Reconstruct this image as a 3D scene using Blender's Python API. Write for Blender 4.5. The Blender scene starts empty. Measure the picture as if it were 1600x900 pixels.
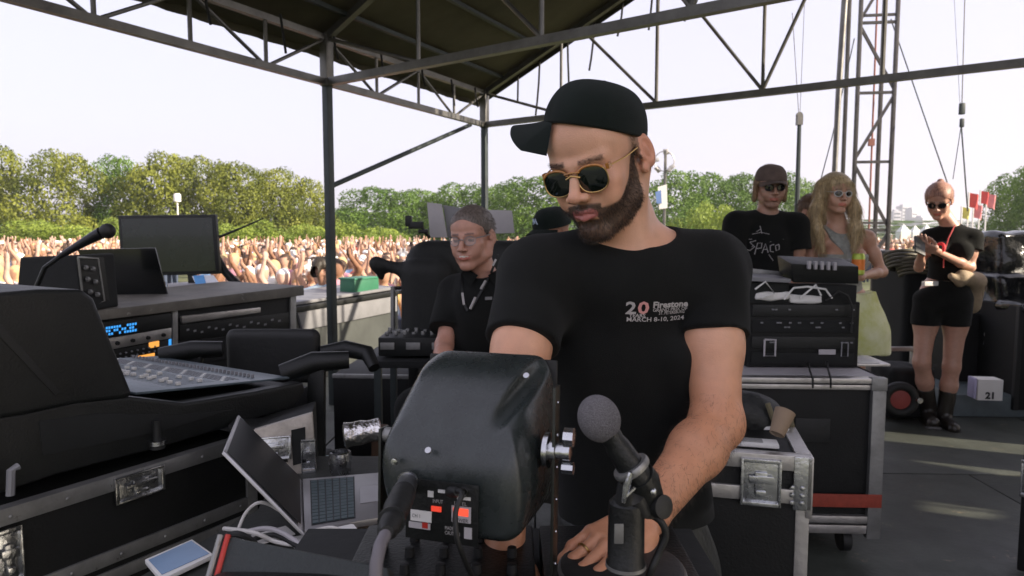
import bpy, bmesh, math, random
import numpy as np
from mathutils import Vector, Matrix, noise as mnoise
random.seed(7); RNG = np.random.default_rng(7)
R = math.radians
sc = bpy.context.scene
COL = sc.collection
# ---------------- camera ----------------
F = 1067.0; PITCH = R(4.66); CZ = 1.36
cam_d = bpy.data.cameras.new("camera"); cam = bpy.data.objects.new("camera", cam_d); COL.objects.link(cam)
cam.location = (0, 0, CZ); cam.rotation_euler = (R(90) - PITCH, 0, 0)
cam_d.sensor_width = 36; cam_d.lens = 36 * F / 1600; cam_d.clip_start = 0.05; cam_d.clip_end = 5000
cam_d.dof.use_dof = True; cam_d.dof.focus_distance = 1.25; cam_d.dof.aperture_fstop = 9.0
sc.camera = cam
# ---------------- world, sun, exposure ----------------
SUN_EL, SUN_AZ = R(25), R(112)        # azimuth measured from +Y clockwise (towards +X)
w = bpy.data.worlds.new("World"); sc.world = w; w.use_nodes = True
nt = w.node_tree; nt.nodes.clear()
out = nt.nodes.new('ShaderNodeOutputWorld'); bg = nt.nodes.new('ShaderNodeBackground')
sky = nt.nodes.new('ShaderNodeTexSky'); sky.sky_type = 'NISHITA'; sky.sun_disc = False
sky.sun_elevation = SUN_EL; sky.sun_rotation = SUN_AZ; sky.air_density = 1.0; sky.dust_density = 4.0; sky.ozone_density = 2.0
mx = nt.nodes.new('ShaderNodeMix'); mx.data_type = 'RGBA'; mx.inputs[0].default_value = 0.78
mx.inputs[7].default_value = (3.9, 3.70, 4.38, 1)      # milky summer haze
nt.links.new(sky.outputs[0], mx.inputs[6]); nt.links.new(mx.outputs[2], bg.inputs[0])
bg.inputs[1].default_value = 0.13; nt.links.new(bg.outputs[0], out.inputs[0])
sd = bpy.data.lights.new("sun", 'SUN'); sd.energy = 5.0; sd.angle = R(0.5); sd.color = (1.0, 0.87, 0.70)
sun = bpy.data.objects.new("sun", sd); COL.objects.link(sun)
sdir = Vector((math.sin(SUN_AZ) * math.cos(SUN_EL), math.cos(SUN_AZ) * math.cos(SUN_EL), math.sin(SUN_EL)))
sun.rotation_euler = sdir.to_track_quat('Z', 'Y').to_euler(); sun.location = sdir * 30
sc.view_settings.view_transform = 'Standard'; sc.view_settings.look = 'None'
sc.view_settings.exposure = 1.06; sc.view_settings.gamma = 1.0
sc.cycles.max_bounces = 8; sc.cycles.transparent_max_bounces = 16
sc.cycles.sample_clamp_indirect = 4.0; sc.cycles.caustics_reflective = False; sc.cycles.caustics_refractive = False
# ---------------- helpers ----------------
def ray(u, v):
    x = (u - 800) / F; y = (450 - v) / F
    return Vector((x, math.cos(PITCH) + y * math.sin(PITCH), -math.sin(PITCH) + y * math.cos(PITCH)))
def W(u, v, Y):
    r = ray(u, v); r = r * (Y / r.y); return Vector((r.x, r.y, r.z + CZ))
def WZ(u, v, z):
    r = ray(u, v); r = r * ((z - CZ) / r.z); return Vector((r.x, r.y, r.z + CZ))
def WP(u, v, P, n):          # meet the plane through P with normal n
    r = ray(u, v); o = Vector((0, 0, CZ)); t = (Vector(P) - o).dot(n) / r.dot(n); return o + r * t
def link(o, parent=None):
    COL.objects.link(o)
    if parent is not None: o.parent = parent
    return o
def tag(o, label=None, cat=None, group=None, kind=None):
    if label: o['label'] = label
    if cat: o['category'] = cat
    if group: o['group'] = group
    if kind: o['kind'] = kind
    return o
class MB:
    def __init__(s): s.v = []; s.f = []; s.m = []
    def add(s, vs, fs, m=0):
        b = len(s.v); s.v += [Vector(p) for p in vs]
        for f in fs: s.f.append([b + i for i in f]); s.m.append(m)
        return s
    def box(s, c, d, rot=None, m=0):
        c = Vector(c); hx, hy, hz = d[0] / 2, d[1] / 2, d[2] / 2
        vs = [Vector((x, y, z)) for x in (-hx, hx) for y in (-hy, hy) for z in (-hz, hz)]
        if rot is not None: vs = [rot @ v for v in vs]
        return s.add([c + v for v in vs], [(0, 1, 3, 2), (4, 6, 7, 5), (0, 4, 5, 1), (2, 3, 7, 6), (0, 2, 6, 4), (1, 5, 7, 3)], m)
    def bb(s, a, b, m=0):
        a = Vector(a); b = Vector(b); return s.box((a + b) / 2, [abs(q) for q in (b - a)], None, m)
    def tube(s, pts, r, n=8, m=0, cap=True):
        pts = [Vector(p) for p in pts]; k = len(pts); rs = r if isinstance(r, (list, tuple)) else [r] * k
        up = None; vs = []
        for i, p in enumerate(pts):
            t = (pts[min(i + 1, k - 1)] - pts[max(i - 1, 0)]).normalized()
            if up is None:
                up = Vector((0, 0, 1)) if abs(t.z) < 0.9 else Vector((1, 0, 0))
            a = t.cross(up).normalized(); up2 = a.cross(t).normalized(); up = up2
            for j in range(n):
                th = 2 * math.pi * j / n + math.pi / n
                vs.append(p + (a * math.cos(th) + up2 * math.sin(th)) * rs[i])
        fs = [(i * n + j, i * n + (j + 1) % n, (i + 1) * n + (j + 1) % n, (i + 1) * n + j) for i in range(k - 1) for j in range(n)]
        if cap: fs += [tuple(range(n))[::-1], tuple((k - 1) * n + j for j in range(n))]
        return s.add(vs, fs, m)
    def beam(s, a, b, wd, ht=None, m=0):
        a = Vector(a); b = Vector(b); ht = ht or wd; t = (b - a).normalized()
        up = Vector((0, 0, 1)) if abs(t.z) < 0.97 else Vector((0, 1, 0)); x = t.cross(up).normalized(); y = x.cross(t)
        M = Matrix((x, t, y)).transposed(); return s.box((a + b) / 2, (wd, (b - a).length, ht), M, m)
    def lathe(s, prof, o=(0, 0, 0), ax=(0, 0, 1), n=24, m=0):
        o = Vector(o); ax = Vector(ax).normalized(); q = ax.to_track_quat('Z', 'Y').to_matrix(); vs = []
        for r, z in prof:
            for j in range(n):
                th = 2 * math.pi * j / n; vs.append(o + q @ Vector((r * math.cos(th), r * math.sin(th), z)))
        k = len(prof)
        fs = [(i * n + j, i * n + (j + 1) % n, (i + 1) * n + (j + 1) % n, (i + 1) * n + j) for i in range(k - 1) for j in range(n)]
        if prof[0][0] > 1e-6: fs.append(tuple(range(n))[::-1])
        if prof[-1][0] > 1e-6: fs.append(tuple((k - 1) * n + j for j in range(n)))
        return s.add(vs, fs, m)
    def ball(s, c, r, n=16, m=0, sc3=(1, 1, 1), ax=(0, 0, 1)):
        k = n // 2; b = len(s.v)
        s.lathe([(r * math.sin(math.pi * i / k) if 0 < i < k else 1e-5, -r * math.cos(math.pi * i / k)) for i in range(k + 1)], (0, 0, 0), ax, n, m)
        for i in range(b, len(s.v)): s.v[i] = Vector((s.v[i].x * sc3[0], s.v[i].y * sc3[1], s.v[i].z * sc3[2])) + Vector(c)
        return s
    def prism(s, poly, depth, m=0):      # poly: world points in one plane; depth: vector
        n = len(poly); d = Vector(depth); vs = [Vector(p) for p in poly] + [Vector(p) + d for p in poly]
        fs = [tuple(range(n))[::-1], tuple(range(n, 2 * n))] + [(i, (i + 1) % n, n + (i + 1) % n, n + i) for i in range(n)]
        return s.add(vs, fs, m)
    def torus(s, c, rr, r, ax=(0, 0, 1), n=24, k=8, m=0, a0=0, a1=360):
        q = Vector(ax).normalized().to_track_quat('Z', 'Y').to_matrix(); full = abs(a1 - a0) >= 360
        pts = [Vector(c) + q @ Vector((rr * math.cos(R(a0 + (a1 - a0) * i / n)), rr * math.sin(R(a0 + (a1 - a0) * i / n)), 0)) for i in range(n + 1)]
        return s.tube(pts, r, k, m, cap=not full)
    def build(s, name, mats, parent=None, bevel=0.0, smooth=True, world=False, seg=2):
        vs = s.v
        if world and parent is not None:
            Mi = wm(parent).inverted(); vs = [Mi @ v for v in vs]
        me = bpy.data.meshes.new(name); me.from_pydata([tuple(v) for v in vs], [], s.f)
        if not isinstance(mats, (list, tuple)): mats = [mats]
        for m in mats: me.materials.append(m)
        me.polygons.foreach_set('material_index', s.m)
        bm = bmesh.new(); bm.from_mesh(me); bmesh.ops.recalc_face_normals(bm, faces=bm.faces)
        if bevel > 0:
            es = [e for e in bm.edges if len(e.link_faces) == 2 and e.calc_face_angle(0) > R(35)]
            bmesh.ops.bevel(bm, geom=es, offset=bevel, segments=seg, affect='EDGES', clamp_overlap=True, profile=0.6)
        bm.to_mesh(me); bm.free()
        if smooth:
            me.polygons.foreach_set('use_smooth', [True] * len(me.polygons)); me.set_sharp_from_angle(angle=R(38))
        return link(bpy.data.objects.new(name, me), parent)
def wm(o):
    M = Matrix.LocRotScale(o.location, o.rotation_euler, o.scale)
    return wm(o.parent) @ M if o.parent else M
def thing(name, label, cat, loc=(0, 0, 0), rz=0.0, group=None, kind=None):
    o = bpy.data.objects.new(name, None); o.empty_display_size = 0.1; COL.objects.link(o)
    o.location = loc; o.rotation_euler = (0, 0, rz); return tag(o, label, cat, group, kind)
def dup(root, loc=None, rz=None, label=None, sc3=None):
    r = root.copy(); COL.objects.link(r)
    if loc is not None: r.location = loc
    if rz is not None: r.rotation_euler = (0, 0, rz)
    if sc3 is not None: r.scale = sc3
    if label: r['label'] = label
    for ch in [c for c in COL.objects if c.parent == root]:
        c = ch.copy(); COL.objects.link(c); c.parent = r
        for g in [x for x in COL.objects if x.parent == ch]:
            d = g.copy(); COL.objects.link(d); d.parent = c
    return r
# ---------------- materials ----------------
def mat(name, col, rough=0.5, metal=0.0, var=0.12, scale=8.0, bump=0.0, bscale=None, spec=0.5, rvar=0.0, scratch=None, coat=0.0, sheen=0.0, emit=None, trans=0.0, alpha=1.0, col2=None, stretch=None):
    m = bpy.data.materials.new(name); m.use_nodes = True; n = m.node_tree; b = n.nodes['Principled BSDF']
    b.inputs['Roughness'].default_value = rough; b.inputs['Metallic'].default_value = metal
    b.inputs['Specular IOR Level'].default_value = spec; b.inputs['Coat Weight'].default_value = coat
    b.inputs['Sheen Weight'].default_value = sheen; b.inputs['Transmission Weight'].default_value = trans; b.inputs['Alpha'].default_value = alpha
    tc = n.nodes.new('ShaderNodeTexCoord')
    nz = n.nodes.new('ShaderNodeTexNoise'); nz.inputs['Scale'].default_value = scale; nz.inputs['Detail'].default_value = 6; nz.inputs['Roughness'].default_value = 0.65
    if stretch:
        mp = n.nodes.new('ShaderNodeMapping'); mp.inputs['Scale'].default_value = stretch; n.links.new(tc.outputs['Object'], mp.inputs['Vector']); n.links.new(mp.outputs[0], nz.inputs['Vector'])
    else: n.links.new(tc.outputs['Object'], nz.inputs['Vector'])
    rp = n.nodes.new('ShaderNodeValToRGB'); rp.color_ramp.elements[0].position = 0.3; rp.color_ramp.elements[1].position = 0.7
    a = [max(0, c * (1 - var)) for c in col[:3]]; z = [min(1, c * (1 + var)) for c in (col2 or col)[:3]]
    rp.color_ramp.elements[0].color = (*a, 1); rp.color_ramp.elements[1].color = (*z, 1)
    n.links.new(nz.outputs[0], rp.inputs[0]); src = rp.outputs[0]
    if scratch:
        n2 = n.nodes.new('ShaderNodeTexNoise'); n2.inputs['Scale'].default_value = scratch[1]; n2.inputs['Detail'].default_value = 10; n2.inputs['Roughness'].default_value = 0.8
        n.links.new(tc.outputs['Object'], n2.inputs['Vector'])
        r2 = n.nodes.new('ShaderNodeValToRGB'); r2.color_ramp.elements[0].position = scratch[2]; r2.color_ramp.elements[1].position = scratch[2] + 0.06
        r2.color_ramp.elements[0].color = (0, 0, 0, 1); r2.color_ramp.elements[1].color = (1, 1, 1, 1)
        n.links.new(n2.outputs[0], r2.inputs[0])
        mm = n.nodes.new('ShaderNodeMix'); mm.data_type = 'RGBA'; n.links.new(r2.outputs[0], mm.inputs[0]); n.links.new(src, mm.inputs[6]); mm.inputs[7].default_value = (*scratch[0], 1); src = mm.outputs[2]
    n.links.new(src, b.inputs['Base Color'])
    if rvar > 0:
        mr = n.nodes.new('ShaderNodeMapRange'); mr.inputs[3].default_value = max(0.02, rough - rvar); mr.inputs[4].default_value = min(1, rough + rvar)
        n3 = n.nodes.new('ShaderNodeTexNoise'); n3.inputs['Scale'].default_value = scale * 2.3; n3.inputs['Detail'].default_value = 5
        n.links.new(tc.outputs['Object'], n3.inputs['Vector']); n.links.new(n3.outputs[0], mr.inputs[0]); n.links.new(mr.outputs[0], b.inputs['Roughness'])
    if bump > 0:
        nb = n.nodes.new('ShaderNodeTexNoise'); nb.inputs['Scale'].default_value = bscale or scale * 6; nb.inputs['Detail'].default_value = 4
        n.links.new(tc.outputs['Object'], nb.inputs['Vector'])
        bp = n.nodes.new('ShaderNodeBump'); bp.inputs['Strength'].default_value = bump; bp.inputs['Distance'].default_value = 0.01
        n.links.new(nb.outputs[0], bp.inputs['Height']); n.links.new(bp.outputs[0], b.inputs['Normal'])
    if emit: b.inputs['Emission Color'].default_value = (*emit[0], 1); b.inputs['Emission Strength'].default_value = emit[1]
    return m
M = {}
M['steel'] = mat('worn_steel_tube', (.17, .165, .155), .45, .7, .3, 5, .1, scratch=((.12, .1, .08), 9, .62))
M['mid_steel'] = mat('dark_galvanised_tube', (.075, .07, .068), .5, .6, .3, 6)
M['dark_steel'] = mat('dark_painted_steel', (.035, .045, .045), .5, .3, .3, 6, scratch=((.12, .1, .09), 20, .68))
M['tarp'] = mat('olive_roof_tarp', (.085, .076, .048), .75, 0, .35, 1.6, .3, 5)
M['tarp_edge'] = mat('grey_tarp_hem', (.12, .115, .10), .7, 0, .2, 3, .2)
M['strap'] = mat('black_webbing', (.012, .012, .012), .8)
M['alu'] = mat('scuffed_aluminium', (.50, .48, .46), .38, .85, .25, 7, .12, 60, rvar=.12, scratch=((.16, .14, .12), 28, .62))
M['alu_dull'] = mat('dull_aluminium_edge', (.27, .27, .26), .5, .7, .25, 9, .1, 70, rvar=.1, scratch=((.09, .08, .07), 22, .6))
M['case_black'] = mat('black_case_laminate', (.007, .0075, .007), .6, 0, .3, 5, .15, 140, scratch=((.04, .038, .034), 35, .74), spec=.3)
M['chrome'] = mat('zinc_latch', (.55, .56, .57), .25, 1, .2, 20, .1, 80, rvar=.12)
M['black'] = mat('black_plastic', (.008, .009, .0085), .45, 0, .25, 9, .15, 200, rvar=.08, spec=.38)
M['black_matte'] = mat('matte_black', (.006, .007, .0065), .85, 0, .3, 7, .1)
M['rubber'] = mat('black_rubber', (.009, .0095, .009), .6, 0, .2, 12, .1)
M['grey'] = mat('grey_plastic', (.20, .20, .21), .5, 0, .12, 10)
M['lgrey'] = mat('light_grey_panel', (.42, .40, .41), .6, 0, .1, 6)
M['white'] = mat('white_plastic', (.72, .71, .68), .45, 0, .06, 10)
M['paper'] = mat('white_paper', (.78, .76, .72), .8, 0, .05, 6)
M['red'] = mat('red_plastic', (.45, .03, .02), .45)
M['orange_led'] = mat('lit_amber_display', (.5, .2, .03), .4, emit=((1, .42, .08), .5))
M['blue_led'] = mat('lit_blue_display', (.02, .12, .35), .4, emit=((.05, .35, .9), .55))
M['floor'] = mat('stage_deck_green_grey', (.056, .062, .052), .52, 0, .4, 2.2, .25, 40, rvar=.16, spec=.35, scratch=((.17, .14, .10), 7, .60))
# ---------------- the setting ----------------
GZ = -1.0
m = mat('dry_park_ground', (.19, .17, .10), .95, 0, .3, .15, .3, 3, col2=(.10, .13, .045))
g = MB().add([(-1800, -400, GZ), (1800, -400, GZ), (1800, 3000, GZ), (-1800, 3000, GZ)], [(0, 1, 2, 3)]).build('ground', m); tag(g, kind='structure')
m = mat('meadow_grass', (.10, .15, .045), .95, 0, .35, .3, .3, 4)
g = MB().add([(-180, 40, GZ + .02), (180, 40, GZ + .02), (180, 130, GZ + .02), (-180, 130, GZ + .02)], [(0, 1, 2, 3)]).build('lawn', m); tag(g, kind='structure')
# stage deck : panels with thin seams, in the stage's own frame
SY = R(-31)                     # local x = to the near right, local y = away to the far right
ex = Vector((math.cos(SY), math.sin(SY), 0)); ey = Vector((-math.sin(SY), math.cos(SY), 0))
st = thing('stage_floor', 'dark green grey plywood stage deck with thin seams', 'stage', (0, 0, 0), 0, None, 'structure')
mb = MB(); seam = MB()
ang = R(-2); fx = Vector((math.cos(ang), math.sin(ang), 0)); fy = Vector((-math.sin(ang), math.cos(ang), 0))
for i in range(-3, 8):
    for j in range(-3, 8):
        o = fx * (i * 2.44 + (1.1 if j % 2 else 0)) + fy * (j * 1.22 + .18); zz = random.uniform(-.002, .002)
        c = o + fx * 1.22 + fy * .61
        if c.y > 6.7 or c.x < -3.0 and c.y > 5.0: continue
        mb.box((c.x, c.y, -.012 + zz), (2.432, 1.212, .024), Matrix.Rotation(ang, 3, 'Z'))
mb.build('deck_panel', M['floor'], st, .003)
MB().box((2, 1.8, -.03), (17.6, 9.9, .012), Matrix.Rotation(ang, 3, 'Z')).box((2, 1.8, -.5), (17.5, 9.8, .9), Matrix.Rotation(ang, 3, 'Z')).build('stage_skirt', M['black_matte'], st)
# ---------------- tent ----------------
EZ = 2.5
C0 = WZ(757, 195, EZ); LP = WZ(511, 129, EZ); L2 = WZ(0, 5, EZ); d1 = (C0 - L2).normalized()
G1 = WZ(1187, 142, EZ); G2 = WZ(1600, 98, EZ); dg = (G2 - C0).normalized()
LPp = LP
bayv = LP - C0
TH = .33; HALF = 4.9; RISE = math.tan(R(23)); zt = EZ + TH
tent = thing('tent_frame', 'steel truss frame tent with dark olive roof over the stage', 'tent', (C0.x, C0.y, 0))
def gz(t): return zt + (HALF - abs(t - HALF)) * RISE
def gable(o, name, chord=.05):
    mb = MB(); z0 = Vector((0, 0, 1))
    P = lambda t, z: Vector((o.x, o.y, 0)) + dg * t + z0 * z
    mb.beam(P(0, EZ), P(2 * HALF, EZ), .055, .055)
    mb.beam(P(0, zt), P(HALF, gz(HALF)), .05); mb.beam(P(HALF, gz(HALF)), P(2 * HALF, zt), .05)
    js = [0, .62, 1.32, 2.88, HALF - .27, 2 * HALF - 2.88, 2 * HALF - 1.2, 2 * HALF]
    js = [0, .95, 1.95, 2.88, 3.75, HALF, 6.05, 6.92, 7.85, 8.85, 2 * HALF]
    for i, t in enumerate(js):
        mb.tube([P(t, EZ), P(t, gz(t))], .017 if i % 2 == 0 else .015, 8)
    # web diagonals: pairs fall to the V joints
    for t0, t1 in ((.0, .95), (2.0, 2.88 - .0), (3.75, 2.88), (HALF - .85, HALF), (HALF + .95, HALF), (1.15, 1.95)):
        up = t0; mb.tube([P(t0, gz(t0)), P(t1, EZ + .02)], .015, 8)
    for t0, t1 in ((5.9, 6.92), (7.9, 6.92), (8.9, 9.7)): mb.tube([P(t0, gz(t0)), P(t1, EZ + .02)], .015, 8)
    mb.tube([P(HALF - .6, gz(HALF - .6) - .25), P(HALF + .6, gz(HALF - .6) - .25)], .016, 8)
    return mb.build(name, M['steel'], tent, world=True)
bays = [Vector((0, 0, 0)), bayv, bayv * 2.0]
for b in bays: gable(C0 + b, 'gable_truss')
def eave(o, name, s=1):
    mb = MB(); n = len(bays) - 1
    for k in range(n):
        a = o + bays[k]; b = o + bays[k + 1]; up = Vector((0, 0, TH))
        mb.beam(a, b, .05, .05); mb.beam(a + up, b + up, .045)
        m_ = 4
        for i in range(1, m_):
            p = a.lerp(b, i / m_); mb.tube([p, p + up], .014, 8)
        for i in range(m_):
            p = a.lerp(b, i / m_); q = a.lerp(b, (i + 1) / m_)
            if i % 2 == 0: mb.tube([p + up, q], .013, 8)
            else: mb.tube([p, q + up], .013, 8)
    mb.build(name, M['steel'], tent, world=True)
eave(C0, 'eave_truss'); eave(C0 + dg * 2 * HALF, 'eave_truss')
for base in (C0, C0 + dg * 2 * HALF):
    for k, b in enumerate(bays):
        p = base + b
        if base is C0 and k >= 2: continue
        if base is not C0 and k == 0: continue
        zb = 0 if k else GZ
        mb = MB().box((p.x, p.y, (zb + EZ + TH) / 2), (.058, .058, EZ + TH - zb), Matrix.Rotation(SY, 3, 'Z')).build('pole', M['dark_steel'], tent, .006, world=True)
        MB().box((p.x, p.y, EZ + TH * .5), (.075, .075, TH + .06), Matrix.Rotation(SY, 3, 'Z')).build('corner_sleeve', M['steel'], tent, .006, world=True)
# roof sheets with sag between purlins, real thickness
def sheet(side):
    vs = []; nu, nv = 40, 40; D = bays[-1] * 1.02 - bays[0]
    off = -bayv.normalized() * .22
    for i in range(nu + 1):
        for j in range(nv + 1):
            t = -.22 + (HALF + .22) * i / nu; s = j / nv
            q = C0 + off + dg * (t if side == 0 else 2 * HALF - t) + (D - off) * s
            sag = -.025 * abs(math.sin(math.pi * s * 2)) * math.sin(math.pi * min(1, max(0, t / HALF))) + .012 * mnoise.noise(Vector((t * 3, s * 12, side)))
            z = zt + .05 + t * RISE + sag
            vs.append(Vector((q.x, q.y, z)))
    fs = [(i * (nv + 1) + j, (i + 1) * (nv + 1) + j, (i + 1) * (nv + 1) + j + 1, i * (nv + 1) + j + 1) for i in range(nu) for j in range(nv)]
    n = len(vs); vs2 = vs + [v + Vector((0, 0, .008)) for v in vs]
    fs2 = fs + [tuple(n + k for k in f[::-1]) for f in fs]
    o = MB().add(vs2, fs2).build('roof', M['tarp'], tent, world=True); return o
sheet(0); sheet(1)
# purlins under the tarp, running with the eave
for s in (0, 1):
    for t in (.25, .75, 1.7, 2.9, 4.1):
        tt = t if s == 0 else 2 * HALF - t
        mb = MB(); a = C0 + dg * tt; a.z = gz(tt) + .02; b = a + bays[-1]
        mb.beam(a, b, .035, .03); mb.build('purlin', M['dark_steel'], tent, world=True)
# valance of the tarp hanging inside the left eave and its ties
mb = MB(); nn = 60
D = bays[-1]; vs = []
for i in range(nn + 1):
    p = C0 - dg * .2 - bayv.normalized() * .2 + D * (i / nn)
    for k in range(3):
        vs.append(Vector((p.x, p.y, zt + .02 - k * .055)) + dg * (.012 * math.sin(i * 1.9 + k)))
mb.add(vs, [(i * 3 + k, i * 3 + 3 + k, i * 3 + 4 + k, i * 3 + 1 + k) for i in range(nn) for k in range(2)])
mb.build('valance', M['tarp'], tent, world=True)
mb = MB(); vs = []
for i in range(nn + 1):
    t = -.2 + (HALF + .2) * i / nn; p = C0 + dg * t - bayv.normalized() * .215
    for k in range(2): vs.append(Vector((p.x, p.y, zt + .055 + t * RISE - k * .05)))
mb.add(vs, [(i * 2, i * 2 + 2, i * 2 + 3, i * 2 + 1) for i in range(nn)]); mb.build('valance', M['tarp_edge'], tent, world=True)
# hanging tie straps on the gable verge
for i, (t, l) in enumerate(((.35, .28), (.62, .55), (.95, .50), (1.25, .45), (1.55, .30), (1.85, .42), (2.2, .55), (2.6, .4), (3.2, .35), (3.7, .5), (4.2, .4))):
    p = C0 + dg * t - bayv.normalized() * .15; z = gz(t) + .02; a = Vector((p.x, p.y, z)); dx = random.uniform(-.04, .05)
    MB().tube([a, a + Vector((dx * .3, 0, -l * .4)), a + Vector((dx * .8, .01, -l * .75)), a + Vector((dx * 1.3, .02, -l))], .010, 6).build('tie_strap', M['strap'], tent, world=True)
for i, f_ in enumerate((.06, .15, .27, .38, .5, .62, .74, .9)):
    p = C0 + bayv * (f_ * 2) + dg * random.uniform(.05, .16); a = Vector((p.x, p.y, zt))
    MB().tube([a, a + Vector((.01, 0, -.1)), a + Vector((.03, 0, -.16 - .1 * random.random()))], .009, 6).build('tie_strap', M['strap'], tent, world=True)
# diagonal wind brace from the far corner down over the left side
a = WZ(735, 195, EZ + .01); b = W(515, 292, 5.6); MB().tube([a, b], .022, 10).build('wind_brace', M['dark_steel'], tent, world=True)
# ---------------- trees ----------------
def leafmat(name, c1, c2):
    m = bpy.data.materials.new(name); m.use_nodes = True; n = m.node_tree; b = n.nodes['Principled BSDF']
    b.inputs['Roughness'].default_value = .6; b.inputs['Specular IOR Level'].default_value = .3
    at = n.nodes.new('ShaderNodeAttribute'); at.attribute_name = 'tone'
    rp = n.nodes.new('ShaderNodeValToRGB'); rp.color_ramp.elements[0].color = (*c1, 1); rp.color_ramp.elements[1].color = (*c2, 1)
    n.links.new(at.outputs['Fac'], rp.inputs[0]); n.links.new(rp.outputs[0], b.inputs['Base Color'])
    tr = n.nodes.new('ShaderNodeBsdfTranslucent'); n.links.new(rp.outputs[0], tr.inputs[0])
    ms = n.nodes.new('ShaderNodeMixShader'); ms.inputs[0].default_value = .3
    n.links.new(b.outputs[0], ms.inputs[1]); n.links.new(tr.outputs[0], ms.inputs[2]); n.links.new(ms.outputs[0], n.nodes['Material Output'].inputs[0]); return m
M['leafA'] = leafmat('foliage_warm_green', (.07, .10, .014), (.28, .30, .045))
M['leafB'] = leafmat('foliage_green', (.045, .10, .016), (.17, .28, .04))
M['leafC'] = leafmat('foliage_bright_bush', (.13, .19, .03), (.34, .42, .07))
M['bark'] = mat('bark', (.09, .07, .05), .9, 0, .3, 4, .3)
def crown_mesh(name, seed, nl, nleaf, size, shape='tree'):
    rg = np.random.default_rng(seed); cs = []; rs = []
    for i in range(nl):
        a = rg.uniform(0, 2 * math.pi); u = rg.uniform(0, 1); zz = rg.uniform(.12, .95)
        rad = (.40 if shape == 'tree' else .46) * math.sqrt(u) * math.sqrt(max(.08, 1 - (2 * zz - .95) ** 2 * .8))
        cs.append((rad * math.cos(a), rad * math.sin(a), zz * .84)); rs.append(rg.uniform(.11, .22) * (1.15 - .4 * zz))
    cs = np.array(cs); rs = np.array(rs)
    k = rg.choice(nl, nleaf, p=rs ** 2 / (rs ** 2).sum()); d = rg.normal(size=(nleaf, 3)); d /= np.linalg.norm(d, axis=1)[:, None]
    rr = rg.uniform(.72, 1.08, nleaf) ** 1.0
    P = cs[k] + d * (rs[k] * rr)[:, None] * np.array([1, 1, .85])
    dd = np.linalg.norm(P[:, None, :] - cs[None], axis=2) / rs[None]; dd[np.arange(nleaf), k] = 9
    keep = dd.min(1) > .72; P = P[keep]; d = d[keep]; k = k[keep]; nleaf = len(P)
    nrm = d + rg.normal(size=(nleaf, 3)) * .55; nrm /= np.linalg.norm(nrm, axis=1)[:, None]
    a = np.cross(nrm, rg.normal(size=(nleaf, 3))); a /= np.linalg.norm(a, axis=1)[:, None]; b = np.cross(nrm, a)
    s = (size * rg.uniform(.55, 1.3, nleaf))[:, None]
    quad = np.stack([P + a * s, P + b * s * .7 + nrm * s * .2, P - a * s, P - b * s * .7 + nrm * s * .2], 1).reshape(-1, 3)
    me = bpy.data.meshes.new(name); me.vertices.add(len(quad)); me.vertices.foreach_set('co', quad.ravel())
    me.loops.add(len(quad)); me.loops.foreach_set('vertex_index', np.arange(len(quad))); me.polygons.add(nleaf)
    me.polygons.foreach_set('loop_start', np.arange(nleaf) * 4); me.polygons.foreach_set('loop_total', np.full(nleaf, 4)); me.update(calc_edges=True)
    at = me.attributes.new('tone', 'FLOAT', 'FACE'); tk = rg.uniform(0, 1, nl)
    at.data.foreach_set('value', np.clip(tk[k] * .75 + rg.uniform(0, .25, nleaf), 0, 1))
    return me, cs, rs
def trunk_mb(cs, rs, h0):
    mb = MB(); mb.tube([(0, 0, -h0), (.005, 0, -h0 * .3), (0, .01, .15), (.01, 0, .45)], [.035, .028, .022, .008], 8)
    for i in range(0, len(cs), 3): mb.tube([(0, 0, .05 + .25 * (i / len(cs))), cs[i] * .6 + np.array([0, 0, .05]), cs[i]], [.012, .008, .003], 5)
    return mb
CR = []
for q in range(4):
    me, cs, rs = crown_mesh('tree_crown_foliage', 20 + q, 46, 24000, .0135); CR.append((me, trunk_mb(cs, rs, .22)))
BU = [crown_mesh('bush_foliage', 60 + q, 22, 8000, .019, 'bush')[0] for q in range(2)]
TRK = []
def tree(u, vt, wpx, Y, leaf, label, q, group='trees beyond the crowd', lift=.07):
    p = W(u, 363, Y); top = W(u, vt - (9 if leaf is A_ else 8), Y).z; H = top - GZ; wid = wpx / F * Y
    t = thing('park_tree', label, 'tree', (p.x, Y, GZ), random.uniform(0, 6), group)
    me = CR[q][0].copy(); me.materials.append(leaf); c = link(bpy.data.objects.new('crown', me), t)
    hc = H * (1 - lift) / .97; c.location = (0, 0, H * lift); c.scale = (wid * 1.3, wid * 1.3, hc)
    tr = CR[q][1].build('trunk', M['bark'], t); tr.location = (0, 0, H * lift); tr.scale = (wid, wid, H * lift / .2)
    return t
def bush(u, vt, wpx, Y, label, q, leaf=None, group='bushes at the edge of the meadow'):
    p = W(u, 363, Y); top = W(u, vt, Y).z; H = top - GZ; wid = wpx / F * Y
    me = BU[q].copy(); me.materials.append(leaf or M['leafC']); c = link(bpy.data.objects.new('bush', me))
    c.location = (p.x, Y, GZ - .15 * H); c.rotation_euler = (0, 0, random.uniform(0, 6)); c.scale = (wid * 1.1, wid * 1.1, H * 1.17)
    return tag(c, label, 'bush', group)
A_, B_, C_ = M['leafA'], M['leafB'], M['leafC']
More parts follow.
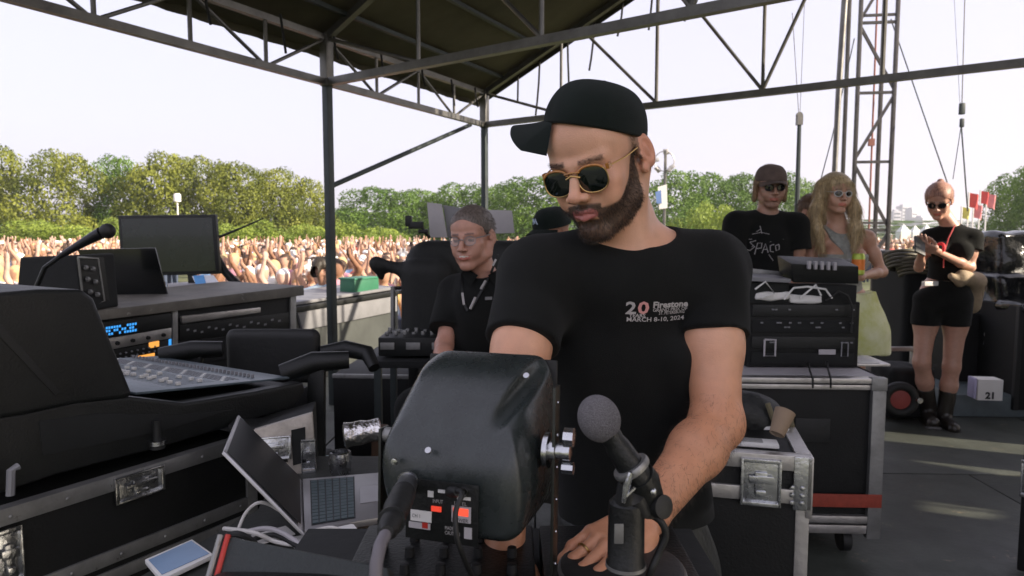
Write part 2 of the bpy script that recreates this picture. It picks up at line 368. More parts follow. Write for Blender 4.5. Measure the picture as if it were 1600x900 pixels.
for i, (u, vt, wp, Y, lf, lab) in enumerate([
    (8, 226, 105, 66, A_, 'broad tree cut by the frame edge, beyond the leftmost crowd'),
    (-60, 235, 120, 70, A_, 'tree at the very edge of the frame past the crowd'),
    (98, 228, 108, 64, A_, 'tall rounded tree just before the gap in the treeline'),
    (152, 322, 60, 80, B_, 'small far tree seen in the gap between the two large groups'),
    (194, 240, 84, 68, B_, 'darker tree starting the long group beside the gap'),
    (255, 231, 110, 66, A_, 'tallest tree of the long group, above the flat monitor'),
    (312, 238, 96, 68, A_, 'olive green tree right of the white lamp'),
    (368, 248, 100, 66, A_, 'rounded tree of the long group before it slopes down'),
    (425, 262, 92, 68, A_, 'yellowish tree left of the thick tent pole'),
    (478, 276, 80, 70, A_, 'last and lowest tree of the long group at the tent pole'),
    (540, 325, 60, 95, B_, 'small distant tree right of the thick tent pole'),
    (592, 290, 104, 78, B_, 'fresh green tree between the two tent poles'),
    (655, 296, 96, 82, B_, 'green tree above the tilted script boards'),
    (712, 284, 96, 80, B_, 'green tree left of the far corner pole'),
    (772, 288, 90, 84, B_, 'green tree right of the far corner pole'),
    (832, 272, 110, 76, B_, 'dark green tree beside the man\'s sunglasses'),
    (930, 275, 120, 80, B_, 'green tree hidden behind the man\'s head'),
    (1052, 262, 100, 74, B_, 'tree next to the man\'s ear'),
    (1110, 266, 90, 80, B_, 'tree left of the capped man behind the racks'),
    (1168, 266, 84, 82, B_, 'tree behind the capped man in the printed shirt'),
    (1218, 270, 80, 84, B_, 'tree between the capped man and the blonde woman'),
    (1262, 282, 70, 88, B_, 'lower tree behind the blonde woman'),
    (1572, 268, 66, 60, B_, 'dark tree beyond the red flags'),
    (1622, 246, 96, 56, B_, 'tall dark tree cut by the frame edge past the flags'),
    (-170, 240, 120, 72, A_, 'first tree past the left frame edge'), (-290, 232, 130, 74, A_, 'second tree past the left frame edge'), (-420, 238, 130, 76, A_, 'third tree past the left frame edge'), (-560, 236, 140, 78, B_, 'fourth tree past the left frame edge'),
    (1730, 240, 110, 58, B_, 'first tree past the right frame edge'), (1850, 248, 110, 60, B_, 'second tree past the right frame edge'), (1990, 240, 120, 62, B_, 'third tree past the right frame edge'),
    ]): tree(u, vt, wp, Y, lf, lab, i % 4)
for i, (u, vt, wp, Y, lab) in enumerate([
    (20, 338, 120, 52, 'bright bush at the frame edge under the first trees'), (95, 342, 110, 50, 'bright bush behind the stage microphone'),
    (160, 335, 80, 55, 'bush under the gap in the treeline'), (370, 345, 90, 52, 'low bright bush right of the flat monitor'),
    (430, 338, 90, 55, 'bright bush left of the thick tent pole'), (485, 345, 80, 52, 'bush touching the thick tent pole'),
    (548, 342, 90, 50, 'bush right of the thick tent pole'), (600, 350, 80, 56, 'low bush left of the script boards'),
    (1075, 318, 80, 56, 'bright bush beside the man\'s shoulder'), (1118, 308, 70, 58, 'taller bright bush between the two capped men'),
    (245, 345, 100, 56, 'bush hidden behind the flat monitor')]): bush(u, vt, wp, Y, lab, i % 2)
far = MB(); rg = np.random.default_rng(3)
me = CR[0][0].copy(); me.materials.append(M['leafB'])
wood = link(bpy.data.objects.new('distant_woods', me)); wood.location = (-5, 150, GZ); wood.scale = (260, 18, 7.5); tag(wood, 'distant line of woods beyond the meadow', 'woods', None, 'stuff')
# ---------------- tower, masts, cables ----------------
Yt = 12.0; cx = W(1352, 300, Yt).x; tw = .58
t = thing('truss_tower', 'tall grey lattice tower rising behind the blonde woman', 'tower', (cx, Yt, GZ), R(-8))
Htow = 9.0; mb = MB()
for sx in (-1, 1):
    for sy in (-1, 1): mb.box((sx * tw / 2, sy * tw / 2, Htow / 2), (.062, .062, Htow))
mb.build('chord', M['mid_steel'], t, .01)
for k, (sx, sy, ax) in enumerate(((0, -1, 0),)):
    mb = MB(); z = .1; i = 0
    while z < Htow - .9:
        def P(s, zz): return Vector((s * tw / 2, sy * tw / 2, zz)) if ax == 0 else Vector((sx * tw / 2, s * tw / 2, zz))
        mb.beam(P(-1, z), P(1, z), .04, .045)
        if i % 3 == 2: mb.beam(P(-1, z + .12), P(1, z + .12), .04, .04)
        s = 1 if (i + k) % 2 else -1
        mb.beam(P(-s, z + .05), P(s, z + 1.1), .04, .045); z += 1.15; i += 1
    mb.build('lattice', M['mid_steel'], t)
MB().box((0, 0, .12), (1.1, 1.1, .24)).build('base', M['dark_steel'], t, .02)
mb = MB().tube([(.05, -.1, 2.2), (.02, -.1, 8)], .016).box((.03, -.1, 3.9), (.09, .07, .12)).box((.03, -.1, 2.1), (.07, .07, .12)); mb.build('hanging_hoist', mat('rusty_hoist', (.30, .12, .09), .6), t)
def cable(pts, r, name, label, m=None, cat='cable', grp='rigging lines in the open sky'):
    o = MB().tube(pts, r, 6).build(name, m or M['dark_steel']); return tag(o, label, cat, grp)
cable([W(1392, 30, 12), W(1435, 155, 11.6), W(1480, 285, 11)], .011, 'guy_cable', 'thin guy cable slanting down from the lattice tower to the woman with the phone')
t = thing('lifting_rig', 'chain hoist hanging in the sky above the woman with the phone', 'hoist', W(1503, 175, 11))
cc = t.location
MB().tube([W(1508, -20, 11) - cc, W(1503, 165, 11) - cc], .009, 6).tube([W(1490, -20, 11) - cc, W(1500, 165, 11) - cc], .004, 6).build('chain', M['steel'], t)
MB().box((0, 0, .05), (.075, .07, .18)).box((.01, 0, -.17), (.06, .05, .14)).build('hoist_body', M['dark_steel'], t, .015)
MB().tube([(0, 0, -.2), W(1489, 280, 11) - cc], .007, 6).tube([(0, 0, -.2), W(1512, 330, 11) - cc], .012, 6).build('sling', M['dark_steel'], t)
t = thing('lifting_mast', 'dark mast with a pulley head standing left of the blonde woman', 'mast', W(1244, 363, 9)); cc = t.location
MB().tube([W(1242, 420, 9) - cc, W(1246, 300, 9) - cc, W(1249, 195, 9) - cc], [.035, .03, .025]).build('pole', M['dark_steel'], t)
MB().box(W(1249, 188, 9) - cc, (.07, .07, .12)).lathe([(.04, -.02), (.04, .02)], W(1249, 180, 9) - cc, (0, 1, 0), 14).build('pulley_head', M['steel'], t)
MB().tube([W(1238, 20, 9) - cc, W(1248, 178, 9) - cc], .005, 6).tube([W(1258, -20, 9) - cc, W(1250, 178, 9) - cc], .004, 6).build('line', M['steel'], t)
o = MB().tube([W(1322, -30, 8), W(1311, 130, 8), W(1303, 290, 8), W(1301, 345, 8)], [.036, .033, .03, .028], 10).build('leaning_pole', M['steel']); tag(o, 'grey leaning pole between the blonde woman and the sky', 'pole')
cable([W(1335, 60, 9.5), W(1300, 215, 9.5), W(1280, 290, 9.5)], .008, 'guy_cable', 'thin guy cable crossing behind the leaning pole')
# wind-brace continuation: a boom of a microphone stand beside the flat monitor
# lamp, mast with banner, flags, tents, city
t = thing('park_lamp', 'white park lamp standing before the trees above the flat monitor', 'lamp', (W(279, 363, 40).x, 40, GZ)); H = W(279, 305, 40).z - GZ
MB().tube([(0, 0, 0), (0, 0, H - .3)], .04).build('post', M['white'], t); MB().lathe([(.08, -.30), (.20, -.27), (.20, .12), (.14, .2)], (0, 0, H - .1), (0, 0, 1), 12).build('lamp_head', M['white'], t)
t = thing('camera_mast', 'pale mast with floodlights and a white banner behind the man\'s ear', 'mast', (W(1037, 363, 14).x, 14, GZ)); cc = t.location
MB().tube([(0, 0, 0), W(1040, 235, 14) - cc], .03).build('pole', M['steel'], t)
mb = MB()
for q in range(9):
    a = random.uniform(0, 6.28); mb.box(W(1038, 252, 14) - cc + Vector((.17 * math.cos(a), .1 * math.sin(a * 2), .2 * math.sin(a))), (.10, .08, .08), Matrix.Rotation(a, 3, 'Y'))
mb.torus(W(1038, 252, 14) - cc, .2, .012, (0, 1, 0)); mb.build('floodlight', M['alu'], t, .01)
mb = MB().prism([W(1028, 292, 13.9) - cc, W(1042, 288, 13.9) - cc, W(1043, 325, 13.9) - cc, W(1030, 327, 13.9) - cc], (0, .01, 0)); mb.build('banner', M['white'], t)
MB().prism([W(1024, 300, 13.88) - cc, W(1033, 297, 13.88) - cc, W(1034, 318, 13.88) - cc, W(1026, 318, 13.88) - cc], (0, .01, 0)).build('banner', mat('blue_banner', (.12, .2, .42), .7), t)
fm = [mat('red_flag_cloth', (.55, .07, .06), .8), mat('pink_flag_cloth', (.6, .2, .2), .8), mat('yellow_flag_cloth', (.55, .5, .12), .8)]
for i, (u, v0, sz, lab, c) in enumerate([(1503, 322, 12, 'small yellow flag, lowest of the flags over the far crowd', 2), (1514, 300, 15, 'red flag right beside the woman with the phone, over the far crowd', 0), (1521, 318, 14, 'pale red flag hanging lower in the middle of the flags', 1), (1532, 297, 13, 'red flag on the tallest pole of the group over the far crowd', 0), (1542, 302, 14, 'pink flag furthest from the woman with the phone', 1)]):
    Y = 34 + i * 2; p = W(u, v0, Y); t = thing('flag', lab, 'flag', (p.x, Y, GZ), 0, 'flags on poles over the far crowd'); H = p.z - GZ
    MB().tube([(0, 0, 0), (0, 0, H)], .05, 6).build('flagpole', M['white'], t)
    s = sz / F * Y; vs = []; 
    for a in range(7):
        for b in range(4): vs.append((.05 + s * a / 6, .12 * math.sin(a * 1.1 + b * .4), H - s * 1.5 * b / 3 - .03 * a))
    MB().add(vs, [(a * 4 + b, a * 4 + b + 1, a * 4 + 5 + b, a * 4 + 4 + b) for a in range(6) for b in range(3)]).build('flag_cloth', fm[c], t)
pal = mat('pale_far_building', (.46, .46, .50), .9); win = mat('dark_glass', (.10, .12, .15), .2)
for i, (u, v0, wp, Yd, lab) in enumerate([(1399, 330, 12, 640, 'pale tower block closest to the lattice tower'), (1411, 322, 13, 700, 'tallest pale tower block on the skyline'), (1424, 327, 12, 660, 'pale tower block second from the end of the skyline'), (1437, 340, 16, 620, 'lowest broad pale block at the end of the skyline'), (1384, 344, 16, 600, 'low pale block seen through the lattice tower')]):
    p = W(u, v0, Yd); t = thing('tower_block', lab, 'building', (p.x, Yd, GZ), R(12 * i), 'pale towers on the skyline'); H = p.z - GZ; wd = wp / F * Yd
    MB().box((0, 0, H / 2), (wd, wd, H)).box((0, 0, H + .8), (wd * .5, wd * .5, 1.6)).build('wall', pal, t, .05)
    k = 0
    for zz in np.arange(2.5, H - 2, 3.4): MB().box((0, -wd / 2 - .02, zz), (wd * .86, .1, 1.4)).build('window', win, t)
tm = mat('white_tent_cloth', (.75, .74, .72), .8)
for i, (u, v0, wp, Yd, lab) in enumerate([(1412, 350, 16, 90, 'white peaked tent at the foot of the pale skyline'), (1430, 352, 14, 95, 'second white peaked tent from the lattice tower'), (1448, 350, 14, 92, 'white peaked tent just left of the woman with the phone'), (355, 374, 30, 60, 'long white tent behind the crowd left of the thick tent pole'), (430, 375, 40, 62, 'long white tent behind the crowd at the thick tent pole')]):
    p = W(u, v0, Yd); wd = wp / F * Yd; H = p.z - GZ; t = thing('event_tent', lab, 'tent', (p.x, Yd, GZ), 0, 'white tents past the crowd')
    MB().add([(-wd / 2, -wd / 2, H * .7), (wd / 2, -wd / 2, H * .7), (wd / 2, wd / 2, H * .7), (-wd / 2, wd / 2, H * .7), (0, 0, H)], [(0, 1, 4), (1, 2, 4), (2, 3, 4), (3, 0, 4), (0, 3, 2, 1)]).build('roof', tm, t)
    MB().box((0, 0, H * .35), (wd * .96, wd * .96, H * .69)).build('wall', tm, t)
# ---------------- modelling with distance fields (bodies, clothes, moulded plastics) ----------------
from mathutils.bvhtree import BVHTree
def V(*a): return np.array(a, float)
def unit(a): a = np.asarray(a, float); return a / np.linalg.norm(a)
class Shape:
    def __init__(s): s.P = []; s.R = np.eye(3); s.t = np.zeros(3); s.sc = 1.0
    def frame(s, Rm=None, t=None, sc=1.0): s.R = np.eye(3) if Rm is None else np.array(Rm, float); s.t = np.zeros(3) if t is None else np.array(t, float); s.sc = sc; return s
    def w(s, p): return s.R @ (np.asarray(p, float) * s.sc) + s.t
    def ell(s, c, r, k=.02, op='u', rot=None):
        A = s.R if rot is None else s.R @ np.array(rot); s.P.append(('e', s.w(c), np.asarray(r, float) * s.sc, A, k, op)); return s
    def cap(s, a, b, ra, rb=None, k=.02, op='u', fl=None):
        rb = ra if rb is None else rb
        s.P.append(('c', s.w(a), s.w(b), ra * s.sc, rb * s.sc, None if fl is None else (s.R @ unit(fl[0]), fl[1]), k, op)); return s
    def box(s, c, h, r, k=.01, op='u', rot=None):
        A = s.R if rot is None else s.R @ np.array(rot); s.P.append(('b', s.w(c), np.asarray(h, float) * s.sc, r * s.sc, A, k, op)); return s
    def cut(s, p, n, k=.002): s.P.append(('h', s.w(p), s.R @ unit(n), k, 'i')); return s     # removes the side n points to
    def ev(s, lo, hi, h):
        lo = np.asarray(lo, float); n = np.ceil((np.asarray(hi) - lo) / h).astype(int) + 1
        D = np.full(n, .3, np.float32); ax = [lo[i] + h * np.arange(n[i]) for i in range(3)]
        for p in s.P:
            k = p[-2]; op = p[-1]
            if p[0] == 'h':
                q = (ax[0][:, None, None] - p[1][0]) * p[2][0] + (ax[1][None, :, None] - p[1][1]) * p[2][1] + (ax[2][None, None, :] - p[1][2]) * p[2][2]
                hh = np.clip(k - np.abs(D - q), 0, None) / k; D = (np.maximum(D, q) + hh * hh * k * .25).astype(np.float32); continue
            if p[0] == 'e': e = np.abs(p[3]) @ p[2]; bl, bh = p[1] - e, p[1] + e
            elif p[0] == 'c': bl = np.minimum(p[1] - p[3], p[2] - p[4]); bh = np.maximum(p[1] + p[3], p[2] + p[4]); 
            else: e = np.abs(p[4]) @ (p[2]); bl, bh = p[1] - e, p[1] + e
            if p[0] == 'c' and p[5] is not None and p[5][1] > 1: g = max(p[3], p[4]) * (p[5][1] - 1); bl = bl - g; bh = bh + g
            mg = k * 1.2 + 4 * h + .012
            i0 = np.clip(np.floor((bl - mg - lo) / h).astype(int), 0, n); i1 = np.clip(np.ceil((bh + mg - lo) / h).astype(int) + 1, 0, n)
            if np.any(i1 <= i0): continue
            sl = tuple(slice(a, b) for a, b in zip(i0, i1))
            X = [ax[i][sl[i]] for i in range(3)]
            def rel(c): return X[0][:, None, None] - c[0], X[1][None, :, None] - c[1], X[2][None, None, :] - c[2]
            if p[0] == 'e':
                x, y, z = rel(p[1]); A = p[3]; k0 = 0; k1 = 0
                for j in range(3):
                    q = (x * A[0, j] + y * A[1, j] + z * A[2, j]); a = q / p[2][j]; k0 = k0 + a * a; b = a / p[2][j]; k1 = k1 + b * b
                k0 = np.sqrt(k0); d = k0 * (k0 - 1) / np.sqrt(k1 + 1e-12); d = np.where(k0 < .3, -p[2].min() * .8, d)
            elif p[0] == 'c':
                x, y, z = rel(p[1]); ba = p[2] - p[1]
                if p[5] is not None:
                    nn, f_ = p[5]; q = (x * nn[0] + y * nn[1] + z * nn[2]) * (1 / f_ - 1); x = x + nn[0] * q; y = y + nn[1] * q; z = z + nn[2] * q
                    ba = ba + nn * (ba @ nn) * (1 / f_ - 1)
                t = np.clip((x * ba[0] + y * ba[1] + z * ba[2]) / max(ba @ ba, 1e-9), 0, 1)
                d = np.sqrt((x - ba[0] * t) ** 2 + (y - ba[1] * t) ** 2 + (z - ba[2] * t) ** 2) - (p[3] + (p[4] - p[3]) * t)
            else:
                x, y, z = rel(p[1]); A = p[4]; r = p[3]; o2 = 0; mxx = None
                for j in range(3):
                    q = np.abs(x * A[0, j] + y * A[1, j] + z * A[2, j]) - (p[2][j] - r); o2 = o2 + np.clip(q, 0, None) ** 2; mxx = q if mxx is None else np.maximum(mxx, q)
                d = np.sqrt(o2) + np.minimum(mxx, 0) - r
            S = D[sl]
            if op == 'u': hh = np.clip(k - np.abs(S - d), 0, None) / k; D[sl] = np.minimum(S, d) - hh * hh * k * .25
            elif op == 's': d = -d; hh = np.clip(k - np.abs(S - d), 0, None) / k; D[sl] = np.maximum(S, d) + hh * hh * k * .25
        return D
def surfnet(D, lo, h):
    s = D < 0; nx, ny, nz = D.shape
    c = np.zeros((nx - 1, ny - 1, nz - 1), np.int8)
    for a in (0, 1):
        for b in (0, 1):
            for d in (0, 1): c += s[a:nx - 1 + a, b:ny - 1 + b, d:nz - 1 + d]
    I, J, K = np.nonzero((c > 0) & (c < 8)); m = len(I)
    if m == 0: return np.zeros((0, 3)), np.zeros((0, 4), int)
    acc = np.zeros((m, 3)); cnt = np.zeros(m)
    for ax_ in range(3):
        for o1 in (0, 1):
            for o2 in (0, 1):
                off = [0, 0, 0]; q = [i for i in range(3) if i != ax_]; off[q[0]] = o1; off[q[1]] = o2
                a = D[I + off[0], J + off[1], K + off[2]]; e = list(off); e[ax_] += 1; b = D[I + e[0], J + e[1], K + e[2]]
                cr = (a < 0) != (b < 0); t = np.where(cr, a / np.where(cr, a - b, 1), 0)
                p = np.zeros((m, 3)); p[:] = off; p[:, ax_] += t; acc += p * cr[:, None]; cnt += cr
    Pn = acc / cnt[:, None] + np.stack([I, J, K], 1); verts = np.asarray(lo) + Pn * h
    idx = -np.ones(c.shape, np.int64); idx[I, J, K] = np.arange(m); F_ = []
    for ax_ in range(3):
        q = [(1, 2), (2, 0), (0, 1)][ax_]; A = [slice(1, -1)] * 3; A[ax_] = slice(0, -1); B = list(A); B[ax_] = slice(1, None)
        a = s[tuple(A)]; b = s[tuple(B)]; X = np.array(np.nonzero(a != b)).T
        if len(X) == 0: continue
        ins = a[tuple(X.T)]; X = X + 1; X[:, ax_] -= 1
        u = np.zeros(3, int); u[q[0]] = 1; v = np.zeros(3, int); v[q[1]] = 1
        g = lambda Y: idx[tuple(Y.T)]
        f = np.stack([g(X - u - v), g(X - v), g(X), g(X - u)], 1); f[~ins] = f[~ins][:, ::-1]; F_.append(f)
    f = np.concatenate(F_) if F_ else np.zeros((0, 4), int); return verts, f[(f >= 0).all(1)]
def disp(amp, freq, seed=0, n=5, aniso=(1, 1, 1)):
    rg = np.random.default_rng(seed); d = rg.normal(size=(n, 3)); d /= np.linalg.norm(d, axis=1)[:, None]; d = d * freq * rg.uniform(.6, 1.5, (n, 1)) * np.array(aniso); ph = rg.uniform(0, 6.28, n)
    def f(P): return amp * sum(np.sin(P @ d[i] + ph[i]) for i in range(n)) / n
    return f
def mesh_from(name, verts, faces, mats, parent=None, col=None, world=True):
    if parent is not None and world:
        Mi = np.array(wm(parent).inverted()); verts = verts @ Mi[:3, :3].T + Mi[:3, 3]
    me = bpy.data.meshes.new(name); me.vertices.add(len(verts)); me.vertices.foreach_set('co', np.ascontiguousarray(verts, dtype=np.float32).ravel())
    nf = len(faces); k = faces.shape[1]
    me.loops.add(nf * k); me.loops.foreach_set('vertex_index', np.ascontiguousarray(faces, dtype=np.int32).ravel()); me.polygons.add(nf)
    me.polygons.foreach_set('loop_start', np.arange(nf) * k); me.polygons.foreach_set('loop_total', np.full(nf, k)); me.update(calc_edges=True)
    if col is not None:
        a = me.color_attributes.new('col', 'FLOAT_COLOR', 'POINT'); a.data.foreach_set('color', np.concatenate([col, np.ones((len(col), 1))], 1).astype(np.float32).ravel())
    me.polygons.foreach_set('use_smooth', [True] * nf)
    for m in (mats if isinstance(mats, (list, tuple)) else [mats]): me.materials.append(m)
    return link(bpy.data.objects.new(name, me), parent)
def sdf_obj(name, S, boxes, mats, parent=None, colf=None, dispf=None, smooth=1):
    """boxes: list of (lo, hi, h), coarse first; finer boxes replace what the coarser ones give inside them."""
    VS = []; FS = []; b = 0
    for i, (lo, hi, h) in enumerate(boxes):
        D = S.ev(lo, hi, h)
        v, f = surfnet(D, lo, h)
        if len(v) == 0: continue
        c = v[f].mean(1)
        for lo2, hi2, h2 in boxes[i + 1:]:
            ins = np.all((c > np.asarray(lo2) + 1.5 * h2) & (c < np.asarray(hi2) - 1.5 * h2), axis=1); f = f[~ins]; c = c[~ins]
        VS.append(v); FS.append(f + b); b += len(v)
    v = np.concatenate(VS); f = np.concatenate(FS)
    used = np.zeros(len(v), bool); used[f.ravel()] = True; mp = np.cumsum(used) - 1; v = v[used]; f = mp[f]
    if dispf is not None:
        fn = np.cross(v[f[:, 2]] - v[f[:, 0]], v[f[:, 3]] - v[f[:, 1]]); nn = np.zeros_like(v)
        for j in range(4): np.add.at(nn, f[:, j], fn)
        nn /= np.linalg.norm(nn, axis=1)[:, None] + 1e-9; v = v + nn * dispf(v)[:, None]
    col = colf(v) if colf else None
    return mesh_from(name, v, f, mats, parent, col)
def attrmat(name, rough=.5, sss=0.0, bump=0.0, bscale=400, spec=.4, var=.08, scale=30, objcol=False, sheen=0.0):
    m = bpy.data.materials.new(name); m.use_nodes = True; n = m.node_tree; b = n.nodes['Principled BSDF']
    at = n.nodes.new('ShaderNodeAttribute'); at.attribute_name = 'col'; tc = n.nodes.new('ShaderNodeTexCoord')
    nz = n.nodes.new('ShaderNodeTexNoise'); nz.inputs['Scale'].default_value = scale; nz.inputs['Detail'].default_value = 5; n.links.new(tc.outputs['Object'], nz.inputs['Vector'])
    mr = n.nodes.new('ShaderNodeMapRange'); mr.inputs[3].default_value = 1 - var * 2; mr.inputs[4].default_value = 1 + var * 2; n.links.new(nz.outputs[0], mr.inputs[0])
    vm = n.nodes.new('ShaderNodeVectorMath'); vm.operation = 'SCALE'; n.links.new(at.outputs['Color'], vm.inputs[0]); n.links.new(mr.outputs[0], vm.inputs['Scale'])
    n.links.new(vm.outputs[0], b.inputs['Base Color']); b.inputs['Roughness'].default_value = rough; b.inputs['Specular IOR Level'].default_value = spec; b.inputs['Sheen Weight'].default_value = sheen
    if sss: b.inputs['Subsurface Weight'].default_value = sss; b.inputs['Subsurface Radius'].default_value = (1, .35, .2); b.inputs['Subsurface Scale'].default_value = .006
    if bump:
        nb = n.nodes.new('ShaderNodeTexNoise'); nb.inputs['Scale'].default_value = bscale; nb.inputs['Detail'].default_value = 3; n.links.new(tc.outputs['Object'], nb.inputs['Vector'])
        bp = n.nodes.new('ShaderNodeBump'); bp.inputs['Strength'].default_value = bump; bp.inputs['Distance'].default_value = .001; n.links.new(nb.outputs[0], bp.inputs['Height']); n.links.new(bp.outputs[0], b.inputs['Normal'])
    return m
M['skin'] = attrmat('skin', .42, .10, .6, 420, .5, .08, 45)
M['hair'] = mat('brown_hair_strands', (.03, .02, .013), .55, 0, .4, 60, .3, 300)
M['cloth_black'] = mat('black_cotton', (.0075, .0082, .0075), .9, 0, .25, 7, .35, 900, sheen=.05, spec=.2)
M['cap_black'] = mat('black_cap_cotton', (.006, .011, .009), .85, 0, .2, 12, .5, 1100, sheen=.05, spec=.2)
M['print_white'] = mat('white_print', (.42, .40, .39), .8, 0, .15, 90); M['print_red'] = mat('red_print', (.6, .10, .10), .8)
def headframe(yaw, pitch, roll=0):
    """yaw: turned towards the picture's left for a person facing the camera; columns = person's right, forward, up"""
    y, p, r = R(yaw), R(pitch), R(roll)
    X = V(-math.cos(y), math.sin(y), 0); f0 = V(-math.sin(y), -math.cos(y), 0); Z = V(0, 0, 1)
    f = math.cos(p) * f0 - math.sin(p) * Z; u = math.cos(p) * Z + math.sin(p) * f0
    X2 = math.cos(r) * X + math.sin(r) * u; u2 = -math.sin(r) * X + math.cos(r) * u
    return np.stack([X2, f, u2], 1)
def head_prims(S, Rm, t, sc=1.0, fem=False, smile=0.0, jaw=1.0):
    S.frame(Rm, t, sc); j = jaw * (.94 if fem else 1.0)
    S.ell((0, -.014, .036), (.0765, .098, .087), .01)
    S.ell((0, .045, .045), (.060, .046, .052), .03)
    S.ell((0, .036, -.02), (.0615, .054, .07), .02)
    S.ell((0, .03, -.066), (.050 * j, .052, .036), .02)
    for s in (-1, 1):
        S.cap((s * .058 * j, -.004, -.032), (s * .052 * j, .004, -.062), .015, .014, .02)
        S.cap((s * .050 * j, .008, -.066), (s * .014, .073, -.1), .015, .016, .02)
        S.ell((s * .042, .064, -.018), (.022, .019, .017), .02)
        S.ell((s * .036, .070, -.045), (.020, .018, .022), .02)
        S.cap((s * .010, .0925, .017), (s * .043, .074, .021), .0085, .009, .014)
    S.ell((0, .080, -.1), (.022, .017, .017), .014)
    S.ell((0, .082, -.062), (.030, .020, .026), .016)
    for s in (-1, 1):
        S.ell((s * .031, .104, .0), (.021, .020, .0125), .012, 's')
        S.ell((s * .031, .0735, .0), (.0125, .0125, .0125), .003)
        S.cap((s * .018, .083, .0045), (s * .044, .076, .0045), .0045, .004, .004)
        S.cap((s * .019, .083, -.0075), (s * .043, .076, -.0065), .0035, .0035, .004)
    S.cap((0, .090, .014), (0, .1135, -.026), .0075, .0095, .010)
    S.ell((0, .1165, -.031), (.0112, .0105, .0098), .006)
    for s in (-1, 1):
        S.ell((s * .0128, .105, -.034), (.0085, .0115, .0075), .005); S.ell((s * .0068, .111, -.0425), (.0042, .006, .004), .003, 's')
    c = .0222 + smile * .006; dz = smile * .006
    for s in (-1, 1):
        S.cap((s * c, .088, -.0625 + dz), (s * .004, .1005, -.0585), .0036, .0056, .005)
        S.cap((s * (c - .003), .0885, -.067 + dz), (0, .099, -.0705), .0036, .0074, .005)
        S.cap((s * (c + .001), .091, -.0645 + dz), (0, .1085, -.0645), .0013, .0016, .003, 's')
        S.ell((s * .0015, .098, -.0815), (.016, .006, .005), .008, 's')
    for s in (-1, 1):
        th = R(14); A = np.array([[math.cos(R(22)), -s * math.sin(R(22)), 0], [s * math.sin(R(22)), math.cos(R(22)), 0], [0, 0, 1]]) @ np.array([[1, 0, 0], [0, math.cos(th), math.sin(th)], [0, -math.sin(th), math.cos(th)]])
        S.ell((s * .081, -.012, .002), (.0075, .0185, .0315), .006, rot=A)
        S.ell((s * .090, -.009, .004), (.0085, .0115, .022), .003, 's', rot=A)
        S.ell((s * .0835, -.010, .002), (.004, .005, .013), .003, rot=A)
        S.ell((s * .0775, -.004, -.026), (.006, .009, .010), .004); S.ell((s * .0785, .003, -.004), (.004, .005, .007), .004)
def limb_arm(S, sh, el, wr, r=1.0, k=.02):
    sh, el, wr = map(np.asarray, (sh, el, wr)); d = el - sh
    S.ell(sh, V(.060, .058, .062) * r, k); S.cap(sh, el, .052 * r, .038 * r, k); S.ell(sh + d * .5, V(.049, .049, .06) * r, k)
    S.ell(el, V(.036, .036, .036) * r, k); g = wr - el
    S.cap(el, el + g * .30, .037 * r, .041 * r, k); S.cap(el + g * .28, wr, .0405 * r, .0265 * r, k)
    if np.linalg.norm(g) > .2: f_ = unit(np.cross(g, V(0, 0, 1))); S.ell(wr + f_ * .022 * r - g * .02, V(.009, .009, .009) * r, .015)
HJ = []; TIPS = []
def hand_prims(S, wr, d, back, thumb, curl=(.5, .5, .5, .5), spread=.05, sc=1.0, tcurl=.4):
    """d: towards the fingers, back: out of the back of the hand, thumb: side the thumb leaves"""
    d = unit(d); back = unit(np.asarray(back) - d * (np.asarray(back) @ d)); x = np.cross(d, back); x = x * np.sign(x @ np.asarray(thumb, float))
    Rm = np.stack([x, d, back], 1); S.frame(Rm, wr, sc); tips = []
    S.cap((0, -.02, 0), (0, .02, 0), .0255, .025, .012, fl=((0, 0, 1), .75))
    S.box((.002, .052, 0), (.039, .044, .0135), .0125, .012)
    S.ell((.024, .035, -.008), (.018, .030, .014), .012)
    L = [(.046, .027, .021), (.050, .030, .022), (.046, .028, .021), (.036, .021, .019)]; X = [.0300, .0100, -.0105, -.0295]; Yk = [.090, .094, .090, .082]
    for i in range(4):
        a = 0; p = V(X[i], Yk[i], .001); sp = (X[i] / .03) * spread
        for q in range(3):
            a += curl[i] * (.8, 1.0, .7)[q]; dr = V(math.sin(sp) * math.cos(a), math.cos(a) * math.cos(sp), -math.sin(a)); e = p + dr * L[i][q]
            if q == 0: HJ.append((S.w(p), S.w(e), i))
            r0 = (.0098, .0088, .0080)[q] * (.88 if i == 3 else 1); S.cap(p, e, r0, r0 * .92, .004); S.ell(p, V(1, 1, 1) * r0 * 1.06, .003); p = e
        TIPS.append((S.w(p), S.R @ V(0, math.sin(a), math.cos(a))))
    p = V(.026, .022, -.008); a1 = .75 - tcurl * .3
    for q, (l, r0) in enumerate(((.040, .0135), (.032, .0108), (.026, .0095))):
        dr = unit(V(math.sin(a1 - q * .22 * (1 + tcurl)), math.cos(a1 - q * .22 * (1 + tcurl)), -.35 - .2 * q * tcurl)); e = p + dr * l; S.cap(p, e, r0, r0 * .92, .006); p = e
    S.frame()
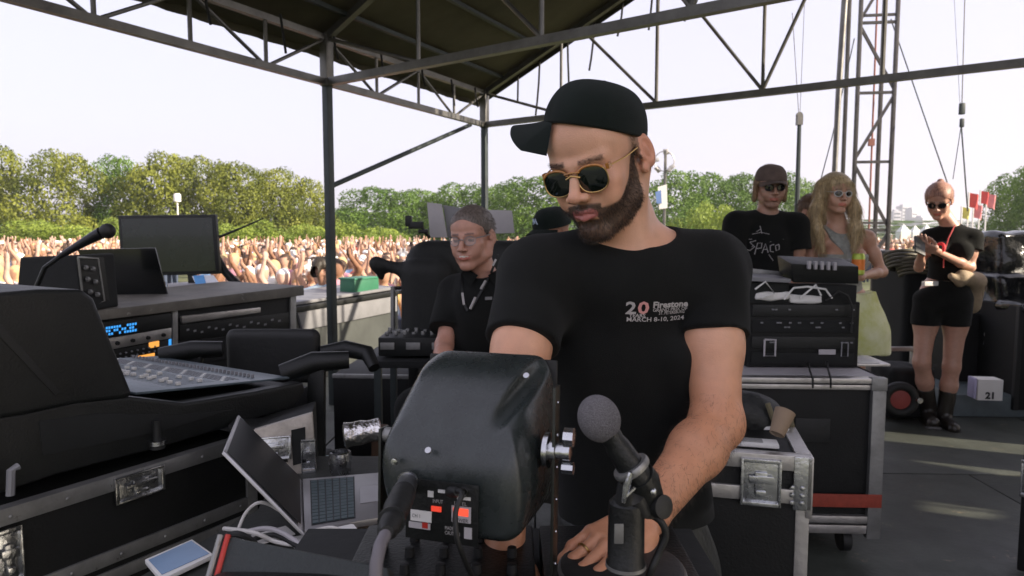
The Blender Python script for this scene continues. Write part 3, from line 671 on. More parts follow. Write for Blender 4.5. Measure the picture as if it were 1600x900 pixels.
def strands(name, pts, nrm, dirf, n, length, width, m, parent, seed=1, curl=.3, jit=.35):
    """short hairs as thin curved blades grown from surface points"""
    rg = np.random.default_rng(seed); k = rg.integers(0, len(pts), n); p = pts[k] + rg.normal(size=(n, 3)) * .0012; N = nrm[k]
    d = dirf(p, N) + rg.normal(size=(n, 3)) * jit; d /= np.linalg.norm(d, axis=1)[:, None]
    L = (length * rg.uniform(.55, 1.25, n))[:, None]; s = np.cross(d, rg.normal(size=(n, 3))); s /= np.linalg.norm(s, axis=1)[:, None]; wv = s * width
    q = rg.normal(size=(n, 3)) * curl * .3; m1 = p + (d + q * .3) * L * .5; e = p + d * L + q * L * .6
    v = np.stack([p - wv, p + wv, m1 + wv * .8, m1 - wv * .8, e + wv * .2, e - wv * .2], 1).reshape(-1, 3)
    b = np.arange(n)[:, None] * 6; f = np.concatenate([b + np.array([0, 1, 2, 3]), b + np.array([3, 2, 4, 5])], 0)
    return mesh_from(name, v, f, m, parent)
def vn(o):
    me = o.data; n = len(me.vertices); c = np.zeros(n * 3, np.float32); me.vertices.foreach_get('co', c); nn = np.zeros(n * 3, np.float32); me.vertices.foreach_get('normal', nn)
    Mw = np.array(wm(o.parent) if o.parent else Matrix()); return c.reshape(-1, 3) @ Mw[:3, :3].T + Mw[:3, 3], nn.reshape(-1, 3) @ Mw[:3, :3].T
def text_mesh(s, size, font_scale_x=1.0, extrude=0.0, bold=0.0):
    cu = bpy.data.curves.new('t', 'FONT'); cu.body = s; cu.size = size; cu.align_x = 'LEFT'; cu.resolution_u = 2; cu.offset = bold; cu.extrude = extrude
    o = bpy.data.objects.new('t', cu); COL.objects.link(o); dg_ = bpy.context.evaluated_depsgraph_get(); dg_.update(); me = bpy.data.meshes.new_from_object(o.evaluated_get(dg_)); bpy.data.objects.remove(o)
    bm = bmesh.new(); bm.from_mesh(me); bmesh.ops.triangulate(bm, faces=bm.faces)
    v = [Vector((p.co.x * font_scale_x, p.co.y, p.co.z)) for p in bm.verts]; f = [[q.index for q in t.verts] for t in bm.faces]; bm.free(); return v, f
def lettering(s, size, P, right, up, m, parent=None, target=None, name='lettering', sx=1.0, bold=0.0, lift=.0012, mb=None, width=None):
    """letters standing lift metres proud of a surface; with target they follow its shape"""
    v, f = text_mesh(s, size, sx, 0, bold); right = Vector(right).normalized(); up = Vector(up).normalized(); n = right.cross(up)
    if width: 
        w0 = max(q.x for q in v) or 1; v = [Vector((q.x * width / w0, q.y, 0)) for q in v]
    out_ = []
    for q in v:
        p = Vector(P) + right * q.x + up * q.y
        if target is not None:
            h = target.ray_cast(p + n * .15, -n, .4)
            if h[0] is not None: p = h[0] + n * lift
        else: p = p + n * lift
        out_.append(p)
    o = MB(); o.add(out_, f); return o.build(name, m, parent, smooth=False, world=True)
def bvh(o):
    v, _ = vn(o); return BVHTree.FromPolygons([tuple(p) for p in v], [tuple(p.vertices) for p in o.data.polygons])
# ---------------- the man at the desk ----------------
def W_(u, v, Y): return np.array(W(u, v, Y))
SK = V(.68, .385, .245)
HR = headframe(34, 21, -6); HT = W_(938, 251, 1.17); HS = .97
def hl(P): return (P - HT) @ HR / HS       # to head-local
man = thing('person', 'bearded man in black cap, sunglasses and black t-shirt leaning over the mixing gear', 'person', (W(980, 400, 1.25).x, 1.25, 0))
S = Shape(); head_prims(S, HR, HT, HS, jaw=.93); S.frame()
SHL, SHR_ = W_(1108, 428, 1.235), W_(842, 436, 1.20)
ELL, WRL = W_(1120, 662, 1.11), W_(1003, 815, .93)
ELR, WRR = W_(782, 670, 1.02), W_(790, 880, .90)
NB = W_(998, 371, 1.235)
neck0 = HT + HR @ V(0, -.028, -.05)
S.cap(neck0, NB + V(-.006, .01, -.02), .048, .056, .02)
S.cap(HT + HR @ V(0, .02, -.075), NB + V(-.01, -.03, -.03), .035, .045, .03)
S.cap(HT + HR @ V(-.058, -.03, -.03), NB + V(-.02, -.05, -.03), .014, .012, .02)
S.cap(NB + V(0, .01, -.03), SHL + V(0, .01, .015), .050, .045, .03); S.cap(NB + V(0, .01, -.03), SHR_ + V(0, .01, .015), .050, .045, .03)
CH = W_(967, 500, 1.27)
S.ell(CH, (.138, .105, .17), .04); S.cap(SHL, SHR_, .06, .06, .04); S.ell(NB + V(-.01, -.03, -.08), (.09, .06, .06), .03)
S.ell(W_(985, 720, 1.29), (.128, .10, .2), .04)
limb_arm(S, SHL, ELL, WRL, 1.05); limb_arm(S, SHR_, ELR, WRR, .98)
hd = unit(W_(905, 868, .845) - WRL)
hand_prims(S, WRL, hd, V(-.25, -.35, .9), V(-.5, -.9, -.2), curl=(.30, .38, .40, .40), spread=.10, sc=.94, tcurl=.5)
HJL = list(HJ); TPL = list(TIPS); hand_prims(S, WRR, V(.1, -1, -.15), V(0, 0, 1), V(1, 0, 0), curl=(.5, .5, .5, .5))
S.ell(W_(985, 860, 1.30), (.135, .105, .14), .04)
for s, kx in ((1, 1045), (-1, 925)):
    a = W_(kx, 880, 1.30); b = V(a[0] + s * .03, 1.30, .47); c = V(a[0] + s * .04, 1.36, .09)
    S.cap(a, b, .085, .06, .03); S.cap(b, c, .058, .04, .03); S.cap(c + V(0, .04, -.03), c + V(s * .03, -.15, -.05), .04, .035, .02)
def skin_col(P):
    L = hl(P); x, y, z = np.abs(L[:, 0]), L[:, 1], L[:, 2]
    near = (np.linalg.norm(L, axis=1) < .16)
    col = np.tile(SK, (len(P), 1)); rg = np.random.default_rng(5)
    n1 = disp(1, 60, 3)(P)[:, None]; col *= 1 + .07 * n1
    def g(d, w): return np.exp(-(d / w) ** 2)
    tan = np.zeros(len(P))
    for e_, w_, s_ in ((ELL, WRL, SHL), (ELR, WRR, SHR_)):
        qa = (P - s_) @ unit(e_ - s_) / np.linalg.norm(e_ - s_); arm = (np.linalg.norm(np.cross(P - s_, unit(e_ - s_)), axis=1) < .09) & (qa > .3) | (np.linalg.norm(P - w_, axis=1) < .24); tan = np.maximum(tan, arm * np.clip((qa - .4) / .5, 0, 1) * ~near)
    mot = .5 + .5 * disp(1, 120, 8, 7)(P) * disp(1, 45, 9, 5)(P); col = col * (1 - (tan * (.85 + .3 * mot))[:, None] * V(.16, .27, .36)) * (1 - .10 * mot[:, None] * V(.3, 1, 1))
    red = g(np.sqrt((x - .045) ** 2 + (z + .025) ** 2 + (y - .07) ** 2), .022) * .5 + g(np.sqrt(x ** 2 + (y - .117) ** 2 + (z + .032) ** 2), .014) * .6 + (x > .079) * .7
    red = (red * near)[:, None]; col = col * (1 - red * V(.0, .22, .2))
    m = beard_mask(L) * near; hairc = V(.05, .032, .022); col = col * (1 - m[:, None] * .86) + hairc * m[:, None] * .86
    lip = near * (x < .0235) * np.clip((.0085 - np.abs(z + .0645 - .0) + .002) / .002, 0, 1) * (y > .0865) * (z > -.0765)
    lip = lip * (np.abs(z + .0645) < .0095 * np.clip(1.25 - x / .027, 0, 1) + .002)
    col = np.where(lip[:, None] > .5, V(.46, .16, .14), col)
    st = near * np.clip((.062 - np.abs(z - .055)) / .012, 0, 1) * np.clip((-y + .03 - .1 * np.clip(z, -.05, .05)) / .015, 0, 1) * (x > .05) * (x < .079)
    bk = near * (y < -.03) * (z < .02) * (z > -.06)
    st = np.clip(np.maximum(st, bk * .9), 0, 1)[:, None]; col = col * (1 - st * .55) + V(.05, .032, .022) * st * .55
    br = near * g(z - .0225, .0034) * (x > .012) * (x < .05) * (y > .06); col = col * (1 - .5 * br[:, None]) + V(.05, .03, .02) * .5 * br[:, None]
    for tp, bk in TPL:
        d = np.linalg.norm(P - (tp + bk * .0065), axis=1); q = (d < .0062)[:, None]; col = np.where(q, V(.80, .52, .42), col)
    for a, b, i in HJL:
        for e in (a, b): d = np.linalg.norm(P - e, axis=1)[:, None]; col = col * (1 - np.clip(1 - d / .011, 0, 1) * V(.05, .28, .30))
    return np.clip(col, .003, 1)
def beard_mask(L):
    x, y, z = np.abs(L[:, 0]), L[:, 1], L[:, 2]
    zb = np.interp(y, [-.02, .004, .007, .018, .032, .05, .068, .085, .12], [-.2, -.2, .02, .012, -.026, -.042, -.051, -.0555, -.0555])
    m = np.clip((zb - z) / .005, 0, 1) * np.clip((y - .004 + .3 * np.clip(-z - .04, 0, .02)) / .004, 0, 1)
    mo = (x < .031) * (y > .078) * np.clip((-.0455 - z - .16 * np.clip(x - .012, 0, 1)) / .003, 0, 1) * (z > -.0585 - .35 * np.clip(x - .018, 0, 1) * 1.2)
    lips = (x < .0215) * (y > .083) * (z < -.0575 + 0 * x) * (z > -.0765); under = (x < .012) * (z < -.0765) * (z > -.083) * (y > .085)
    m = np.where(lips > 0, 0, m); m = np.maximum(m, mo); zl = np.interp(y, [.0, .03, .08], [-.078, -.098, -.120]); m = np.where(z < zl, np.clip(m * (1 - (zl - z) / .010), 0, 1), m); return np.where(under > 0, m * .8, m)
def bx3(c, r, h): c = np.asarray(c); r = np.asarray(r) if np.ndim(r) else V(r, r, r); return (c - r, c + r, h)
hc = HT + HR @ V(0, .01, -.01)
body = sdf_obj('body', S, [(V(-.12, .70, .0), V(.55, 1.50, 1.52), .008), ((min(ELR[0], WRR[0]) - .1, .74, .80), (.06, 1.30, 1.34), .004), (V(.05, .66, .82), V(.46, 1.32, 1.30), .0032), bx3(WRL + hd * .07, .105, .0021), bx3(hc, .152, .0021)], M['skin'], man, colf=skin_col)
# beard hairs
vv, nv = vn(body); LL = hl(vv); ok = (np.linalg.norm(LL, axis=1) < .15); mk = beard_mask(LL) * ok
sel = mk > .45
def bdir(p, N): 
    d = HR @ V(0, .15, -1.0); return d[None] * .9 + N * .75
strands('beard', vv[sel], nv[sel], bdir, 9000, .0055, .0002, mat('dark_beard_hair', (.035, .023, .015), .6, 0, .5, 300), man, 2)
st = ok & (np.abs(LL[:, 0]) > .05) & (np.abs(LL[:, 0]) < .079) & (LL[:, 1] < .02) & (LL[:, 2] < .07) & (LL[:, 2] > -.045) & ((LL[:, 2] > .0) | (LL[:, 1] < -.035))
strands('hair', vv[st], nv[st], lambda p, N: (HR @ V(0, -.4, -.8))[None] + N * .5, 4500, .004, .00018, M['hair'], man, 3)
eb = ok & (np.abs(LL[:, 2] - .0225) < .0035) & (np.abs(LL[:, 0]) > .012) & (np.abs(LL[:, 0]) < .05) & (LL[:, 1] > .06)
strands('eyebrows', vv[eb], nv[eb], lambda p, N: N * .4 + np.sign(hl(p)[:, :1]) * (HR @ V(1, 0, .1))[None], 750, .005, .00014, M['hair'], man, 4)
fa = (np.linalg.norm(np.cross(vv - ELL, unit(WRL - ELL)), axis=1) < .06) & ((vv - ELL) @ unit(WRL - ELL) > -.02) & ((vv - WRL) @ unit(WRL - ELL) < -.01)
strands('arm_hair', vv[fa], nv[fa], lambda p, N: N * .5 + unit(WRL - ELL)[None] * .6 + V(0, 0, -.5)[None], 3200, .010, .00013, M['hair'], man, 6)
# cap: crown of six panels, brim, button
CAPB = HR @ np.array(Matrix.Rotation(R(-17), 3, 'Y')) @ np.array(Matrix.Rotation(R(21), 3, 'X')); CAPR = CAPB; CAPT = HT + HR @ V(0, -.010, .050); BA = R(2)
def cp(p): return Vector(CAPR @ (np.asarray(p) * HS) + CAPT)
crown = MB(); na, nz_ = 72, 26; vs = []
for sh_ in (0, 1):
    for i in range(nz_ + 1):
        ph = (math.pi / 2) * i / nz_
        for j in range(na):
            th = 2 * math.pi * j / na; rr = max(0.0, math.cos(ph)) ** .62; seam = 1 - .012 * math.exp(-((math.sin(3 * th)) / .10) ** 2) * (rr > .05)
            wr_ = 1 + .010 * mnoise.noise(Vector((math.cos(th) * 2, math.sin(th) * 2, ph * 2.5)))
            a, b = (.0865, .107); zz = .080 * math.sin(ph) ** 1.05
            front = .006 * max(0, math.sin(th)) * math.sin(min(ph * 1.6, math.pi))
            o_ = (.0 if sh_ == 0 else -.003)
            x = (a + o_) * rr * seam * wr_ * math.cos(th); y = (b + o_) * rr * seam * wr_ * math.sin(th) + front
            zb = 0
            vs.append(cp((x, y, zz + zb * (1 - math.sin(ph)) + o_)))
n1 = (nz_ + 1) * na
fs = [(s * n1 + i * na + j, s * n1 + i * na + (j + 1) % na, s * n1 + (i + 1) * na + (j + 1) % na, s * n1 + (i + 1) * na + j) for s in (0, 1) for i in range(nz_) for j in range(na)]
fs += [(j, (j + 1) % na, n1 + (j + 1) % na, n1 + j) for j in range(na)]
capo = crown.add(vs, fs).build('cap', M['cap_black'], man, world=True)
tag(capo)
bm_ = MB(); vs = []; nu, nv_ = 36, 14
for sh_ in (0, 1):
    for i in range(nu + 1):
        a = R(-64 + 128 * i / nu)
        for j in range(nv_ + 1):
            t = j / nv_; bx_, by_ = .0865 * math.cos(BA - a), .107 * math.sin(BA - a)
            ext = .066 * math.cos(a * .98) ** .55 if abs(a) < R(64) else .0
            ln = max(0, ext); x = bx_ + ln * t * math.cos(BA); y = by_ + ln * t * math.sin(BA); lat = -bx_ * math.sin(BA) + by_ * math.cos(BA)
            z = .004 - .30 * abs(lat) ** 1.9 * (4.2 * (.5 + 2.6 * t)) - .012 * t - .0035 * sh_
            vs.append(cp((x, y, z)))
n1 = (nu + 1) * (nv_ + 1); q = lambda s, i, j: s * n1 + i * (nv_ + 1) + j
fs = [(q(s, i, j), q(s, i + 1, j), q(s, i + 1, j + 1), q(s, i, j + 1)) for s in (0, 1) for i in range(nu) for j in range(nv_)]
fs += [(q(0, i, nv_), q(0, i + 1, nv_), q(1, i + 1, nv_), q(1, i, nv_)) for i in range(nu)]
bm_.add(vs, fs).build('brim', M['cap_black'], capo, world=True)
MB().ball(cp((0, 0.0, .0805)), .006, 12, sc3=(1, 1, .6)).build('button', M['cap_black'], capo, world=True)
# sunglasses
def hp(p): return Vector(HR @ (np.asarray(p) * HS) + HT)
GD = -.004
gl = thing('sunglasses', None, None, hp((0, .1, 0))); gl.parent = man; gl.location = hp((0, .1, 0)) - man.location
fr = MB(); amber = mat('amber_acetate', (.42, .17, .03), .18, 0, .35, 60, coat=.5); gold = mat('gold_wire', (.55, .36, .14), .3, 1, .1, 20)
lens = mat('dark_green_lens', (.006, .010, .007), .06, 0, .1, 10, spec=.6, coat=.6)
wire = MB(); 
for s in (-1, 1):
    c = (s * .0335, .1015, GD); pts = []; lp = []
    for i in range(37):
        a = 2 * math.pi * i / 36; rx = .0265 * (1 + .06 * math.cos(a) * 0); rz = .0235 if math.sin(a) < 0 else .021
        ex_ = abs(math.cos(a)) ** .85 * (1 if math.cos(a) > 0 else -1); ez_ = abs(math.sin(a)) ** .8 * (1 if math.sin(a) > 0 else -1)
        x = s * .0335 + rx * ex_; z = GD + rz * ez_ - .001; y = .1025 - .09 * max(0, abs(x) - .012) ** 1.0 * .9 * (abs(x) / .06) - .10 * (z - GD) * -.6 * 0
        pts.append(hp((x, y, z)))
    wire.tube(pts, .0012, 6, cap=False)
    fr.tube([hp((s * .0125, .1035, GD + .010))] + [pts[i] if s > 0 else pts[18 - i] for i in range(16, 2, -1)][::1] if s > 0 else [pts[i] for i in range(3, 15)], .0020, 8)
    # lens: slightly domed disc
    cc = sum((p for p in pts[:-1]), Vector()) / 36; fwd = Vector(HR[:, 1]); mbl = MB(); vs = []
    for rI in range(6):
        for p in pts[:-1]: vs.append(cc + (p - cc) * (rI / 5) * .99 + fwd * (.0035 * (1 - (rI / 5) ** 2)))
    fs = [(r_ * 36 + i, r_ * 36 + (i + 1) % 36, (r_ + 1) * 36 + (i + 1) % 36, (r_ + 1) * 36 + i) for r_ in range(5) for i in range(36)]
    k = len(vs); vs += [v - fwd * .002 for v in vs]; fs += [tuple(k + a for a in f[::-1]) for f in fs] + [(180 + i, 180 + (i + 1) % 36, k + 180 + (i + 1) % 36, k + 180 + i) for i in range(36)]
    mbl.add(vs, fs).build('lens', lens, gl, world=True)
    fr.box(hp((s * .0605, .089, GD + .0125)), (.006, .010, .009), Matrix(HR.tolist()))
    wire.tube([hp((s * .0625, .089, GD + .0125)), hp((s * .073, .05, GD + .013)), hp((s * .0765, .005, GD + .016)), hp((s * .0785, -.012, GD + .014)), hp((s * .079, -.028, GD - .004))], .0013, 6)
    wire.ball(hp((s * .0125, .098, GD - .006)), .0032, 8)
wire.tube([hp((-.0135, .104, GD + .004)), hp((0, .107, GD + .009)), hp((.0135, .104, GD + .004))], .0014, 6)
fr.tube([hp((-.014, .1045, GD + .0125)), hp((0, .107, GD + .0140)), hp((.014, .1045, GD + .0125))], .0017, 6)
fr.build('frame_front', amber, gl, world=True); wire.build('wire_frame', gold, gl, world=True)
# t-shirt
T = Shape()
def tor(T, g=.0):
    T.cap(NB + V(0, .012, -.035), SHL + V(0, .01, .012), .054 + g, .052 + g, .03); T.cap(NB + V(0, .012, -.035), SHR_ + V(0, .01, .012), .054 + g, .052 + g, .03)
    T.ell(CH, (.146, .120, .18), .05); T.cap(SHL, SHR_, .066 + g, .066 + g, .05); T.ell(NB + V(-.01, -.035, -.085), (.098, .062, .065), .04)
    T.cap(W_(968, 560, 1.27), W_(992, 800, 1.285), .142, .145, .06, fl=((0, 1, 0), .80))
tor(T)
# soft folds
def fold(a, b, r, k=.02, op='u'): T.cap(a, b, r, r * .6, k, op)
fold(W_(1066, 560, 1.155), W_(1095, 780, 1.21), .010, .06)
T.cut(W_(980, 838, 1.2), (0.02, 0, -1))
for sh, el, f_ in ((SHL, ELL, .60), (SHR_, ELR, .50)):
    # cut only the sleeve, with a slab limited to the arm
    dd = unit(el - sh); c = sh + (el - sh) * f_
    up = V(0, 0, 1); x = unit(np.cross(dd, V(0, 1, 0))); y = np.cross(dd, x)
    T.box(c + dd * .10, (.105, .15, .10), .004, .004, 's', rot=np.stack([x, y, dd], 1)) if False else None
SLV = []
T2 = Shape(); T2.P = list(T.P)
# neckline
T.ell(HT * .0 + NB + V(-.006, -.022, .047), (.074, .080, .062), .006, 's', rot=np.array(Matrix.Rotation(R(14), 3, 'X')))
T.cap(NB + V(-.004, -.02, .03), HT + HR @ V(0, 0, -.04), .070, .06, .006, 's')
nf_ = disp(.0060, 30, 11, 6, (1.3, 1, .5)); nf2 = disp(.0045, 62, 12, 7, (1, 1, .6))
def shirt(name, T, boxes):
    return sdf_obj(name, T, boxes, M['cloth_black'], man, dispf=lambda P: (nf_(P) + nf2(P)) * np.clip((np.linalg.norm(P - NB - V(0, 0, .03), axis=1) - .105) / .07, 0, 1))
# body of the shirt without the sleeve ends, then each sleeve cut square to its arm
T.P = [p for p in T.P]
TB = Shape(); TB.P = [p for p in T.P]
class Sl(Shape): pass
def shirt_field_cut():
    base_ev = TB.ev
    def ev(lo, hi, h):
        D = base_ev(lo, hi, h); lo = np.asarray(lo, float); ax = [lo[i] + h * np.arange(D.shape[i]) for i in range(3)]
        for sh, el, f_, r0, r1 in ((SHL, ELL, .44, .067, .063), (SHR_, ELR, .46, .066, .062)):
            dd = unit(el - sh); Ls = np.linalg.norm(el - sh) * f_; x, y, z = ax[0][:, None, None] - sh[0], ax[1][None, :, None] - sh[1], ax[2][None, None, :] - sh[2]
            q = x * dd[0] + y * dd[1] + z * dd[2]; t = np.clip(q, 0, Ls + .1); r = np.sqrt((x - dd[0] * t) ** 2 + (y - dd[1] * t) ** 2 + (z - dd[2] * t) ** 2)
            rr = r0 + (r1 - r0) * t / Ls + .0008 * np.exp(-((q - Ls) / .008) ** 2); d = np.maximum(r - rr, q - Ls); k = .03 * np.clip((Ls - q) / .05, .15, 1)
            hh = np.clip(k - np.abs(D - d), 0, None) / k; D = (np.minimum(D, d) - hh * hh * k * .25).astype(np.float32)
        return D
    TB.ev = ev
shirt_field_cut()
sh_o = shirt('t_shirt', TB, [(V(-.16, .95, .82), V(.50, 1.48, 1.48), .0038)])
# print on the chest
B = bvh(sh_o); rt = Vector((.995, -.06, -.035)); up_ = Vector((.02, -.2, .98))
def pr(s, u, v, h_px, w_px, m, bold=.0): return lettering(s, h_px / 900 * 1.38, W(u, v, 1.145), rt, up_, m, sh_o, B, 'printed_lettering', width=w_px / 930, bold=bold)
pr('2', 976, 488, 20, 17, M['print_white'], .0008); pr('0', 995, 488, 20, 18, mat('pale_red_print', (.62, .30, .28), .8), .0008)
pr('YEARS', 982, 494, 6, 26, M['print_white'], .0002); pr('Firestone', 1019, 479, 10, 57, M['print_white'], .0006)
pr('GRAND PRIX OF', 1019, 485.5, 5.5, 56, M['print_white'], .0001); pr('ST. PETERSBURG', 1029, 491, 5, 42, M['print_white'], .0001)
pr('MARCH 8-10, 2024', 978, 501, 7, 93, M['print_white'], .0002)
dsk = MB(); pp = []
for i in range(24): pp.append(W(1004 + 6.5 * math.cos(i * .2618), 470 - 4.5 * math.sin(i * .2618), 1.145))
# trousers with belt line
Q = Shape(); Q.cap(W_(985, 838, 1.29), W_(985, 900, 1.30), .148, .155, .03, fl=((0, 1, 0), .82))
for s, kx in ((1, 1045), (-1, 925)):
    a = W_(kx, 890, 1.30); b = V(a[0] + s * .03, 1.30, .47); c = V(a[0] + s * .04, 1.36, .09); Q.cap(a, b, .098, .075, .04); Q.cap(b, c, .073, .06, .03)
Q.cut(W_(985, 826, 1.2), (0, 0, 1)); Q.cut((0, 0, .05), (0, 0, -1))
tr_o = sdf_obj('trousers', Q, [(V(-.08, 1.08, .0), V(.50, 1.52, .93), .007)], mat('grey_black_trousers', (.03, .032, .03), .45, 0, .3, 14, .3, 60, spec=.5), man, dispf=disp(.004, 45, 4, 6))
a, b, _ = [q for q in HJL if q[2] == 2][0]; MB().torus(a * .45 + b * .55, .0100, .0016, b - a, 24, 8).build('ring', gold, man, world=True)
for s, kx in ((1, 1045), (-1, 925)):
    a = W_(kx, 890, 1.30); c = Vector((a[0] + s * .04, 1.33, 0)); MB().box(c + Vector((s * .01, -.05, .055)), (.10, .29, .11)).build('shoe', M['rubber'], man, .03, world=True, seg=3)
# ---------------- the other people ----------------
def figure(t, J, skin, top=None, jaw=1.0, sleeve=.45, scoop=.0, hem=None, sc=1.0, h=.007, hh=.0035, fem=False, legs=False, legfat=1.0, smile=0, hands=(), colx=None, noarm=(), topfit=.012, headbox=True, infl=0.0):
    HRm, HTm, NBm, CHm, PVm = J['HR'], J['HT'], J['NB'], J['CH'], J['PV']; SH, EL, WR = J['SH'], J['EL'], J['WR']
    S = Shape(); head_prims(S, HRm, HTm, sc, fem, smile, jaw); S.frame(); g = .86 if fem else 1.0
    S.cap(HTm + HRm @ V(0, -.03, -.05), NBm + V(0, 0, -.02), .052 * g, .058 * g, .02); S.cap(HTm + HRm @ V(0, .015, -.075), NBm + (CHm - NBm) * .15, .033, .04, .03)
    for q in (0, 1): S.cap(NBm + V(0, 0, -.03), SH[q], .045 * g, .046 * g, .03)
    wd = np.linalg.norm(SH[1] - SH[0]) * .5; ax_ = unit(SH[1] - SH[0]); fr_ = unit(np.cross(ax_, V(0, 0, 1))); TR = np.stack([ax_, fr_, V(0, 0, 1)], 1)
    up_ = unit(NBm - PVm); TR = np.stack([ax_, unit(np.cross(up_, ax_)), up_], 1)
    S.ell(CHm, V(wd * .86, .105 * g, .16), .04, rot=TR); S.cap(CHm, PVm, .115 * g, .125 * g, .05, fl=(TR[:, 1], .82)); S.ell(PVm, V(.15, .115, .12) * (1.0 if fem else .95), .04, rot=TR)
    if fem:
        for q in (-1, 1): S.ell(CHm + TR @ V(q * .07, 0, -.0) + J['fwd'] * .075, V(.06, .055, .06), .03)
    for q in (0, 1):
        if q in noarm: continue
        limb_arm(S, SH[q], EL[q], WR[q], .84 * g if fem else .92)
    for q, d, back, thumb, curl in hands: hand_prims(S, WR[q], d, back, thumb, curl, sc=.92 if fem else 1.0)
    boxes = []; allp = [NBm, CHm, PVm, HTm] + [x for q in (0, 1) if q not in noarm for x in (SH[q], EL[q], WR[q])]
    if legs:
        for q in (0, 1):
            a, b, c = J['HP'][q], J['KN'][q], J['AN'][q]; S.cap(a, b, .082 * legfat, .054 * legfat, .04); S.ell(a + (b - a) * .3, V(.085, .085, .14) * legfat, .03)
            S.cap(b, b + (c - b) * .4, .052 * legfat, .053 * legfat, .03); S.cap(b + (c - b) * .4, c, .053 * legfat, .034, .03); S.cap(c + V(0, 0, -.05), c + J['TD'][q] * .16 + V(0, 0, -.06), .034, .03, .02); allp += [a, b, c + V(0, 0, -.1), c + J['TD'][q] * .2]
    A = np.array(allp); lo, hi = A.min(0) - .19, A.max(0) + .19
    boxes.append((lo, hi, h))
    if headbox: boxes.append(bx3(HTm + HRm @ V(0, .01, 0) * sc, .15 * sc, hh))
    for q, d, *_ in hands: boxes.append(bx3(WR[q] + unit(d) * .07, .115, hh))
    def cf(P):
        L = (P - HTm) @ HRm / sc; nearh = np.linalg.norm(L, axis=1) < .17; x, y, z = np.abs(L[:, 0]), L[:, 1], L[:, 2]
        c = np.tile(V(*skin), (len(P), 1)) * (1 + .07 * disp(1, 40, 3)(P)[:, None])
        lip = nearh & (x < .024) & (np.abs(z + .0645) < .009) & (y > .086); c[lip] *= V(.95, .55, .55)
        br = nearh & (np.abs(z - .024) < .004) & (x > .012) & (x < .046) & (y > .06); c[br] *= .35
        ey = nearh & (np.abs(z + .001) < .005) & (np.abs(x - .031) < .011) & (y > .07); c[ey] *= .3
        if colx: c = colx(P, L, nearh, c)
        return np.clip(c, .004, 1)
    body = sdf_obj('body', S, boxes, M['skin'], t, colf=cf)
    if top is not None:
        T = Shape(); e = topfit
        for q in (0, 1): T.cap(NBm + V(0, 0, -.035), SH[q] + V(0, 0, .004), .045 * g + e, .047 * g + e, .03)
        T.ell(CHm, V(wd * .86 + e, .105 * g + e + infl, .17 + e), .04, rot=TR); T.cap(CHm, PVm, .117 * g + e, .128 * g + e, .05, fl=(TR[:, 1], .84))
        if fem:
            for q in (-1, 1): T.ell(CHm + TR @ V(q * .07, 0, 0) + J['fwd'] * .078, V(.064, .058, .064), .03)
        cuts = []
        for q in (0, 1):
            if sleeve > 0 and q not in noarm:
                d = EL[q] - SH[q]; cuts.append((SH[q], unit(d), np.linalg.norm(d) * sleeve))
            elif sleeve == 0: cuts.append((NBm + (SH[q] - NBm) * .62, unit(SH[q] - NBm), 0.0))
        if hem is not None: T.cut(hem, (0, 0, -1))
        cc = NBm + V(0, 0, .035) + J['fwd'] * .03; T.ell(cc - V(0, 0, scoop * .4), V(.072 + scoop * .5, .078 + scoop * .4, .056 + scoop), .006, 's')
        base = T.ev
        def ev(lo, hi, h):
            D = base(lo, hi, h); lo = np.asarray(lo, float); ax = [lo[i] + h * np.arange(D.shape[i]) for i in range(3)]; x, y, z = ax[0][:, None, None], ax[1][None, :, None], ax[2][None, None, :]
            for s0, dd, L in cuts:
                q = (x - s0[0]) * dd[0] + (y - s0[1]) * dd[1] + (z - s0[2]) * dd[2]
                if sleeve == 0: D = np.maximum(D, np.minimum(q, (z - CHm[2] - .02) + 0 * q).astype(np.float32)); continue
                t = np.clip(q, 0, L + .1); r = np.sqrt((x - s0[0] - dd[0] * t) ** 2 + (y - s0[1] - dd[1] * t) ** 2 + (z - s0[2] - dd[2] * t) ** 2); r0 = .052 * g + e * 1.3; r1 = .050 * g + e * 1.8
                d = np.maximum(r - (r0 + (r1 - r0) * t / L), q - L); k = .03 * np.clip((L - q) / .05, .2, 1); hh = np.clip(k - np.abs(D - d), 0, None) / k; D = (np.minimum(D, d) - hh * hh * k * .25).astype(np.float32)
            return D
        T.ev = ev
        tp = sdf_obj('top', T, [(lo, hi, h * .8)], top, t, dispf=disp(.0035, 40, 5, 6)); return body, tp
    return body, None
def stdJ(px, Y, yaw, head, HRm, nb, shl, shr, ell, elr, wrl, wrr, ch, pv, fwd=None):
    """each entry (u, v, dY): place in the picture and metres nearer or farther than Y; [0] is the person's right"""
    w_ = lambda q: W_(q[0], q[1], Y + (q[2] if len(q) > 2 else 0))
    y = R(yaw); return dict(HR=HRm, HT=w_(head), NB=w_(nb), CH=w_(ch), PV=w_(pv), SH=[w_(shr), w_(shl)], EL=[w_(elr), w_(ell)], WR=[w_(wrr), w_(wrl)], fwd=V(-math.sin(y), -math.cos(y), 0) if fwd is None else fwd)
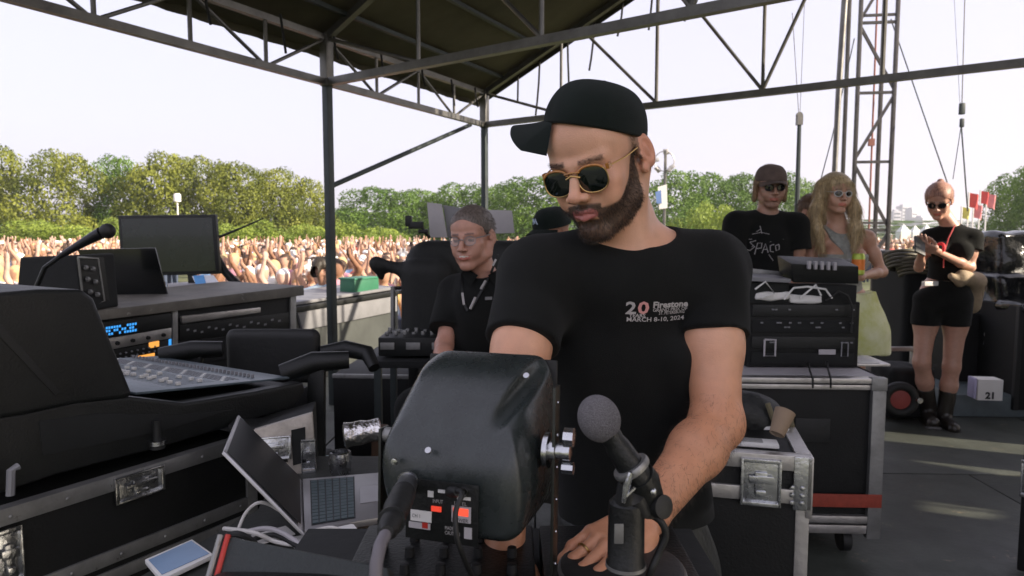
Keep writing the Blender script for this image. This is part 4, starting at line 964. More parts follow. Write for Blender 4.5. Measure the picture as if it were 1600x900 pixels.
def glasses(t, HRm, HTm, sc, lensm, framem, r=.0245, name='sunglasses'):
    g = thing(name, None, None, (0, 0, 0)); g.parent = t; g.location = Vector(HTm + HRm @ V(0, .1, 0)) - t.location; fw = MB(); wr0 = .0012 if name == 'glasses' else .0022; ln = MB()
    h_ = lambda p: Vector(HRm @ (np.asarray(p) * sc) + HTm); fwd = Vector(HRm[:, 1])
    for s in (-1, 1):
        pts = [h_((s * .032 + r * math.cos(a * .349), .103 - .35 * max(0, abs(s * .032 + r * math.cos(a * .349)) - .02), r * .82 * math.sin(a * .349) - .001)) for a in range(19)]
        fw.tube(pts, wr0, 6, cap=False); c = sum(pts[:-1], Vector()) / 18; ln.add([c + fwd * .003] + pts[:-1] + [c - fwd * .001], [(0, i + 1, (i + 1) % 18 + 1) for i in range(18)] + [(19, (i + 1) % 18 + 1, i + 1) for i in range(18)])
        fw.tube([h_((s * .056, .092, .008)), h_((s * .074, .05, .01)), h_((s * .079, -.01, .012))], .002, 6)
    fw.tube([h_((-.009, .106, .003)), h_((0, .109, .006)), h_((.009, .106, .003))], .002, 6); fw.build('frame', framem, g, world=True); ln.build('lens', lensm, g, world=True)
def simple_cap(t, HRm, HTm, sc, m, tilt=8, rot=0, brim=True, z=.03):
    Cm = HRm @ np.array(Matrix.Rotation(R(tilt), 3, 'X')) @ np.array(Matrix.Rotation(R(rot), 3, 'Z')); c0 = HTm + HRm @ V(0, -.008, z) * sc; h_ = lambda p: Vector(Cm @ (np.asarray(p) * sc) + c0)
    mb = MB(); n = 32; k = 12; vs = []
    for s in (0, 1):
        for i in range(k + 1):
            ph = math.pi / 2 * i / k; rr = max(0, math.cos(ph)) ** .62
            for j in range(n):
                th = 2 * math.pi * j / n; vs.append(h_(((.088 - s * .003) * rr * math.cos(th), (.106 - s * .003) * rr * math.sin(th), .088 * math.sin(ph) - s * .003)))
    n1 = n * (k + 1); fs = [(s * n1 + i * n + j, s * n1 + i * n + (j + 1) % n, s * n1 + (i + 1) * n + (j + 1) % n, s * n1 + (i + 1) * n + j) for s in (0, 1) for i in range(k) for j in range(n)] + [(j, (j + 1) % n, n1 + (j + 1) % n, n1 + j) for j in range(n)]
    c = MB().add(vs, fs).build('cap', m, t, world=True)
    if brim:
        vs = []; 
        for s in (0, 1):
            for i in range(21):
                a = R(-60 + 6 * i)
                for j in range(7):
                    x = .088 * math.sin(a); y = .106 * math.cos(a) + .07 * max(0, math.cos(a * 1.45)) ** .5 * j / 6; vs.append(h_((x, y, .002 - 2.2 * x * x * (1 + j / 6) - .01 * j / 6 - s * .003)))
        f = lambda s, i, j: s * 147 + i * 7 + j
        MB().add(vs, [(f(s, i, j), f(s, i + 1, j), f(s, i + 1, j + 1), f(s, i, j + 1)) for s in (0, 1) for i in range(20) for j in range(6)] + [(f(0, i, 6), f(0, i + 1, 6), f(1, i + 1, 6), f(1, i, 6)) for i in range(20)]).build('brim', m, c, world=True)
    return c
def hair_sdf(t, HRm, HTm, sc, m, caps=(), shell=.008, front=.055, low=-.02, world_caps=(), amp=.003, h=.004, freq=110, name='hair'):
    H = Shape(); H.frame(HRm, HTm, sc); H.ell((0, -.016, .038), (.0765 + shell, .098 + shell, .087 + shell), .01); H.ell((0, .02, .06), (.066 + shell * .6, .07, .05), .02)
    H.ell((0, .105, -.005), (.062, .062, front + .005), .012, 's'); H.ell((0, .06, -.06), (.07, .075, .07), .01, 's')
    for s in (-1, 1): H.ell((s * .085, -.005, -.012), (.022, .03, .035), .008, 's') if not caps and not world_caps else None
    if not world_caps: H.cut((0, -.05, low), (0, .5, -1))
    for a, b, ra, rb in caps: H.cap(a, b, ra, rb, .015)
    H.frame()
    for a, b, ra, rb in world_caps: H.cap(a, b, ra, rb, .045)
    pts = [HTm - .14, HTm + .14] + [x - .05 for a, b, *_ in world_caps for x in (a, b)] + [x + .05 for a, b, *_ in world_caps for x in (a, b)] + [HTm + HRm @ np.asarray(x) + q for a, b, *_ in caps for x in (a, b) for q in (-.04, .04)]; A = np.array(pts)
    ho = sdf_obj(name, H, [(A.min(0), A.max(0), h)], m, t, dispf=disp(amp, freq, 9, 8, (1, 1, .12)))
    v_, n_ = vn(ho); lng = bool(world_caps); bk = HRm @ V(0, -.8, -.5)
    strands('hair_strands', v_, n_, (lambda p, N: N * .22 + V(0, 0, -1)[None]) if lng else (lambda p, N: N * .35 + bk[None]), 5200 if lng else 3200, .06 if lng else .014, .0011 if lng else .0007, m, t, 5, .25, .15)
    return ho
def shoe(t, p, d):
    d = unit(d); Q = Shape(); Q.cap(p + d * -.04 + V(0, 0, .05), p + d * .15 + V(0, 0, .035), .048, .040, .03); Q.cap(p + V(0, 0, .06), p + V(0, 0, .12), .048, .05, .03); Q.cut(p + V(0, 0, .004), (0, 0, -1)); return sdf_obj('shoe', Q, [(p - .25, p + .25, .009)], M['rubber'], t)
hairm = lambda n, c, c2: mat(n, c, .5, 0, .35, 130, .2, 160, col2=c2, stretch=(1, 1, .06))
black_lens = mat('black_lens', (.01, .01, .012), .08, spec=.7)
# woman with the phone, full figure
Y = 4.74
wph = thing('person', 'woman in black top and shorts reading a phone, tan jacket tied at the waist', 'person', (W(1470, 400, Y).x, Y, 0))
HRw = headframe(38, 22, 0); J = stdJ(0, Y, 30, (1467, 314), HRw, (1486, 350, .02), (1521, 372, -.03), (1452, 372, .08), (1516, 418, -.06), (1436, 418, -.02), (1462, 392, -.22), (1440, 393, -.16), (1486, 392, .03), (1476, 456, .03))
J['HP'] = [W_(1450, 470, Y + .04), W_(1496, 470, Y)]; J['KN'] = [W_(1440, 566, Y - .02), W_(1487, 572, Y - .03)]; J['AN'] = [W_(1452, 640, Y + .06), W_(1476, 648, Y)]; J['TD'] = [unit((-.4, -1, 0)), unit((-.2, -1, 0))]
figure(wph, J, (.50, .28, .20), M['cloth_black'], sleeve=.42, sc=.95, h=.007, hh=.004, fem=True, legs=True, legfat=.98, hem=W_(1480, 438, Y), hands=[(0, V(-.3, -.5, .25), V(0, -.6, -1), V(.5, -.3, .3), (.5, .6, .6, .6)), (1, V(-.9, -.2, .25), V(.2, -.6, -.8), V(0, -.4, 1), (.5, .6, .6, .6))])
hair_sdf(wph, HRw, J['HT'], .95, hairm('pink_brown_hair', (.21, .10, .075), (.43, .23, .165)), caps=[((-.0, -.09, .085), (0, -.10, .11), .03, .024)], shell=.012, front=.066)
glasses(wph, HRw, J['HT'], .95, black_lens, M['black'])
Q = Shape(); a, b = J['PV'], None
Q.cap(W_(1482, 446, Y + .02), W_(1478, 470, Y + .02), .135, .145, .04, fl=((0, 1, 0), .82))
for q in (0, 1): d = J['KN'][q] - J['HP'][q]; Q.cap(J['HP'][q], J['HP'][q] + d * .7, .096, .088, .04)
Q.cut(W_(1480, 438, Y), (0, 0, 1)); Q.cut(W_(1480, 508, Y), (0, 0, -1)); sdf_obj('shorts', Q, [(J['PV'] - .27, J['PV'] + V(.27, .25, .2), .007)], M['cloth_black'], wph, dispf=disp(.005, 50, 6, 6))
MB().box(W(1453, 443, Y - .085), (.11, .03, .03), Matrix.Rotation(R(12), 3, 'Z')).build('waistband', M['white'], wph, .004, world=True)
Q = Shape(); Q.cap(W_(1502, 432, Y - .10), W_(1526, 440, Y), .045, .05, .03); Q.cap(W_(1500, 438, Y + .16), W_(1530, 440, Y + .06), .05, .05, .03); Q.cap(W_(1522, 440, Y), W_(1520, 478, Y + .06), .055, .05, .04); Q.cap(W_(1526, 436, Y + .1), W_(1528, 470, Y + .12), .05, .03, .03); Q.cap(W_(1486, 432, Y - .12), W_(1500, 440, Y - .10), .022, .035, .02)
c = W_(1510, 450, Y + .03); sdf_obj('tied_jacket', Q, [(c - .28, c + .28, .007)], mat('tan_jacket', (.34, .26, .17), .8, 0, .2, 10, .3, 60), wph, dispf=disp(.010, 45, 7, 6))
for q in (0, 1):
    Q = Shape(); c = J['AN'][q]; dn = unit(J['KN'][q] - c); Q.cap(c + dn * .19, c + dn * .02, .054, .05, .02); Q.cap(c + V(0, .02, -.04), c + J['TD'][q] * .15 + V(0, 0, -.055), .045, .042, .03); Q.box(c + J['TD'][q] * .06 + V(0, 0, -.095), (.05, .13, .018), .01, .008, rot=np.stack([np.cross(J['TD'][q], V(0, 0, 1)), J['TD'][q], V(0, 0, 1)], 1)); Q.cut(c + dn * .18, dn)
    o = sdf_obj('boot', Q, [(c - V(.2, .25, .13), c + V(.2, .15, .28), .005)], mat('worn_black_leather', (.02, .016, .012), .3, 0, .3, 20, .2, 90, spec=.7), wph, dispf=disp(.002, 90, 3, 5))
MB().torus(W(1468, 388, Y - .19), .033, .010, (1, .25, -.3), 20, 8).build('wristband', mat('red_fabric_band', (.7, .03, .04), .6), wph, world=True)
ph = MB().box(W(1437, 384, Y - .29), (.075, .012, .145), Matrix.Rotation(R(25), 3, 'Y') @ Matrix.Rotation(R(-40), 3, 'X')); o = ph.build('mobile_phone', M['black'], None, .005); tag(o, 'black phone in the hands of the woman in shorts', 'phone')
lan = MB().tube([W(1492, 352, Y - .10), W(1482, 372, Y - .135), W(1476, 392, Y - .14), W(1474, 418, Y - .13)], .004, 6); lan.build('cord', M['print_red'], wph, world=True)
# capped man behind the racks
Y = 3.95
mc = thing('person', 'man in a grey cap and black t-shirt with white scrawled print, beside the blonde woman', 'person', (W(1200, 400, Y).x, Y, 0))
HRc = headframe(6, 6, 0); J = stdJ(0, Y, -3, (1204, 292), HRc, (1198, 332, .03), (1243, 352), (1150, 350), (1248, 422, -.02), (1140, 425, -.02), (1232, 470, -.2), (1160, 470, -.2), (1197, 385, .03), (1197, 470, .03))
J['HP'] = [W_(1180, 480, Y), W_(1215, 480, Y)]; J['KN'] = [V(J['HP'][0][0], Y, .48), V(J['HP'][1][0], Y, .48)]; J['AN'] = [V(J['HP'][0][0] - .02, Y + .03, .1), V(J['HP'][1][0] + .02, Y + .03, .1)]; J['TD'] = [V(0, -1, 0)] * 2
_, tp = figure(mc, J, (.40, .22, .15), M['cloth_black'], sleeve=.55, h=.007, hh=.004, legs=True, hem=W_(1200, 478, Y), hands=[(1, V(-.2, -.5, -.3), V(0, -.4, 1), V(-1, 0, 0), (.4, .5, .5, .5)), (0, V(.2, -.5, -.3), V(0, -.4, 1), V(1, 0, 0), (.4, .5, .5, .5))], topfit=.016,
    colx=lambda P, L, n, c: np.where((n & (L[:, 2] < -.05) & (L[:, 1] > .04) & (np.abs(L[:, 2] + .0645) > .008) & (L[:, 2] > -.12))[:, None], c * .72, c))
hair_sdf(mc, HRc, J['HT'], 1.0, hairm('light_brown_hair', (.16, .09, .045), (.28, .18, .10)), caps=[((s * .078, .0, .02), (s * .083, -.015, -.075), .018, .014) for s in (-1, 1)] + [((0, -.09, 0), (0, -.09, -.07), .04, .03)], shell=.006)
simple_cap(mc, HRc, J['HT'], 1.0, mat('faded_brown_grey_cap', (.12, .085, .07), .85, 0, .2, 20, .4, 300), tilt=0, z=.038)
glasses(mc, HRc, J['HT'], 1.0, black_lens, M['black'], .022)
Q = Shape(); 
for q in (0, 1): Q.cap(J['HP'][q], J['KN'][q], .1, .075, .05); Q.cap(J['KN'][q], J['AN'][q], .075, .06, .03)
sdf_obj('trousers', Q, [(np.minimum(J['AN'][0], J['AN'][1]) - V(.1, .15, .05), np.maximum(J['HP'][0], J['HP'][1]) + .13, .012)], M['cloth_black'], mc)
B = bvh(tp); scr = MB()
def stroke(pts, r):
    o_ = []
    for u, v in pts:
        p = W(u, v, Y - .14); hit = B.ray_cast(p - Vector((0, .2, 0)), Vector((0, 1, 0)), 1.0); o_.append(Vector(hit[0]) - Vector((0, .001, 0)) if hit[0] else p)
    scr.tube(o_, r, 5)
for st_, r in (([(1196, 353), (1197, 365)], .0022), ([(1184, 366), (1196, 363), (1208, 366)], .0018), ([(1196, 358), (1190, 362)], .0016), ([(1188, 376), (1180, 379), (1186, 386), (1180, 392), (1172, 390)], .003), ([(1184, 384), (1172, 410)], .0024), ([(1186, 398), (1190, 380), (1196, 380), (1195, 388), (1188, 389)], .003), ([(1196, 396), (1201, 381), (1205, 395)], .003), ([(1198, 390), (1204, 390)], .002), ([(1214, 382), (1208, 384), (1208, 393), (1213, 394)], .003), ([(1222, 382), (1216, 384), (1217, 392), (1222, 390), (1222, 383)], .003), ([(1178, 374), (1230, 374)], .0014), ([(1180, 378), (1210, 378)], .0014), ([(1206, 398), (1213, 408)], .002)): stroke(st_, r)
scr.build('printed_scrawl', M['print_white'], tp, world=True)
# blonde woman
Y = 4.0
wb = thing('person', 'blonde woman with long hair and white sunglasses in a grey top holding a can', 'person', (W(1310, 400, Y).x, Y, 0))
HRb = headframe(-3, 2, 2); J = stdJ(0, Y, 0, (1305, 303), HRb, (1310, 348, .03), (1355, 372, .02), (1270, 372), (1378, 425, .0), (1262, 428, .02), (1342, 432, -.18), (1268, 480, -.1), (1310, 402, .03), (1318, 478, .03))
J['HP'] = [W_(1300, 490, Y), W_(1338, 490, Y)]; J['KN'] = [V(J['HP'][0][0], Y, .46), V(J['HP'][1][0], Y, .46)]; J['AN'] = [V(J['HP'][0][0], Y + .03, .1), V(J['HP'][1][0], Y + .03, .1)]; J['TD'] = [V(0, -1, 0)] * 2
figure(wb, J, (.55, .31, .21), mat('grey_sparkle_top', (.30, .31, .28), .5, .1, .3, 30, .5, 200), sleeve=0, scoop=.035, sc=.95, fem=True, legs=True, h=.007, hh=.004, hem=W_(1310, 460, Y), topfit=.008, hands=[(1, V(-.9, -.3, .25), V(0, -1, .3), V(-.2, 0, 1), (.7, .8, .8, .8)), (0, V(0, -.3, -1), V(-1, 0, 0), V(0, -1, 0), (.3, .4, .4, .4))])
wc = []
for s, xs in ((-1, (1284, 1276, 1276, 1286)), (1, (1325, 1334, 1338, 1334))):
    ys = (290, 325, 358, 392)
    for i in range(3): wc.append((W_(xs[i], ys[i], Y + (.02 if i == 0 else -.03 * i)), W_(xs[i + 1], ys[i + 1], Y - .03 * (i + 1)), (.030, .028, .026)[i], (.028, .026, .010)[i]))
wc.append((W_(1300, 300, Y + .08), W_(1303, 375, Y + .10), .055, .045))
hair_sdf(wb, HRb, J['HT'], .95, hairm('blonde_hair', (.30, .21, .10), (.52, .40, .22)), world_caps=wc, shell=.011, amp=.0022, freq=120, front=.055)
glasses(wb, HRb, J['HT'], .95, black_lens, M['white'], .022)
Q = Shape(); Q.cap(W_(1319, 462, Y + .03), W_(1326, 520, Y + .02), .165, .20, .04); Q.cap(W_(1330, 520, Y + .02), W_(1330, 560, Y + .02), .20, .21, .04); Q.cut(W_(1320, 455, Y), (0, 0, 1)); Q.cut(W_(1320, 548, Y), (0, 0, -1)); c = W_(1330, 500, Y)
sdf_obj('skirt', Q, [(c - .3, c + .3, .009)], mat('lime_white_skirt', (.62, .66, .06), .7, 0, .2, 3.5, .2, 20, col2=(.72, .72, .55)), wb, dispf=disp(.012, 50, 4, 5, (1, 1, .05)))
cn = thing('drink_can', 'green and orange drink can held by the blonde woman', 'can', W(1341, 413, Y - .24)); MB().lathe([(.026, -.06), (.033, -.052), (.033, .048), (.026, .06)], n=20).build('body', mat('lime_can_print', (.45, .55, .08), .35, .3), cn); MB().lathe([(.0338, -.03), (.0338, .028)], n=20).build('printed_band', mat('orange_can_print', (.75, .2, .03), .35, .2), cn)
for nm_, jj, tt in (('shoe', None, None),):
    pass
for q in (0, 1): shoe(wb, V(J['AN'][q][0], J['AN'][q][1], 0), V(0, -1, 0)); shoe(mc, V(W(1180 + 35 * q, 480, 3.95).x + (.02 if q else -.02), 3.98, 0), V(0, -1, 0))
# half hidden person between them
Y = 4.5; hd_ = thing('person', 'half hidden person whose face shows between the capped man and the blonde woman', 'person', (W(1270, 400, Y).x, Y, 0))
HRh = headframe(-25, 5, 0); J = stdJ(0, Y, -20, (1272, 332), HRh, (1276, 368, .03), (1306, 388, .05), (1248, 388, .0), (1312, 440), (1244, 440), (1300, 480, -.15), (1250, 480, -.15), (1277, 410, .03), (1280, 480, .03))
figure(hd_, J, (.50, .26, .18), mat('pale_pink_top', (.45, .3, .27), .8), sc=.92, h=.009, hh=.005); hair_sdf(hd_, HRh, J['HT'], .92, hairm('brown_hair', (.09, .05, .03), (.16, .09, .05)), shell=.012, h=.006)
for q in (0, 1):
    MB().tube([J['PV'] + V(.07 * (q * 2 - 1), 0, 0), V(J['PV'][0] + .08 * (q * 2 - 1), Y, .45), V(J['PV'][0] + .09 * (q * 2 - 1), Y, .02)], [.09, .07, .05], 10).build('trouser_leg', M['cloth_black'], hd_, world=True)
# seated man in polo and lanyard
Y = 2.8
mp = thing('person', 'smiling man with glasses in black polo shirt and lanyard, sitting behind the gear', 'person', (W(740, 450, Y).x, Y, 0))
HRp = headframe(20, 6, -3); J = stdJ(0, Y, 22, (738, 372), HRp, (756, 428, .05), (800, 456, .0), (712, 458, .12), (806, 545, -.05), (694, 540, -.02), (770, 575, -.25), (690, 590, -.25), (754, 492, .07), (756, 590, .1))
_, tp = figure(mp, J, (.50, .26, .185), M['cloth_black'], sleeve=.72, smile=1.0, jaw=1.22, sc=1.04, h=.0065, hh=.0035, topfit=.018, infl=.03, hands=[(1, V(-.5, -.6, -.1), V(0, -.2, 1), V(-.5, 0, .2), (.4, .5, .5, .5)), (0, V(.3, -.8, -.1), V(0, -.2, 1), V(.5, 0, .2), (.4, .5, .5, .5))],
    colx=lambda P, L, n, c: np.where((n & (np.abs(L[:, 0]) < .02) & (np.abs(L[:, 2] + .0595) < .0022) & (L[:, 1] > .085))[:, None], V(.75, .7, .62), c))
hair_sdf(mp, HRp, J['HT'], 1.04, hairm('greying_brown_hair', (.07, .055, .045), (.16, .13, .11)), shell=.005, front=.080, amp=.0014)
glasses(mp, HRp, J['HT'], 1.04, mat('clear_lens', (.8, .8, .8), .05, spec=.5, var=0, alpha=.10), M['grey'], .021, 'glasses')
B = bvh(tp); scr = MB()
Yl = Y - .16
def path(pts, m, r, par, B):
    o_ = []; pts = [Vector(p) for p in pts]
    for i in range(len(pts) - 1):
        for q in range(6): 
            p = pts[i].lerp(pts[i + 1], q / 6); hit = B.ray_cast(p - Vector((0, .3, 0)), Vector((0, 1, 0)), .8); o_.append(Vector(hit[0]) - Vector((0, .003, 0)) if hit[0] else p)
    return o_
lb = MB()
for pts in ([W(778, 398, Yl), W(768, 425, Yl), W(752, 455, Yl), W(731, 492, Yl)], [W(716, 432, Yl), W(718, 455, Yl), W(722, 478, Yl), W(729, 492, Yl)]):
    o_ = path(pts, None, 0, None, B); lb.tube(o_, .0065, 4)
lb.build('lanyard', M['black'], mp, world=True); lb = MB()
for pts in ([W(775, 405, Yl), W(769, 417, Yl)], [W(757, 442, Yl), W(748, 458, Yl)], [W(741, 468, Yl), W(731, 490, Yl)], [W(719, 462, Yl), W(723, 484, Yl)]): o_ = path(pts, None, 0, None, B); MB().tube([p - Vector((0, .004, 0)) for p in o_], .0055, 4).build('lanyard_print', M['print_white'], mp, world=True)
pass
MB().box(path([W(762, 470, Yl), W(762, 471, Yl)], 0, 0, 0, B)[0] - Vector((0, .002, 0)), (.03, .003, .012), Matrix.Rotation(R(25), 3, 'Z')).build('shirt_emblem', M['grey'], mp, world=True)
for s in (-1, 1):
    cl = MB(); a = J['NB'] + V(s * .02, -.085, .0); cl.prism([a + V(0, 0, .0), a + V(s * .06, .03, .035), a + V(s * .065, .01, -.0), a + V(s * .03, -.015, -.045)], (0, -.006, 0))
    cl.build('collar', M['cloth_black'], mp, world=True)
Q = Shape(); 
for q, s in ((0, -1), (1, 1)): a = J['PV'] + V(s * .08, 0, -.03); Q.cap(a, a + V(s * .05 - .1, -.42, .0), .1, .08, .04); Q.cap(a + V(s * .05 - .1, -.42, .0), V(a[0] + s * .05 - .1, a[1] - .44, .13), .075, .06, .03); shoe(mp, V(a[0] + s * .05 - .1, a[1] - .44, 0), V(-.2, -1, 0))
J_st = J['PV']; c = J['PV']; sdf_obj('trousers', Q, [(c - V(.42, .65, .72), c + V(.35, .2, .2), .014)], M['cloth_black'], mp)
# person in a cap with emblem behind the main man's shoulder
Y = 3.5; cpn = thing('person', 'person in a black cap with a white emblem, mostly hidden behind the bearded man', 'person', (W(860, 400, Y).x, Y, 0))
HRk = headframe(42, 12, 0); J = stdJ(0, Y, 35, (862, 362), HRk, (872, 405, .04), (915, 425, .0), (838, 425, .15), (925, 480), (830, 480), (900, 520, -.2), (840, 520, -.2), (876, 452, .07), (878, 520, .08))
figure(cpn, J, (.42, .22, .15), M['cloth_black'], h=.009, hh=.0045); co = simple_cap(cpn, HRk, J['HT'], 1.05, M['cap_black'], tilt=0, z=.030, rot=0)
hh_ = lambda p: Vector(HRk @ np.asarray(p) * 1.05 + J['HT']); mbx = MB()
for pts in ([(-.012, .1135, .058), (-.004, .116, .085), (.002, .1145, .062)], [(.002, .1145, .062), (.010, .1135, .085), (.016, .110, .058)]): mbx.tube([hh_(p) for p in pts], .0028, 5)
mbx.build('cap_emblem', mat('white_blue_emblem', (.5, .6, .75), .6), co, world=True)
# person in pale blue, bent, with dark hair, beyond the pole
Y = 8.2; bl = thing('person', 'dark haired person in pale blue shirt bending beyond the grey chest', 'person', (W(505, 450, Y).x, Y, GZ)); HRl = headframe(-150, 30, 0)
J = stdJ(0, Y, -150, (504, 420), HRl, (506, 444, .02), (540, 462), (472, 462), (552, 510), (462, 510), (545, 540, .2), (470, 540, .2), (507, 480, .04), (508, 545, .05))
figure(bl, J, (.4, .22, .15), mat('pale_blue_shirt', (.35, .45, .55), .85, 0, .1, 10), sleeve=.9, sc=1.1, h=.012, hh=.007, topfit=.02); hair_sdf(bl, HRl, J['HT'], 1.12, hairm('near_black_hair', (.02, .014, .01), (.04, .03, .02)), shell=.014, caps=[((0, -.08, 0), (0, -.08, -.09), .06, .05)], h=.008)
for s in (-1, 1): MB().tube([J['PV'] + V(s * .08, 0, 0), V(J['PV'][0] + s * .1, Y, -.5), V(J['PV'][0] + s * .1, Y, GZ)], [.1, .07, .05], 10).build('trouser_leg', mat('blue_denim', (.05, .07, .12), .8), bl, world=True)
# ---------------- equipment ----------------
exn = Vector((ex.x, ex.y, 0)); eyn = Vector((ey.x, ey.y, 0)); ZU = Vector((0, 0, 1))
def fp(P, n=None): return lambda u, v: WP(u, v, P, n or exn)
def panel(pix, P0, off, thick, n=None):          # traced outline on a plane, pushed out by off and given thickness behind
    n = n or exn; return [WP(u, v, P0, n) + n * off for u, v in pix], -n * thick
def add_panel(mb, pix, P0, off, thick, n=None, m=0): a, d = panel(pix, P0, off, thick, n); mb.prism(a, d, m); return mb
def latch(t, c, n, up, w, h, name='latch'):      # butterfly latch dish: plate, rim, wings, keeper
    r_ = up.cross(n).normalized(); Mx = Matrix((r_, n, up)).transposed(); mb = MB()
    mb.box(c - n * .002, (w, .004, h), Mx, 0)
    for s in (-1, 1): mb.box(c + r_ * s * w * .47 + n * .003, (w * .07, .008, h), Mx, 0).box(c + up * s * h * .46 + n * .003, (w, .008, h * .08), Mx, 0)
    mb.box(c + n * .006 - up * h * .02, (w * .30, .006, h * .50), Mx, 0).box(c + n * .011 + up * h * .08, (w * .62, .004, h * .16), Mx, 0).box(c + n * .010 - up * h * .22, (w * .26, .006, h * .12), Mx, 0)
    for a in (-.42, .42):
        for b in (-.42, .42): mb.lathe([(.0001, .006), (w * .03, .005), (w * .035, 0)], c + r_ * a * w + up * b * h, n, 8)
    return mb.build(name, M['chrome'], t, .0012, world=True)
def rivets(mb, a, b, n, k, r=.005):
    for i in range(k): mb.lathe([(r, 0), (r * .8, r * .5), (.0001, r * .6)], Vector(a).lerp(Vector(b), (i + .5) / k), n, 8)
# left console and the case it sits in
PC = WZ(0, 800, .80)
cs = thing('flight_case', 'long black flight case with aluminium rails under the big mixing console', 'flight case', (PC.x, PC.y, 0), SY)
y0, y1 = -.9, (WP(398, 680, PC, exn) - PC).dot(eyn)
L = lambda x, y, z: PC + exn * x + eyn * y + ZU * (z - .80) 
def lbox(a, b, m=0, mb=None):
    mb = mb or MB(); a = Vector(a); b = Vector(b); c = (a + b) / 2; mb.box(L(*c), [abs(q) for q in (b - a)], Matrix.Rotation(SY, 3, 'Z'), m); return mb
lbox((-1.0, y0, .12), (-.006, y1 - .004, .795)).build('body', M['case_black'], cs, .004, world=True)
mb = lbox((-.03, y0, .768), (0, y1, .803)); lbox((-.028, y0, .60), (.001, y1, .632), mb=mb); lbox((-.026, y0, .555), (.0, y1, .585), mb=mb); rivets(mb, L(.001, y0, .784), L(.001, y1, .784), exn, 14); rivets(mb, L(.002, y0, .616), L(.002, y1, .616), exn, 14)
mb.build('aluminium_rail', M['alu_dull'], cs, .002, world=True)
lbox((-.03, y1 - .03, .12), (.002, y1 + .002, .798)).build('corner_edge', M['alu_dull'], cs, .002, world=True)
latch(cs, WP(217, 756, PC, exn) + exn * .004, exn, ZU, .118, .062)
latch(cs, WP(12, 870, PC, exn) + exn * .004, exn, ZU, .05, .12, 'corner_bracket')
for a, b in ((-.9, y0 + .1), (-.1, y0 + .1), (-.1, y1 - .1), (-.9, y1 - .1)):
    MB().lathe([(.05, -.02), (.05, .02)], L(a, b, .05), exn, 16).box(L(a, b, .11), (.09, .09, .02)).build('caster', M['rubber'], cs, .003, world=True)
cn_ = thing('mixing_console', 'big black mixing console with raised hood at the frame edge', 'mixing console', (PC.x, PC.y, .8), SY)
Pc2 = PC - exn * .03
prof = [(-120, 775), (-60, 660), (39, 646), (117, 628), (203, 620), (290, 630), (400, 612), (474, 597), (478, 612), (462, 636), (370, 664), (250, 700), (89, 742), (0, 772)]
mb = MB(); add_panel(mb, prof, Pc2, 0, .05); mb.build('side_cheek', M['black'], cn_, .008, world=True, seg=3)
prof2 = [(-60, 660), (39, 650), (117, 634), (203, 626), (290, 632), (400, 616), (470, 602), (460, 632), (370, 660), (250, 696), (89, 738), (0, 768)]
mb = MB(); add_panel(mb, prof2, Pc2 - exn * .05, 0, .80); mb.build('body', M['black'], cn_, .006, world=True)
mb = MB(); add_panel(mb, [(60, 658), (150, 646), (280, 648), (366, 640), (260, 672), (160, 694), (66, 712)], Pc2, .003, .006); mb.build('side_panel', M['black_matte'], cn_, .003, world=True)
hood = [(-170, 640), (-170, 470), (60, 452), (128, 452), (146, 466), (205, 612), (203, 622), (117, 632), (39, 648), (-60, 664)]
mb = MB(); add_panel(mb, hood, Pc2, .004, .86); mb.build('hood', M['black'], cn_, .012, world=True, seg=3)
mb = MB(); add_panel(mb, [(-20, 500), (2, 508), (92, 612), (84, 618), (-6, 522)], Pc2, .0065, .004); mb.build('hood_trim', M['rubber'], cn_, .002, world=True)
# control surface: plate, channel strips and fader caps
sa = WP(212, 617, Pc2 - exn * .07, exn); sb = WP(452, 592, Pc2 - exn * .07, exn); dv = (sb - sa); ln = dv.length; dv.normalize(); nn_ = dv.cross(-exn).normalized(); nn_ = nn_ if nn_.z > 0 else -nn_
mb = MB(); mb.prism([sa, sb, sb - exn * .7, sa - exn * .7], nn_ * .006); mb.build('control_surface', mat('slate_blue_panel', (.09, .12, .14), .35, .1, .25, 60), cn_, .001, world=True)
S0 = sa + nn_ * .006
fc = MB().box((0, 0, .004), (.008, .014, .009)).build('fader_cap', M['white'], cn_, .0015); Mrot = Matrix((-exn, dv, nn_)).transposed(); inv = wm(cn_).inverted()
def put(o, p): o.matrix_basis = inv @ Matrix.Translation(p) @ Mrot.to_4x4()
put(fc, S0 - exn * .05 + dv * ln * .30)
for i in range(34):
    c = fc.copy(); link(c, cn_); put(c, S0 - exn * (.05 + .019 * (i + 1)) + dv * ln * (.30 + random.choice((0, 0, .02, .05, .10, .16))))
mb = MB()
for i in range(34):
    p = S0 - exn * (.05 + .019 * i); mb.box(p + dv * ln * .38, (.0015, ln * .3, .001), Mrot)
    for k in range(4): mb.box(p + dv * ln * (.58 + .035 * k), (.009, .009, .003), Mrot, 1 if (i * 7 + k * 3) % 5 else 2)
    mb.lathe([(.005, 0), (.004, .010), (.0001, .011)], p + dv * ln * .80, nn_, 8, 1)
mb.build('channel_strip', [M['black'], M['grey'], M['white']], cn_, world=True)
MB().tube([WP(24, 727, PC, exn) + exn * .012, WP(12, 733, PC, exn) + exn * .014, WP(11, 772, PC, exn) + exn * .014], .008, 8).build('handle', M['grey'], cn_, world=True)
t = thing('jack_stand', 'short black threaded foot with chrome ring between console and case', 'foot', WP(252, 702, PC, exn) - exn * .015); cc = t.location
MB().lathe([(.018, 0), (.018, .012), (.009, .02), (.009, .07)], n=14).build('post', M['rubber'], t); MB().lathe([(.021, .010), (.021, .020)], n=14).build('ring', M['chrome'], t)
